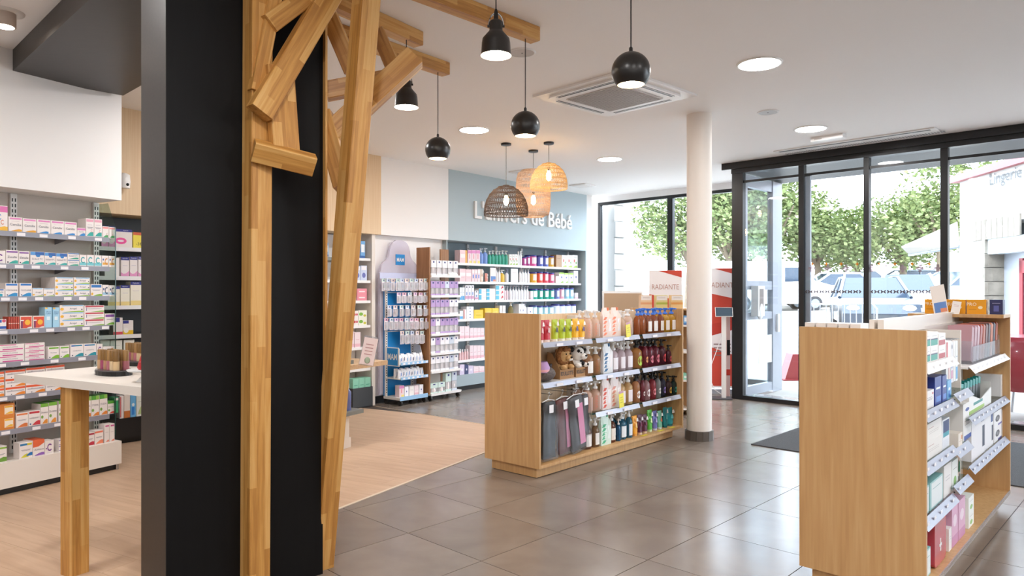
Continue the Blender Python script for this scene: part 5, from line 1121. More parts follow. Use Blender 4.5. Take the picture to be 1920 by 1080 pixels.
c = tabpt(262, 676); o = put(carton_mesh('kraft_box', .075, .245, .05), 'carton', (c.x + .01, c.y + .09, .969), trz, 'tall dusty pink carton standing at the back of the high table', 'carton')
m = MB(); m.box(-.0375, .0375, -.0006, 0, .0, .245, '#b98a8c')
for k in range(5): m.add([(-.03 + .012 * k, -.0012, .02 + .03 * k), (-.015 + .012 * k, -.0012, .03 + .03 * k), (-.02 + .012 * k, -.0012, .07 + .03 * k)], [[0, 1, 2]], '#6d4a48')
m.obj('sleeve', o)
# ================================================================== island counter behind the leaning timber
ie = Vector(gnd(658, 838).xy) - TB * 1.0; irz = math.atan2(TA.y, TA.x)
isl = thing('island_counter', 'white stepped display island behind the leaning timber', 'counter', (ie.x, ie.y, 0), irz)
MB().box(-.55, 0, 0, 1.0, .0, .09, 'white_laminate').obj('plinth', isl); MB().box(-.55, -.012, 0, .99, .09, .30, 'white_laminate').obj('body', isl)
MB().box(-.57, .07, -.02, 1.09, .30, .335, 'slate_shelf').obj('lower_shelf', isl)
MB().box(-.55, -.10, .0, .96, .335, .70, 'white_laminate').obj('upper_body', isl)
MB().box(-.57, .05, -.04, 1.46, .70, .742, 'table_oak').obj('top', isl)
MB().box(-.45, -.02, .0, 1.06, .7425, .775, 'slate_shelf').obj('riser', isl)
MB().box(-.5, -.46, .3, .34, .775, 1.95, 'slate_shelf').obj('post', isl)
for z in (1.24, 1.70): MB().box(-.46, -.04, .0, 1.08, z - .03, z, 'slate_shelf').obj('upper_shelf', isl)
def isl_pt(x, y, z): a = math.cos(irz), math.sin(irz); return (ie.x + x * a[0] - y * a[1], ie.y + x * a[1] + y * a[0], z)
def bag(x, y, z, w_, h_, c, label, hd=True):
    t_ = thing('handbag', label, 'bag', isl_pt(x, y, z + .001), irz + math.pi / 2)
    m = MB(); m.prism([(-w_ / 2, 0), (w_ / 2, 0), (w_ * .44, h_ * .85), (w_ * .4, h_), (-w_ * .4, h_), (-w_ * .44, h_ * .85)], -.05, .05, c); m.obj('body', t_)
    MB().box(w_ * .2, w_ * .34, -.052, -.05, h_ * .12, h_ * .25, '#efe0da').obj('label', t_)
    if hd: MB().tube([(w_ * .25 * math.cos(R(a)), 0, h_ + w_ * .3 * math.sin(R(a))) for a in range(0, 181, 20)], .008, c).obj('handle', t_)
bag(-.10, .72, .775, .30, .40, '#8c2f2c', 'dark red bag on the island riser, behind the leaning timber', False)
bag(-.12, .30, .775, .30, .34, '#5a2a26', 'maroon bag further along the island riser')
bag(-.20, .45, 1.24, .4, .2, '#7d4a2c', 'brown leather pouch on the middle island shelf', False)
bag(-.20, .45, 1.70, .5, .34, '#a9836a', 'tan patterned bag with a loop handle on the top island shelf')
o = MB(); o.box(0, .135, 0, .005, 0, .27, 'acrylic'); o.box(.006, .129, -.0015, -.0005, .01, .255, '#ead7d6')
for k in range(4): o.box(.03, .10, -.003, -.0015, .19 - .03 * k, .197 - .03 * k, '#b98a8c')
o.ball((.07, -.004, .05), .025, '#a9b8a0', 8, 6, (1, .1, 1.2)); o = o.obj('acrylic_sign', None, (0, 0, 0)); q = at(672, 671, 6.36); o.location = (q.x, q.y, .7432); o.rotation_euler = (R(-14), R(10), R(4))
tag(o, 'leaning clear acrylic sign holder with a pale pink card', 'sign')
for k, (y, hh, w_) in enumerate(((.84, .27, .075), (.96, .24, .085))):
    me, nm_, ct, ps = bottle_parts('clearplain,#8f9ad8,%s' % ('#e8c9c0' if k else '#8f9ad8'), w_, hh)
    put(me, nm_, isl_pt(.03, y, .3355), irz + math.pi / 2, ['tall lavender bottle on the lower island shelf', 'lavender bottle with a pale cap on the lower island shelf'][k], ct, None, ps)
# ================================================================== gondola in mid floor
def gondola(u, Lg, Wg, label, zt=1.23, zb=.08):
    g = thing('oak_gondola', label, 'shelving', u.loc, u.rz)
    MB().box(.03, Lg - .12, .05, Wg - .05, 0.004, zb, 'oak').obj('plinth', g)
    MB().box(0, .022, 0, Wg, zb, zt, 'oak').obj('end_panel', g); MB().box(Lg - .022, Lg, 0, Wg, zb, zt, 'oak').obj('end_panel', g)
    MB().box(.022, Lg - .022, .0, Wg, zb, zb + .022, 'oak').obj('deck', g)
    return g
g1 = gondola(G1, 2.18, .56, 'oak gondola of shower products in the middle of the floor')
MB().box(.022, 2.158, .272, .288, .102, 1.215, 'oak_pale').obj('spine', g1)
ZG = [1.01, .705, .40]; ZGD = .1025
def perf(par, s, d, z0, z1, w_=.03):
    m = MB(); m.box(s - .012, s + .012, d - w_, d, z0, z1, 'white_metal'); o = m.obj('upright', par); m = MB(); z = z0 + .03
    while z < z1 - .03: m.box(s - .0126, s - .012, d - w_ * .7, d - w_ * .45, z, z + .008, 'dark_grey'); z += .032
    tag(m.obj('hole_row', o), kind='stuff')
sa, sb_ = .70, 1.42
for s in (sa, sb_): perf(g1, s, .272, .102, 1.2, .09)
for (a, b, zs_, glass) in ((.03, sa - .012, (ZG[0], ZG[1]), 0), (sa + .012, sb_ - .012, ZG, 1), (sb_ + .012, 2.15, ZG, 1)):
    for z in zs_:
        o = MB().box(a, b, .03, .27, z - .012, z, 'shelf_glass' if glass else 'white_metal').obj('shelf', g1)
        if glass: MB().box(a, b, .0285, .03, z - .012, z, 'glass_edge').obj('glass_edge', o)
        m = MB(); m.add([(a + .03, .018, z + .004), (b, .018, z + .004), (b, .004, z - .034), (a + .03, .004, z - .034)], [[0, 3, 2, 1]], 'strip_silver'); m.add([(a + .03, .018, z + .004), (b, .018, z + .004), (b, .022, z + .004), (a + .03, .022, z + .004), ], [[0, 1, 2, 3]], 'strip_silver'); m.obj('price_strip', o)
        for k in range(2): MB().box(a + .18 + .25 * k, a + .26 + .25 * k, -.001, .0005, z - .03, z - .008, 'tag').obj('price_tag', o)
DG = .045
W1 = 'the mid-floor gondola'
tb1 = '@tube,%s,%s,%s'
def T(c, cap, pr): return tb1 % (c, cap, pr)
shelf_at(G1, DG, ZG[0], [(1014, 1026, 600, T('#c0303f', '#f0dcd8', '#e8c0c0'), 'red squeeze tube'), (1026.5, 1038.5, 600, T('#c0303f', '#f0dcd8', '#e8c0c0'), 'red squeeze tube'), (1041, 1053.5, 599.5, T('#b6c52a', '#efe8d8', '#4a4a44'), 'lime green squeeze tube'), (1054.5, 1067, 599, T('#b6c52a', '#efe8d8', '#4a4a44'), 'lime green squeeze tube'), (1067.5, 1079, 599, T('#b6c52a', '#efe8d8', '#4a4a44'), 'lime green squeeze tube'),
  (1079.5, 1091, 598.5, T('#f0b425', '#efe2d8', '#5d4a78'), 'golden yellow squeeze tube'), (1091.5, 1103, 598.5, T('#f0b425', '#efe2d8', '#5d4a78'), 'golden yellow squeeze tube')], 'mid gondola top shelf')
CL = '@clearpumpleaf,#f6dccb,#f2efee,#ee8a5c'
shelf_at(G1, DG, ZG[0], [(1104, 1116.5, 582, CL, 'clear peach pump bottle with orange leaf print', 1, 2), (1117, 1130, 581, CL, 'clear peach pump bottle with orange leaf print', 1, 2), (1131.5, 1148, 577, '@pouch,#f2d9cc,#ec7f52,#efe9ec', 'white refill pouch with orange leaf print'), (1148.5, 1165, 577, '@pouch,#f2d9cc,#ec7f52,#efe9ec', 'white refill pouch with orange leaf print'),
  (1164.5, 1178, 583, '@clearpump,#ecd2b8,#f2efee', 'clear honey pump bottle', 1, 2), (1180, 1193.5, 580, CL, 'clear pump bottle with orange leaf print beside the upright')], 'mid gondola top shelf')
BR = '@clearpump,#b86a3a,#2f6fd0'; BRL = '@clearpumplabel,#a8623a,#2f6fd0,#efeae4'; YL = '@clearpumplabel,#dcae3c,#2f6fd0,#efeae4'
shelf_at(G1, DG, ZG[0], [(1196, 1204.5, 580, BR, 'amber bottle with a blue pump and no label'), (1205, 1217, 580, BR, 'amber bottle with a blue pump and no label'), (1217.5, 1227, 578.5, BRL, 'amber bottle with a blue pump and white label', 1, 2), (1228, 1240, 578, BRL, 'amber bottle with a blue pump and white label', 1, 2), (1240.5, 1250, 578, BRL, 'amber bottle with a blue pump and white label'), (1250.5, 1262, 577.5, YL, 'golden bottle with a blue pump and white label', 1, 2), (1262.5, 1273, 577.5, YL, 'golden bottle with a blue pump and white label')], 'mid gondola top shelf')
BRN = '@clearpumpleaf,#c79a6e,#efecea,#b5552e'; LIL = '@clearpumplabel,#e2cfd6,#f0eeee,#ece6ea'
shelf_at(G1, DG, ZG[1], [(1104, 1118.5, 650, '@clearpumplabel,#c08f66,#efecea,#efe9e4', 'honey brown pump bottle', 1, 2), (1119, 1133.5, 650, BRN, 'brown patterned pump bottle', 1, 2), (1133, 1150, 645, '@pouch,#e9eaec,#3e6f9a,#efe9ec', 'white refill pouch with blue leaf print'), (1152, 1165.5, 643.5, LIL, 'pale lilac pump bottle', 1, 2), (1166, 1178.5, 642, LIL, 'pale lilac pump bottle', 1, 2), (1179.5, 1192.5, 640, LIL, 'pale lilac pump bottle', 1, 2)], 'mid gondola second shelf')
OV = lambda c, o: '@clearpumpoval,%s,#1c1a1b,%s' % (c, o)
shelf_at(G1, DG, ZG[1], [(1195.5, 1210.5, 638, OV('#c98c4e', '#a9cc3c'), 'amber bottle with a black pump and lime oval', 1, 2), (1211, 1219.5, 636, OV('#8c2c3c', '#e2a55e'), 'dark red bottle with a black pump and orange oval', 1, 2), (1220, 1230.5, 636, OV('#7d2138', '#e07f8c'), 'burgundy bottle with a black pump and pink oval', 1, 2), (1231, 1242.5, 636, OV('#7d2138', '#e07f8c'), 'burgundy bottle with a black pump and pink oval', 1, 2), (1243.5, 1255, 636, OV('#5c1a2e', '#cf3b3e'), 'dark burgundy bottle with a black pump and red oval', 1, 2), (1255.5, 1263.5, 646, OV('#5a1f30', '#c9384a'), 'small dark bottle with a black pump and red oval')], 'mid gondola second shelf')
SAL = '@clearpumpleaf,#f2cdb8,#f2efee,#d8573e'
shelf_at(G1, DG, ZG[2], [(1102, 1117, 717, SAL, 'clear peach pump bottle with red leaf print', 1, 2), (1117.5, 1132, 714, SAL, 'clear peach pump bottle with red leaf print', 1, 2), (1131, 1147, 708, '@pouch,#efe0dc,#d5543e,#efe9ec', 'white refill pouch with red leaf print'), (1148, 1165, 705, '@pouch,#efe0dc,#e09a8c,#efe9ec', 'white refill pouch with rose leaf print'), (1166, 1179, 706, '@clearpumplabel,#ecc78e,#f2efee,#efe4e6', 'clear honey pump bottle with white label', 1, 2), (1180, 1193, 703, '@clearpumplabel,#ecc78e,#f2efee,#efe4e6', 'clear honey pump bottle with white label', 1, 2)], 'mid gondola third shelf')
shelf_at(G1, DG, ZG[2], [(1194, 1205.5, 701, OV('#c98c5e', '#ece6e2'), 'amber bottle with a black pump and white oval', 1, 2), (1206, 1213, 700, OV('#8c3a44', '#ece6e2'), 'plum bottle with a black pump'), (1213.5, 1224.5, 699, OV('#b98a8c', '#ece6e2'), 'rose clear bottle with a black pump and white oval', 1, 2), (1225, 1234.5, 698, OV('#a83a44', '#e0858a'), 'red bottle with a black pump and pink oval', 1, 2), (1235, 1243.5, 697, OV('#9a9a98', '#e6e2e0'), 'grey clear bottle with a black pump and white oval', 1, 2), (1244, 1253.5, 696, OV('#2d2e46', '#9a84cc'), 'navy bottle with a black pump and violet oval', 1, 2), (1255, 1264.5, 704, OV('#4a2a2c', '#dfae3c'), 'small dark bottle with a black pump and yellow oval'), (1265, 1273, 704, OV('#22403c', '#2f9a86'), 'small dark bottle with a black pump and green oval')], 'mid gondola third shelf')
shelf_at(G1, DG, ZGD, [(1101, 1117, 786, '@clearpumplabel,#8a5a44,#f0ecea,#efeae4', 'brown liquid soap bottle', 1, 2), (1117.5, 1130, 784, '@clearpumplabel,#9a7a5a,#f0ecea,#efeae4', 'olive brown liquid soap bottle', 1, 2), (1129, 1147, 777, '@pouch,#dcefe2,#4fb583,#eaf2ec', 'mint green refill pouch'), (1147.5, 1160.5, 776, '@clearpumplabel,#8a4f34,#f0ecea,#efe6da', 'chestnut soap bottle with cream label'), (1161, 1167, 785, '@clearpump,#2f6f9c,#f0ecea', 'blue soap bottle turned away'), (1167.5, 1180.5, 772, '@clearpumplabel,#3d7f9c,#f0ecea,#eaeef0', 'blue soap bottle with white label', 1, 2), (1181, 1190.5, 769, '@clearpumplabel,#3d7f9c,#f0ecea,#eaeef0', 'blue soap bottle with white label', 1, 2)], 'mid gondola deck')
shelf_at(G1, DG, ZGD, [(1191.5, 1200.5, 781, T('#eda227', '#e9a24a', '#f2d08a'), 'orange yellow tube'), (1201, 1210, 778, T('#5a2038', '#d9bfa8', '#7d3450'), 'plum tube'), (1210.5, 1219, 777, T('#5a2038', '#d9bfa8', '#7d3450'), 'plum tube'), (1219.5, 1228.5, 769, T('#57b53c', '#c9dcb0', '#d8ecb0'), 'bright green tube'), (1229, 1238, 772, T('#6f6fb2', '#c9c9dc', '#b9b4dc'), 'violet tube'), (1238.5, 1247, 770, T('#7cc0a2', '#d2e4d8', '#e07a5a'), 'mint tube'), (1249, 1257, 765, T('#187f86', '#1a6a70', '#4fb0b0'), 'teal tube'), (1258, 1270.5, 765, T('#2297a0', '#1a7a84', '#5fc0c4'), 'wide teal tube')], 'mid gondola deck')
def card(px, py0, py1, u, d, kd, label, w_=.075, tilt=-8):
    s = u.s_at(px, d); h_ = u.z_at(px, py0, d) - u.z_at(px, py1, d); o = put(carton_mesh(kd, w_, round(h_, 3), .003), 'price_card', u.pt(s, d, u.z_at(px, py1, d)), u.rz, label, 'card')
    o.rotation_euler = (0, R(tilt), u.rz); return o
card(1179, 604, 632, G1, .002, 'price_card', 'yellow promotion card on the top shelf edge of the mid-floor gondola', .07)
card(1166, 733, 764, G1, .002, 'price_card', 'yellow promotion card on the lower shelf edge of the mid-floor gondola', .07, -5)
for k, px in enumerate((1208, 1240, 1260)):
    p = G1.pt(G1.s_at(px, .02), .025, ZGD + .0005); o = MB().box(-.05, .05, -.015, .012, 0, .0015, '#ead93a').obj('shelf_label', None, p, G1.rz)
    tag(o, ['yellow shelf label under the plum tubes', 'yellow shelf label under the violet tube', 'yellow shelf label under the teal tubes'][k], 'label')
# ---- plush animals in kraft boxes
def plush_box(px0, px1, label, cow):
    d = .085; s = (G1.s_at(px0, d) + G1.s_at(px1, d)) / 2; w_ = G1.s_at(px1, d) - G1.s_at(px0, d); loc = G1.pt(s, d, ZG[1] + .0005)
    b = thing('kraft_gift_box', 'open kraft gift box holding the ' + label, 'box', loc, G1.rz)
    MB().box(-w_ / 2, w_ / 2, 0, .13, 0, .004, 'kraft').obj('base', b); m = MB(); m.box(-w_ / 2, w_ / 2, 0, .004, .004, .075, 'kraft'); m.text('BOUILLOTTE', 0, .042, -.0014, .032, '#2a211c', w_ * .9, .02); m.obj('front', b)
    for sx in (-1, 1):
        m = MB(); m.prism([(0, .004), (.126, .004), (.126, .21), (.08, .20), (.0, .075)], 0, .004, 'kraft'); m.v = [(sx * (w_ / 2 - .004) - .002 + v[1], .004 + v[0], v[2]) for v in m.v]; m.obj('side', b)
    MB().box(-w_ / 2 + .004, w_ / 2 - .004, .126, .13, .004, .2, 'kraft').obj('back', b)
    t_ = thing('plush_' + ('cow' if cow else 'lion'), label, 'plush toy', (loc[0] - G1.n.x * -.0, loc[1], loc[2] + .0045), G1.rz)
    fur = 'fur_white' if cow else 'fur_lion'; m = MB()
    m.ball((0, .065, .085), .064, fur, 14, 10, (1.05, .9, 1.3)); m.ball((-.01, .035, .178), .062, fur, 14, 10, (1.05, .95, .95)); m.ball((-.005, -.026, .160), .032, fur, 12, 8, (1.1, .8, .8))
    for sx in (-1, 1): m.ball((sx * .05, .0, .088), .024, fur, 10, 7, (.9, 1.3, .8))
    m.obj('body', t_)
    for sx in (-1, 1):
        MB().ball((sx * .062 - .01, .04, .215), .022, 'fur_black' if cow else 'mane', 8, 6, (1.3, .6, .9)).obj('ear', t_); MB().ball((sx * .024 - .01, -.020, .193), .0065, 'fur_black', 6, 5).obj('eye', t_)
    MB().ball((-.005, -.050, .168), .011, 'fur_black', 8, 6, (1.3, .7, .8)).obj('nose', t_)
    if cow:
        for x, y, z, r_ in ((-.045, -.004, .205, .015), (.03, -.012, .212, .014), (.03, .008, .10, .02), (-.035, .014, .085, .017), (.0, .006, .125, .013), (.05, -.026, .092, .011)): MB().ball((x, y, z), r_, 'fur_black', 8, 6, (1, .7, 1)).obj('spot', t_)
    else:
        m = MB()
        for k in range(16): a = 2 * math.pi * k / 16; m.ball((-.01 + .064 * math.cos(a), .028, .180 + .062 * math.sin(a)), .023, 'mane', 8, 6)
        for k in range(5): m.ball((-.038 + .014 * k, -.004, .226), .016, 'mane', 8, 6)
        m.obj('mane', t_); MB().ball((-.005, -.038, .152), .022, 'fur_white', 8, 6, (1.1, .7, .6)).obj('muzzle', t_)
plush_box(1050, 1076, 'brown lion plush hot-water toy on the gondola shelf', False)
plush_box(1080, 1101, 'black-spotted white cow plush on the gondola shelf', True)
s = G1.s_at(1031, .05); t_ = thing('wool_slipper', 'grey wool slipper with a lilac printed sleeve, at the oak end panel', 'slipper', G1.pt(s, .05, ZG[1] + .0005), G1.rz)
MB().ball((0.0, .06, .06), .082, 'wool', 16, 10, (1.15, 1.1, .73)).obj('body', t_)
m = MB(); m.lathe([(.074, .075), (.068, .115), (.050, .155)], '#b58fc0', 18, (-.035, .06, 0)); m.lathe([(.0755, .08), (.073, .098)], '#e0a0a8', 18, (-.035, .06, 0)); m.obj('sleeve', t_)
MB().lathe([(.045, .08), (.05, .13)], '#241f22', 16, (.05, .08, 0)).obj('cuff', t_)
# ---- garments in clear bags on prong hooks
for z in (.62, .60): pass
hk = [(.10, .616), (.27, .622), (.43, .617), (.60, .611)]
bgs = [('#1f2125', 'charcoal', 1028, 1013, 1046, 871), ('#6a3634', 'auburn and pink', 1053, 1036, 1070, 868), ('#454347', 'grey with a pink stripe', 1074, 1054, 1092, 866), ('#39353a', 'dark grey', 1092, 1080, 1103, 820)]
for k, (c, nm_, pxc, pxa, pxb, yb) in enumerate(bgs):
    d = .05 + .02 * (k % 2); s = G1.s_at(pxc, d); z = .615; w_ = (G1.s_at(pxb, d) - G1.s_at(pxa, d)) * .85; zb_ = max(.112, G1.z_at(pxc, yb, d)); h_ = z - .055 - zb_
    hk_ = MB().tube([(s, .27, z), (s, .02, z), (s, .012, z + .01)], .003, 'steel').obj('prong_hook', g1)
    t_ = thing('bagged_garment', nm_ + ' garment in a clear hanging bag on the mid-floor gondola', 'garment', G1.pt(s, d, z), G1.rz); t_.rotation_euler = (0, R((0, -5, -9, -4)[k]), G1.rz)
    MB().tube([(0, 0, .006), (.012, 0, .012), (.02, 0, .0), (.012, 0, -.014), (0, 0, -.022), (0, 0, -.04)], .003, 'white_plastic').obj('hanger_hook', t_)
    MB().tube([(-w_ * .4, 0, -.055), (0, 0, -.04), (w_ * .4, 0, -.055)], .004, 'white_plastic').obj('hanger_bar', t_)
    m = MB(); n = 10
    fr_ = []; 
    for i in range(n + 1):
        f_ = i / n; x0 = -w_ * .4 - .006 * math.sin(i * 1.7); x1 = w_ * .4 + .006 * math.cos(i * 1.3); zc = -.06 - f_ * (h_ - .02)
        fr_.append((x0, -.012 - .006 * math.sin(i), zc)); fr_.append((x1, -.012 + .006 * math.cos(i * 1.4), zc)); fr_.append((x0, .014, zc)); fr_.append((x1, .014, zc))
    fs = []
    for i in range(n): a = 4 * i; b = a + 4; fs += [(a, b, b + 1, a + 1), (a + 2, a + 3, b + 3, b + 2), (a, a + 2, b + 2, b), (a + 1, b + 1, b + 3, a + 3)]
    m.add(fr_, fs + [(0, 1, 3, 2), (4 * n, 4 * n + 2, 4 * n + 3, 4 * n + 1)], c, True); m.obj('garment', t_)
    if k in (1, 2): MB().box(w_ * .05, w_ * .36, -.021, -.018, -h_, -.12, '#e58fb4' if k == 2 else '#cf7a9a').obj('stripe', t_)
    m = MB(); pts = [(-w_ * .12, -.045), (w_ * .12, -.045), (w_ * .48, -.10), (w_ * .5, -h_ - .05), (-w_ * .5, -h_ - .05), (-w_ * .48, -.10)]; m.prism(pts, -.026, .022, 'bag_film'); m.obj('clear_bag', t_)
    MB().box(-.02, .03, -.028, -.0265, -.14, -.08, 'tag').obj('swing_tag', t_)
# ================================================================== gondola near the camera
g2 = gondola(G2, 2.16, .54, 'large oak gondola of first-aid goods nearest the camera')
MB().box(.022, 2.138, .262, .278, .102, 1.20, 'white_laminate').obj('spine', g2)
sd = 1.0
m = MB(); m.box(sd - .008, sd + .008, .06, .262, .102, 1.19, 'white_laminate'); fin = m.obj('divider_panel', g2); m = MB(); z = .16
while z < 1.15: m.box(sd - .0086, sd - .008, .085, .092, z, z + .008, 'dark_grey'); z += .05
tag(m.obj('hole_row', fin), kind='stuff')
MB().box(.25, sd + .01, .235, .262, 1.19, 1.262, 'white_laminate').obj('header_board', g2); MB().box(.25, 2.10, .278, .30, 1.19, 1.262, 'white_laminate').obj('header_board', g2)
def g2shelf(a, b, z, k='shelf_glass'):
    o = MB().box(a, b, .03, .26, z - .010, z, k).obj('shelf', g2)
    if 'glass' in k: MB().box(a, b, .0285, .03, z - .010, z, 'glass_edge').obj('glass_edge', o)
    m = MB(); m.add([(a, .026, z + .006), (b, .026, z + .006), (b, -.004, z - .03), (a, -.004, z - .03)], [[0, 3, 2, 1]], 'white_plastic' if k == 'white_metal' else 'strip_lavender'); m.obj('price_strip', o)
    n = int((b - a) / .12)
    for i in range(n): MB().box(a + .03 + .12 * i, a + .065 + .12 * i, .0062, .0068, z - .016, z - .002, 'tag').obj('price_tag', o)
Z1, Z2, Z3 = [1.07, .862, .63, .39], [.88, .60, .42], [.99, .715, .452]
for i, z in enumerate(Z1): g2shelf(.025, .64, z, 'white_metal' if i == 0 else 'shelf_glass')
for z in Z2: g2shelf(.65, sd - .01, z)
for i, z in enumerate(Z3): g2shelf(sd + .01, 2.13, z, 'white_metal' if i == 0 else 'shelf_glass')
MB().box(.022, 2.138, -.004, 0, .085, .112, 'acrylic').obj('deck_strip', g2)
W2 = 'the gondola nearest the camera'
D2 = .04
def on2(z, items, where): shelf_at(G2, D2, z, items, where)
on2(Z1[0], [(1734, 1744.5, 624, 'green_med', 'white carton with green panel, stacked in two', 2), (1745, 1758.5, 623, 'green_med', 'white carton with green panel, stacked in two', 2), (1760, 1772.5, 625, 'red_med', 'white carton with red panel, stacked in two', 2), (1773, 1784, 640, 'red_edge', 'leaning white and red carton')], 'front gondola top shelf')
on2(Z1[1], [(1734, 1751, 733, 'text_box', 'white carton with dark print', 1), (1753, 1765, 706, 'navy_box', 'tall royal blue carton'), (1767, 1775, 704, 'navy_box', 'tall royal blue carton'), (1776, 1784, 713, 'sky_box', 'sky blue carton')], 'front gondola second shelf')
on2(Z1[2], [(1735, 1766, 790, 'gauze_pack', 'white gauze pack, stacked in two', 2), (1767, 1780, 785, 'white_blue_box', 'navy and white tall carton')], 'front gondola third shelf')
on2(Z1[3], [(1733, 1742, 912, 'teal_box', 'pale teal carton'), (1743.5, 1768, 897, 'teal_box', 'wide pale teal and white carton'), (1770, 1784, 870, 'white_plain', 'plain white carton'), (1785, 1796, 862, 'white_green_pack', 'white carton with green spot')], 'front gondola fourth shelf')
on2(ZGD, [(1734, 1745, 1030, 'teal_box', 'teal carton')], 'front gondola deck')
# first aid box
s = G2.s_at(1764, D2); t_ = thing('first_aid_case', 'red first-aid case with a white cross on the gondola deck', 'case', G2.pt(s - .03, .035, ZGD + .0005), G2.rz)
pts = [(-.11, .02), (-.095, .005), (-.02, 0), (.095, .005), (.11, .02), (.11, .21), (.095, .225), (-.095, .225), (-.11, .21)]
m = MB(); m.prism(pts, 0, .09, 'red_gloss'); m.obj('body', t_); m = MB(); m.box(-.006, .006, -.0012, 0, .06, .12, 'white_plastic'); m.box(-.022, .022, -.0012, 0, .084, .096, 'white_plastic'); m.obj('cross_emblem', t_)
on2(ZGD, [(1779, 1784.5, 990, 'white_plain', 'white carton beside the red case'), (1785, 1796, 945, 'pink_diaper', 'pink diaper pack'), (1797, 1810, 935, 'pink_diaper', 'pink diaper pack'), (1816, 1826, 930, 'white_green_pack', 'white pack with green leaf', 2)], 'front gondola deck')
on2(Z2[0], [], '')
on2(Z2[1], [(1806, 1821, 755, 'dvice_tall', 'tall white device carton with blue foot')], 'front gondola narrow shelf')
shelf_at(G2, .025, Z2[1], [(1797, 1804.5, 812, 'soap_box', 'small cream and orange carton')], 'front gondola narrow shelf')
# hanging packs at the top of the narrow bay
for k in range(5):
    s = .68 + .055 * k; z = 1.15
    MB().tube([(s, .26, z), (s, .05, z)], .0022, 'steel', 5).obj('prong_hook', g2)
    me = carton_mesh(['white_plain', 'red_edge', 'pen_pink', 'white_plain', 'aqua_white'][k], .045, .21, .02)
    put(me, 'hanging_pack', G2.pt(s, .06, z - .222), G2.rz, ['slim white pack hanging beside the red cartons', 'slim red-edged pack hanging from a prong', 'slim pink-footed pack hanging from a prong', 'slim white pack hanging second from the divider', 'slim aqua-footed pack hanging next to the white divider'][k], 'pack')
for k in range(4):
    o = G2.pt(.70 + .075 * k, .05, Z2[2] + .0005); me, nm_, ct, ps = bottle_parts('jar,#e6cdbb', .078, .11)
    put(me, nm_, o, G2.rz, order(k, 4) + ' cream canister with green leaves on the low shelf of the front gondola', ct, 'leaf canisters', ps)
put(*bottle_parts('jar,#e6cdbb', .078, .11)[:2], G2.pt(.82, .055, Z2[2] + .1115), G2.rz, 'cream canister with green leaves stacked on top of the row', 'canister')
o = MB(); o.tube([(-.06, 0, .04), (.06, 0, .04)], .04, '#e88fb0', 14); o.tube([(-.0605, 0, .04), (-.075, 0, .04)], [.04, .015], '#f3e6ec', 14); o.tube([(.0605, 0, .04), (.075, 0, .04)], [.04, .015], '#f3e6ec', 14); o.tube([(-.03, 0, .04), (.02, 0, .04)], .0408, '#f6edf0', 14)
o = o.obj('cotton_roll', None, G2.pt(.78, -.0, Z2[2] + .0005), G2.rz); o.location = G2.pt(.76, .1, Z2[2] + .0005); tag(o, 'pink and white rolled cotton pack lying before the canisters', 'cotton roll')
# far bay: clear trays with sleeves
ob = thing('clear_sleeve_tray', 'clear acrylic tray of pink and rust sleeves on the far white shelf', 'tray', G2.pt(1.62, .04, Z3[0] + .0005), G2.rz)
m = MB()
for a in ((-.42, .42, 0, .003, 0, .10), (-.42, .42, .17, .173, 0, .16), (-.42, -.417, .003, .17, 0, .13), (.417, .42, .003, .17, 0, .13), (-.42, .42, .003, .17, 0, .003)): m.box(*a, 'acrylic')
m.obj('tray', ob)
sc_ = ['#b98a92', '#b98a92', '#c29aa2', '#a8483a', '#b5552f', '#6b3a30', '#4a3034', '#c9704a', '#3a3a4a', '#b5552f']
for k in range(10):
    o = MB().box(-.03, .03, 0, .12, 0, .20, sc_[k]).obj('boxed_sleeve', None, G2.pt(1.25 + .083 * k, .055, Z3[0] + .012), G2.rz); o.rotation_euler = (0, R(14), G2.rz)
    tag(o, ['first', 'second', 'third', 'fourth', 'fifth', 'sixth', 'seventh', 'eighth', 'ninth', 'last'][k] + ' sleeve from the divider in the clear tray, ' + ['dusty pink', 'dusty pink', 'pale pink', 'brick red', 'rust', 'brown', 'dark brown', 'orange', 'navy', 'rust'][k], 'sleeve')
ob = thing('brush_display', 'white card display tray of teal and grey brushes on the far gondola', 'tray', G2.pt(1.42, .04, Z3[1] + .0005), G2.rz)
m = MB(); m.prism([(-.32, 0), (.32, 0), (.32, .10), (0, .06), (-.32, .12)], 0, .004, '#f0eeea'); m.box(-.32, .32, .004, .16, 0, .004, '#f0eeea'); m.box(-.32, -.316, .004, .16, 0, .13, '#f0eeea'); m.box(.316, .32, .004, .16, 0, .13, '#f0eeea'); m.box(-.32, .1, -.001, 0, .005, .025, '#9cc04a'); m.box(-.2, .05, -.001, 0, .045, .06, '#2f8f8a'); m.obj('tray', ob)
for k in range(7):
    o = MB(); o.box(-.03, .03, 0, .03, 0, .12, '#5f6668'); o.box(-.03, .03, 0, .03, .12, .16, '#1fa39c'); o = o.obj('boxed_brush', None, G2.pt(1.18 + .08 * k, .09, Z3[1] + .0055), G2.rz); o.rotation_euler = (0, R(8), G2.rz)
    tag(o, 'teal-topped grey brush box, %s, leaning in the white card tray' % order(k, 7), 'brush box', 'brush boxes in the card tray')
shelf_at(G2, D2, Z3[1], [(1877, 1891, 700, 'device_box', 'small device carton with round photo')], 'front gondola middle far shelf')
shelf_at(G2, D2, Z3[2], [(1822, 1846, 768, 'monitor_box', 'blood pressure monitor carton', 1), (1847, 1862, 775, 'monitor_box', 'upright monitor carton with blue corner'), (1864, 1878, 770, 'device_box', 'white device carton with round photo, stacked in two', 2), (1879, 1891, 765, 'device_box', 'tall white device carton at the oak end panel', 1)], 'front gondola lower far shelf')
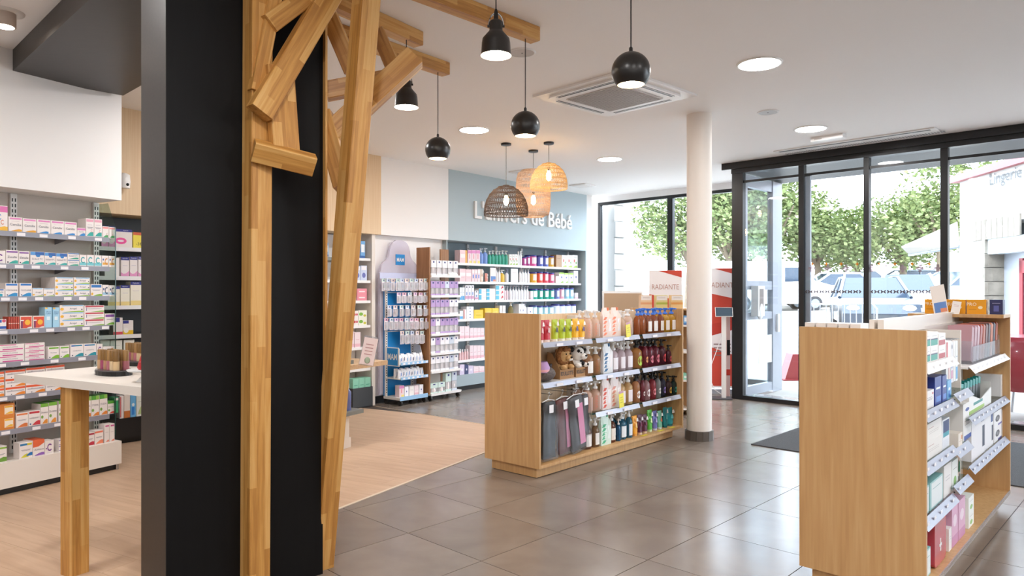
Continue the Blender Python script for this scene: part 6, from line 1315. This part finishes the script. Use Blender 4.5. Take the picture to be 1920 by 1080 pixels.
# boxes on the far side, their tops above the near panel
for k in range(5):
    put(carton_mesh('green_med', .06, .17, .15), 'carton', G2.pt(.25 + .0 * k, .30, 1.07), G2.rz) if False else None
for k in range(5):
    s = .06; o = put(carton_mesh('green_med', .05, .176, .12), 'carton', G2.pt(.045, .335 + .0405 * k, 1.0725), G2.rz - math.pi / 2 + R(0), 'white and green carton, %s, row behind the near oak end panel' % order(4 - k, 5), 'carton', 'cartons behind the near end panel')
    o.location = G2.pt(.045, .32 + .052 * k - .02, 1.0725); o.rotation_euler = (0, 0, G2.rz - math.pi / 2); o.scale = (.9, 1, 1)
MB().box(.025, .64, .30, .51, 1.060, 1.07, 'white_metal').obj('shelf', g2)
# board and boxes at the far end
MB().box(1.90, 2.16, -.0, .54, 1.2305, 1.25, 'oak').obj('top_board', g2)
for k, (px0, px1, kd, lb) in enumerate(((1733, 1768, 'orange_display', 'orange display carton at the left of the gondola top board'), (1772, 1811, 'orange_display', 'orange display carton in the middle of the gondola top board'), (1812, 1850, 'orange_display', 'orange display carton beside the indigo one'), (1855, 1881, 'indigo_display', 'indigo display carton at the end of the gondola top board'))):
    # they face the room across the gondola
    u_ = Unit(G2.pt(2.02, .54)[:2], 133.0); s0, s1 = u_.s_at(px0), u_.s_at(px1)
    put(carton_mesh(kd, round(s1 - s0 - .004, 3), .095, .07), 'carton', u_.pt((s0 + s1) / 2, 0, 1.2505), u_.rz, lb, 'carton')
u_ = Unit(G2.pt(1.94, .54)[:2], 133.0)
o = put(carton_mesh('promo_card', .085, .20, .003), 'leaflet', u_.pt(u_.s_at(1765), 0, 1.2505), u_.rz, 'leaning leaflet with a blue photo before the orange cartons', 'leaflet'); o.rotation_euler = (R(-16), R(-12), u_.rz)
o = put(carton_mesh('white_card', .05, .085, .003), 'card', u_.pt(u_.s_at(1790), 0, 1.2505), u_.rz, 'small white card before the orange cartons', 'card'); o.rotation_euler = (R(-10), R(8), u_.rz)
# ================================================================== things by the window
u_ = Unit(at(1130, 546, 9.6).xy, 80); 
t_ = thing('cardboard_display', 'brown display board with a white frame, before the corner window', 'board', at(1130, 546, 9.9).xy.to_3d(), R(8))
m = MB(); m.box(0, .58, 0, .03, .45, 1.40, 'white_plastic'); m.obj('frame', t_); MB().box(.02, .56, -.004, 0, .47, 1.37, 'card_brown').obj('panel', t_)
for x in (.04, .54): MB().box(x - .02, x + .02, 0, .25, 0, .45, 'white_plastic').obj('foot', t_)
def banner(px0, px1, ytop, Y, rz, label, h0=0.02, flip=False):
    p = at(px0, ytop, Y); w_ = (px1 - px0) / F * Y / math.cos(rz); t_ = thing('roll_banner', label, 'banner', (p.x, p.y, 0), rz); zt = p.z
    m = MB(); m.box(0, w_, 0, .012, h0 + .06, zt, 'banner_white')
    y = -.001
    def q(pts, c, yy=y): m.add([(x * w_, yy, z) for x, z in pts], [list(range(len(pts)))], c)
    q([(.25, zt - .002), (1, zt - .10), (1, zt - .002)], 'banner_red')
    q([(0, zt - .33), (1, zt - .43), (1, zt - .82), (0, zt - .95)], 'banner_red')
    q([(0, .1), (1, .1), (1, .50), (0, .66)], 'banner_red')
    q([(.0, zt - .78), (1, zt - .70), (1, zt - .82), (0, zt - .95)], '#b93526', y - .0005)
    m.text('RADIANTE', .5 * w_, zt - .23, -.002, .07, '#b9897c', w_ * .82); 
    for k in range(4): m.box(.25 * w_, .75 * w_, -.0025, -.0015, zt - 1.05 - .05 * k, zt - 1.035 - .05 * k, '#8a6a66')
    m.text('Sans Transp', .45 * w_, .62, -.0025, .035, '#f3e6e2', w_ * .6) if False else None
    m.obj('print', t_); MB().box(-.02, w_ + .02, -.05, .09, 0, .06, 'aluminium').obj('cassette', t_)
    return t_
banner(1217, 1277, 507, 9.9, R(-6), 'red and white RADIANTE banner between the brown board and the column')
banner(1322, 1384, 503, 9.75, R(-6), 'red and white RADIANTE banner between the column and the entrance post')
p = at(1357, 585, 9.25); t_ = thing('tablet_stand', 'white floor stand with a small black tablet, beside the column', 'tablet stand', (p.x, p.y, 0), R(-10))
MB().box(-.17, .10, -.12, .12, 0, .012, 'dark_grey').obj('base', t_); MB().box(-.028, .028, -.018, .018, .012, p.z - .05, 'white_plastic').obj('pole', t_)
m = MB(); T_ = Matrix.Translation((0, -.03, p.z)) @ Matrix.Rotation(R(-25), 4, 'X'); m.box(-.11, .11, -.006, .006, -.065, .065, 'white_plastic', T=T_); m.box(-.10, .10, -.0075, -.006, -.057, .057, 'screen', T=T_); m.box(-.105, .105, -.007, -.0062, -.061, .061, 'black_plastic', T=T_); m.obj('tablet', t_)
MB().tube([(-.02, -.02, p.z - .3), (-.16, -.06, .45), (-.2, -.08, .3), (-.12, -.05, .12), (-.02, -.03, .05)], .005, 'white_plastic').obj('cable', t_)
o = MB().box(0, .05, 0, .04, 0, 1.15, '#d9b9b2'); o.box(.005, .045, -.012, 0, .55, .75, 'black_plastic'); o.box(.0, .05, -.003, 0, .28, .36, '#c73a2c'); p = at(1362, 740, 9.45); o = o.obj('sanitiser_post', None, (p.x, p.y, 0), 0); tag(o, 'slim pale pink hygiene post against the entrance post', 'post')
# low shelf behind the gondola end
bx = at(1196, 578, 7.95); su = Unit((bx.x, bx.y), 86)
t_ = thing('low_display_shelf', 'low white and oak shelf seen past the end of the mid-floor gondola', 'shelving', su.loc, su.rz)
for z in (.08, .40, .72, 1.02, 1.205): MB().box(0, .62, 0, .28, z - .02, z, 'white_laminate' if z < 1.2 else 'oak').obj('shelf', t_)
MB().box(.0, .62, .28, .30, 0, 1.205, 'white_laminate').obj('back_panel', t_)
for s in (.0, .60): MB().box(s - .02 * (s == 0), s + .02 * (s > 0), 0, .28, 0, 1.205, 'oak').obj('side_panel', t_)
kind('tan_box', base='#e6c39a', marks=[band('#efe6e0', .62, .95, .05, .95), band('#e0a070', .3, .45, 0, 1), lines('#8a6a5a', .8)], dp=.09); kind('lime_box', base='#dfd08a', marks=[band('#efe6e0', .62, .95, .05, .95), band('#b4b84a', .3, .45, 0, 1), lines('#8a6a5a', .8)], dp=.09); kind('gold_box', base='#e6bf84', marks=[band('#efe6e0', .62, .95, .05, .95), band('#e09a50', .3, .45, 0, 1), lines('#8a6a5a', .8)], dp=.09)
shelf_at(su, .02, 1.2055, [(1201, 1222.5, 553.5, 'tan_box', 'peach and white carton standing above the mid-floor gondola'), (1230, 1252, 553.5, 'lime_box', 'lime and white carton standing above the mid-floor gondola'), (1258, 1281, 553.5, 'gold_box', 'gold and white carton standing above the mid-floor gondola')], '')
shelf_at(su, .02, 1.0205, [(1282, 1289, 592, 'blue_milk', 'blue carton past the gondola end')], 'low display shelf'); shelf_at(su, .02, .7205, [(1281, 1289, 655, 'white_plain', 'white pack past the gondola end')], 'low display shelf'); shelf_at(su, .02, .4005, [(1281, 1289, 700, 'mint_pack', 'green pack past the gondola end')], 'low display shelf')
# door mat
m0 = gnd(1408, 834); o = MB().slab([(m0.x, m0.y), tuple(Vector(m0.xy) + UV * 1.75), tuple(Vector(m0.xy) + UV * 1.75 + VV * 2.2), tuple(Vector(m0.xy) + VV * 2.2)], .0, .008, 'mat_pile').obj('door_mat'); tag(o, 'dark grey entrance mat on the tiles', 'mat')
# red seat seen past the camera-side gondola
# ================================================================== outside
def gz(x, y): q = (Vector((x, y)) - FA.P).dot(UV); return max(0.0, (q - 3) * .035) - .03
gr = MB(); n = 26; vs_ = []; 
for i in range(n + 1):
    for j in range(n + 1):
        p = FA.P + UV * (1.2 + 70 * (i / n) ** 1.6) + VV * (-45 + 90 * j / n); vs_.append((p.x, p.y, gz(p.x, p.y)))
gr.add(vs_, [(i * (n + 1) + j, i * (n + 1) + j + 1, (i + 1) * (n + 1) + j + 1, (i + 1) * (n + 1) + j) for i in range(n) for j in range(n)], 'paving'); o = gr.obj('ground'); struct(o, 'pale paved street and car park outside')
def spot(px, Y): X = (px - CX) / F * Y; return Vector((X, Y, gz(X, Y)))
def car(px, Y, rz, paint, label, Lc=4.2, Hc=1.48, van=False):
    p = spot(px, Y); t_ = thing('parked_car' if not van else 'parked_van', label, 'van' if van else 'car', p, rz)
    Wc = 1.75; m = MB(); h = Lc / 2
    if van: prof = [(-h, .3), (h * .96, .3), (h, .75), (h * .93, 1.05), (h * .62, 1.25), (h * .42, 1.95), (h * .25, 2.05), (-h, 2.05)]
    else: prof = [(-h, .32), (-h * .98, .75), (-h * .9, .92), (h * .35, .96), (h * .9, .78), (h, .55), (h * .98, .3)]
    m.prism(prof, -Wc / 2, Wc / 2, paint); m.obj('body', t_)
    if not van:
        lo = [(-h * .9, .9), (h * .42, .95)]; a = [(-h * .92, -Wc / 2 * .98, .9), (h * .42, -Wc / 2 * .98, .94), (h * .42, Wc / 2 * .98, .94), (-h * .92, Wc / 2 * .98, .9), (-h * .62, -Wc * .38, Hc), (h * .02, -Wc * .38, Hc), (h * .02, Wc * .38, Hc), (-h * .62, Wc * .38, Hc)]
        m = MB(); m.add(a, [(4, 5, 6, 7)], paint); m.add(a, [(0, 1, 5, 4), (1, 2, 6, 5), (2, 3, 7, 6), (3, 0, 4, 7)], 'car_glass'); m.obj('cabin', t_)
        m = MB()
        for sy in (-1, 1):
            m.tube([(-h * .24, sy * Wc / 2 * .985, .92), (-h * .28, sy * Wc * .385, Hc)], .045, paint, 5); m.tube([(h * .42, sy * Wc / 2 * .97, .94), (h * .02, sy * Wc * .38, Hc), (-h * .62, sy * Wc * .38, Hc), (-h * .92, sy * Wc / 2 * .97, .9)], .05, paint, 5)
        m.obj('roof_pillars', t_)
        for sy in (-1, 1): MB().ball((h * .95, sy * Wc * .36, .68), .12, '#e6ecf2', 8, 6, (.5, 1.3, .7)).obj('headlight', t_)
        MB().box(h * .985, h + .01, -.35, .35, .42, .52, '#3a3c40').obj('grille', t_)
    else:
        for sy in (-1, 1): m = MB(); m.prism([(h * .1, 1.2), (h * .56, 1.25), (h * .40, 1.8), (h * .1, 1.8)], sy * Wc / 2 - .01, sy * Wc / 2 + .01, 'car_glass'); m.obj('window', t_)
    for sx in (-.62, .62):
        for sy in (-1, 1):
            m = MB(); m.lathe([(.31, -.1), (.31, .1)], 'tyre', 18); m.lathe([(.19, -.104), (.19, .104)], 'car_silver', 12); m.v = [(h * sx + v[0], sy * (Wc / 2 - .06) + v[2], .31 + v[1]) for v in m.v]; m.obj('wheel', t_)
car(1548, 32, R(176), 'car_white', 'white hatchback parked in side view under the trees', 4.0)
car(1445, 30, R(2), 'car_white', 'white delivery van behind the lobby door', 4.8, van=True)
car(1632, 19.5, R(250), 'car_dark', 'slate blue car facing the shop, in front of the others', 4.2)
car(1700, 23.5, R(243), 'car_white', 'white car facing the shop beside the slate blue one', 4.0)
car(1690, 37, R(180), 'car_silver', 'silver car in the back parking row', 4.3)
car(1590, 43, R(180), 'car_white', 'white car in the back parking row behind the hatchback', 4.3)
car(1785, 27, R(190), 'car_silver', 'silver car beyond the tall glass post', 4.3)
# trees
rt = random.Random(11)
def leafy(px, Y, hgt, rad, label, leaves=6000):
    p = spot(px, Y); t_ = thing('leafy_tree', label, 'tree', p); m = MB()
    m.tube([(0, 0, -.3), (.1, 0, hgt * .3), (0, .1, hgt * .55)], [.22, .17, .1], 'bark', 8)
    for k in range(5): a = k * 1.3; m.tube([(0, 0, hgt * .35), (rad * .5 * math.cos(a), rad * .5 * math.sin(a), hgt * .7)], [.1, .04], 'bark', 5)
    m.obj('trunk', t_); m = MB(); cl = []
    for k in range(16): a = rt.uniform(0, 6.28); r_ = rad * math.sqrt(rt.random()) * .75; cl.append((r_ * math.cos(a), r_ * math.sin(a), hgt * rt.uniform(.45, .9), rad * rt.uniform(.28, .5)))
    for k in range(leaves):
        c = cl[k % 16]; v = Vector((rt.gauss(0, 1), rt.gauss(0, 1), rt.gauss(0, 1))).normalized() * c[3] * rt.uniform(.55, 1.05); q = Vector(c[:3]) + v
        s = rt.uniform(.07, .155); ax = Vector((rt.uniform(-1, 1), rt.uniform(-1, 1), rt.uniform(-.4, 1))).normalized(); b = ax.cross(Vector((.3, .5, .8))).normalized() * s; e = ax * s * .8
        m.add([q - b, q + e * .7, q + b, q - e * .7], [(0, 1, 2, 3)], ('leaf_a', 'leaf_b', 'leaf_c')[k % 3])
    m.obj('crown', t_)
for k, (px, Y, hg, rd) in enumerate(((1290, 34, 6.2, 2.6), (1365, 33, 6.4, 2.9), (1440, 34, 6.6, 3.0), (1530, 36, 5.4, 2.8), (1605, 38, 4.6, 2.9), (1690, 36, 5.2, 3.0), (1760, 33, 6.6, 2.9))):
    leafy(px, Y, hg, rd, ['green tree seen between the window mullion and the column', 'green tree seen behind the RADIANTE banner', 'green tree seen through the lobby side door', 'green tree above the white hatchback', 'low green tree above the back parking row', 'green tree behind the awning', 'tall green tree beside the stone shop'][k])
# shop across the street
d_ = Vector((math.sin(R(-6)), -math.cos(R(-6)) * 1.0)); sp_ = Unit((8.84, 14.0), 180 - 6 + 12)
sp_ = Unit((8.84, 14.0), 186)
shp = thing('street_shop', 'white rendered shop across the street with stone door surround and Lingerie sign', 'building', sp_.loc, sp_.rz)
e0, e1 = 0, 6.0
da, db = sp_.s_at(1847), sp_.s_at(1930)
MB().box(e0, da, 0, 3.0, -.2, 3.6, 'render_white').obj('wall', shp); MB().box(da, e1, 0, 3.0, 2.62, 3.6, 'render_white').obj('wall', shp); MB().box(db + .4, e1, 0, 3.0, -.2, 2.62, 'render_white').obj('wall', shp)
MB().box(e0 - .15, e1, -.12, .1, 3.55, 3.68, '#8e3f45').obj('eave', shp)
for k in range(9): x = sp_.s_at(1824) + .17 * k; MB().box(x + .006, x + .164, -.03, .0, 2.35, 2.72, 'stone').obj('lintel_stone', shp)
for k in range(9):
    w_ = .34 if k % 2 else .24; MB().box(da - .04, da + .05, -.03 + .0, .30, .02 + .26 * k, .27 + .26 * k, 'stone').obj('jamb_stone', shp); MB().box(da + .05, da + .055, .30 - w_ * .8, .30, .03 + .26 * k, .26 + .26 * k, 'stone').obj('jamb_stone', shp)
MB().box(da + .05, db + .4, .3, .34, 0, 2.6, 'aluminium').obj('shop_window_frame', shp); MB().box(da + .05, db + .4, .02, .28, 2.08, 2.36, '#cfdbe4').obj('shutter_box', shp)
m = MB(); x = sp_.s_at(1880); m.box(x, x + .10, .27, .30, 0, 1.98, 'red_paint'); m.box(x, x + 1.0, .27, .30, 1.72, 1.94, 'red_paint'); m.box(x + .11, x + .9, .285, .298, 0, 1.7, 'car_glass'); m.obj('door', shp)
s0, s1 = sp_.s_at(1833), sp_.s_at(1948); m = MB(); m.text('Lingerie', (s0 + s1) / 2, 3.40, -.02, .28, '#121214', s1 - s0); m.obj('lettering', shp)
# awning
a0 = spot(1690, 22); t_ = thing('shop_awning', 'cream folding awning jutting out beside the street shop', 'awning', (9.6, 17, 0)); m = MB()
q = [at(1690, 464, 19), at(1795, 418, 15.5), at(1800, 462, 15.5), at(1705, 478, 19)]; q = [v - Vector((9.6, 17, 0)) for v in q]; m.add(q + [v + Vector((0, 0, .03)) for v in q], [(0, 1, 2, 3), (7, 6, 5, 4), (0, 4, 5, 1), (1, 5, 6, 2), (2, 6, 7, 3), (3, 7, 4, 0)], 'awning'); m.obj('cloth', t_)
MB().tube([q[3], q[2]], .04, 'car_silver').obj('front_bar', t_); MB().tube([q[2], q[2] + Vector((.5, -.1, -.3))], .03, 'car_silver').obj('arm', t_)
# crowd barrier and trolleys
def barrier(px, Y, rz, label):
    p = spot(px, Y); t_ = thing('crowd_barrier', label, 'barrier', p, rz); MB().tube([(-.9, 0, .15), (-.9, 0, .95), (-.8, 0, 1.05), (.8, 0, 1.05), (.9, 0, .95), (.9, 0, .15)], .02, 'steel').obj('frame', t_)
    for k in range(13): MB().tube([(-.84 + .14 * k, 0, .2), (-.84 + .14 * k, 0, 1.04)], .009, 'steel', 5).obj('bar', t_)
    MB().tube([(-.9, 0, .2), (.9, 0, .2)], .014, 'steel').obj('rail', t_)
    for x in (-.6, .6): MB().tube([(x, -.28, .02), (x, 0, .18), (x, .28, .02)], .014, 'steel').obj('foot', t_)
barrier(1572, 14.5, R(12), 'steel crowd barrier outside, in front of the slate blue car')
o = spot(1910, 6.9); 
t_ = thing('red_tub_chair', 'red rounded outdoor seat at the picture edge, outside the glass', 'chair', FA.pt(FA.s_at(1922, 1.0), 1.0, 0), R(30)); m = MB()
m.lathe([(.30, .30), (.42, .42), (.46, .62), (.42, .84), (.36, .9)], 'red_gloss', 24); m.obj('seat_shell', t_)
for k in range(4): a = R(45 + 90 * k); MB().tube([(.28 * math.cos(a), .28 * math.sin(a), .32), (.36 * math.cos(a), .36 * math.sin(a), -.02)], .015, 'steel').obj('leg', t_)
o = MB(); o.prism([(-.18, 0), (.18, 0), (.05, .42), (-.05, .42)], -.14, .14, 'red_paint'); o.box(-.22, .22, -.2, .2, -.02, .02, 'red_paint'); p = spot(1486, 11.5); o = o.obj('traffic_cone', None, p); tag(o, 'red street marker standing outside beside the lobby door', 'street marker')
# white stone wall at the window edge
pq = WIN.pt(-.05, .25); o = MB()
o.box(-.55, .22, .0, .5, 0, 3.3, 'render_white'); o = o.obj('wall_stone', None, pq, WIN.rz); struct(o, 'white neighbouring wall at the window edge')
for k in range(11): MB().box(.20, .235 + .012 * (k % 3), -.01, .3, .05 + .29 * k, .32 + .29 * k, 'render_white').obj('quoin_stone', o)
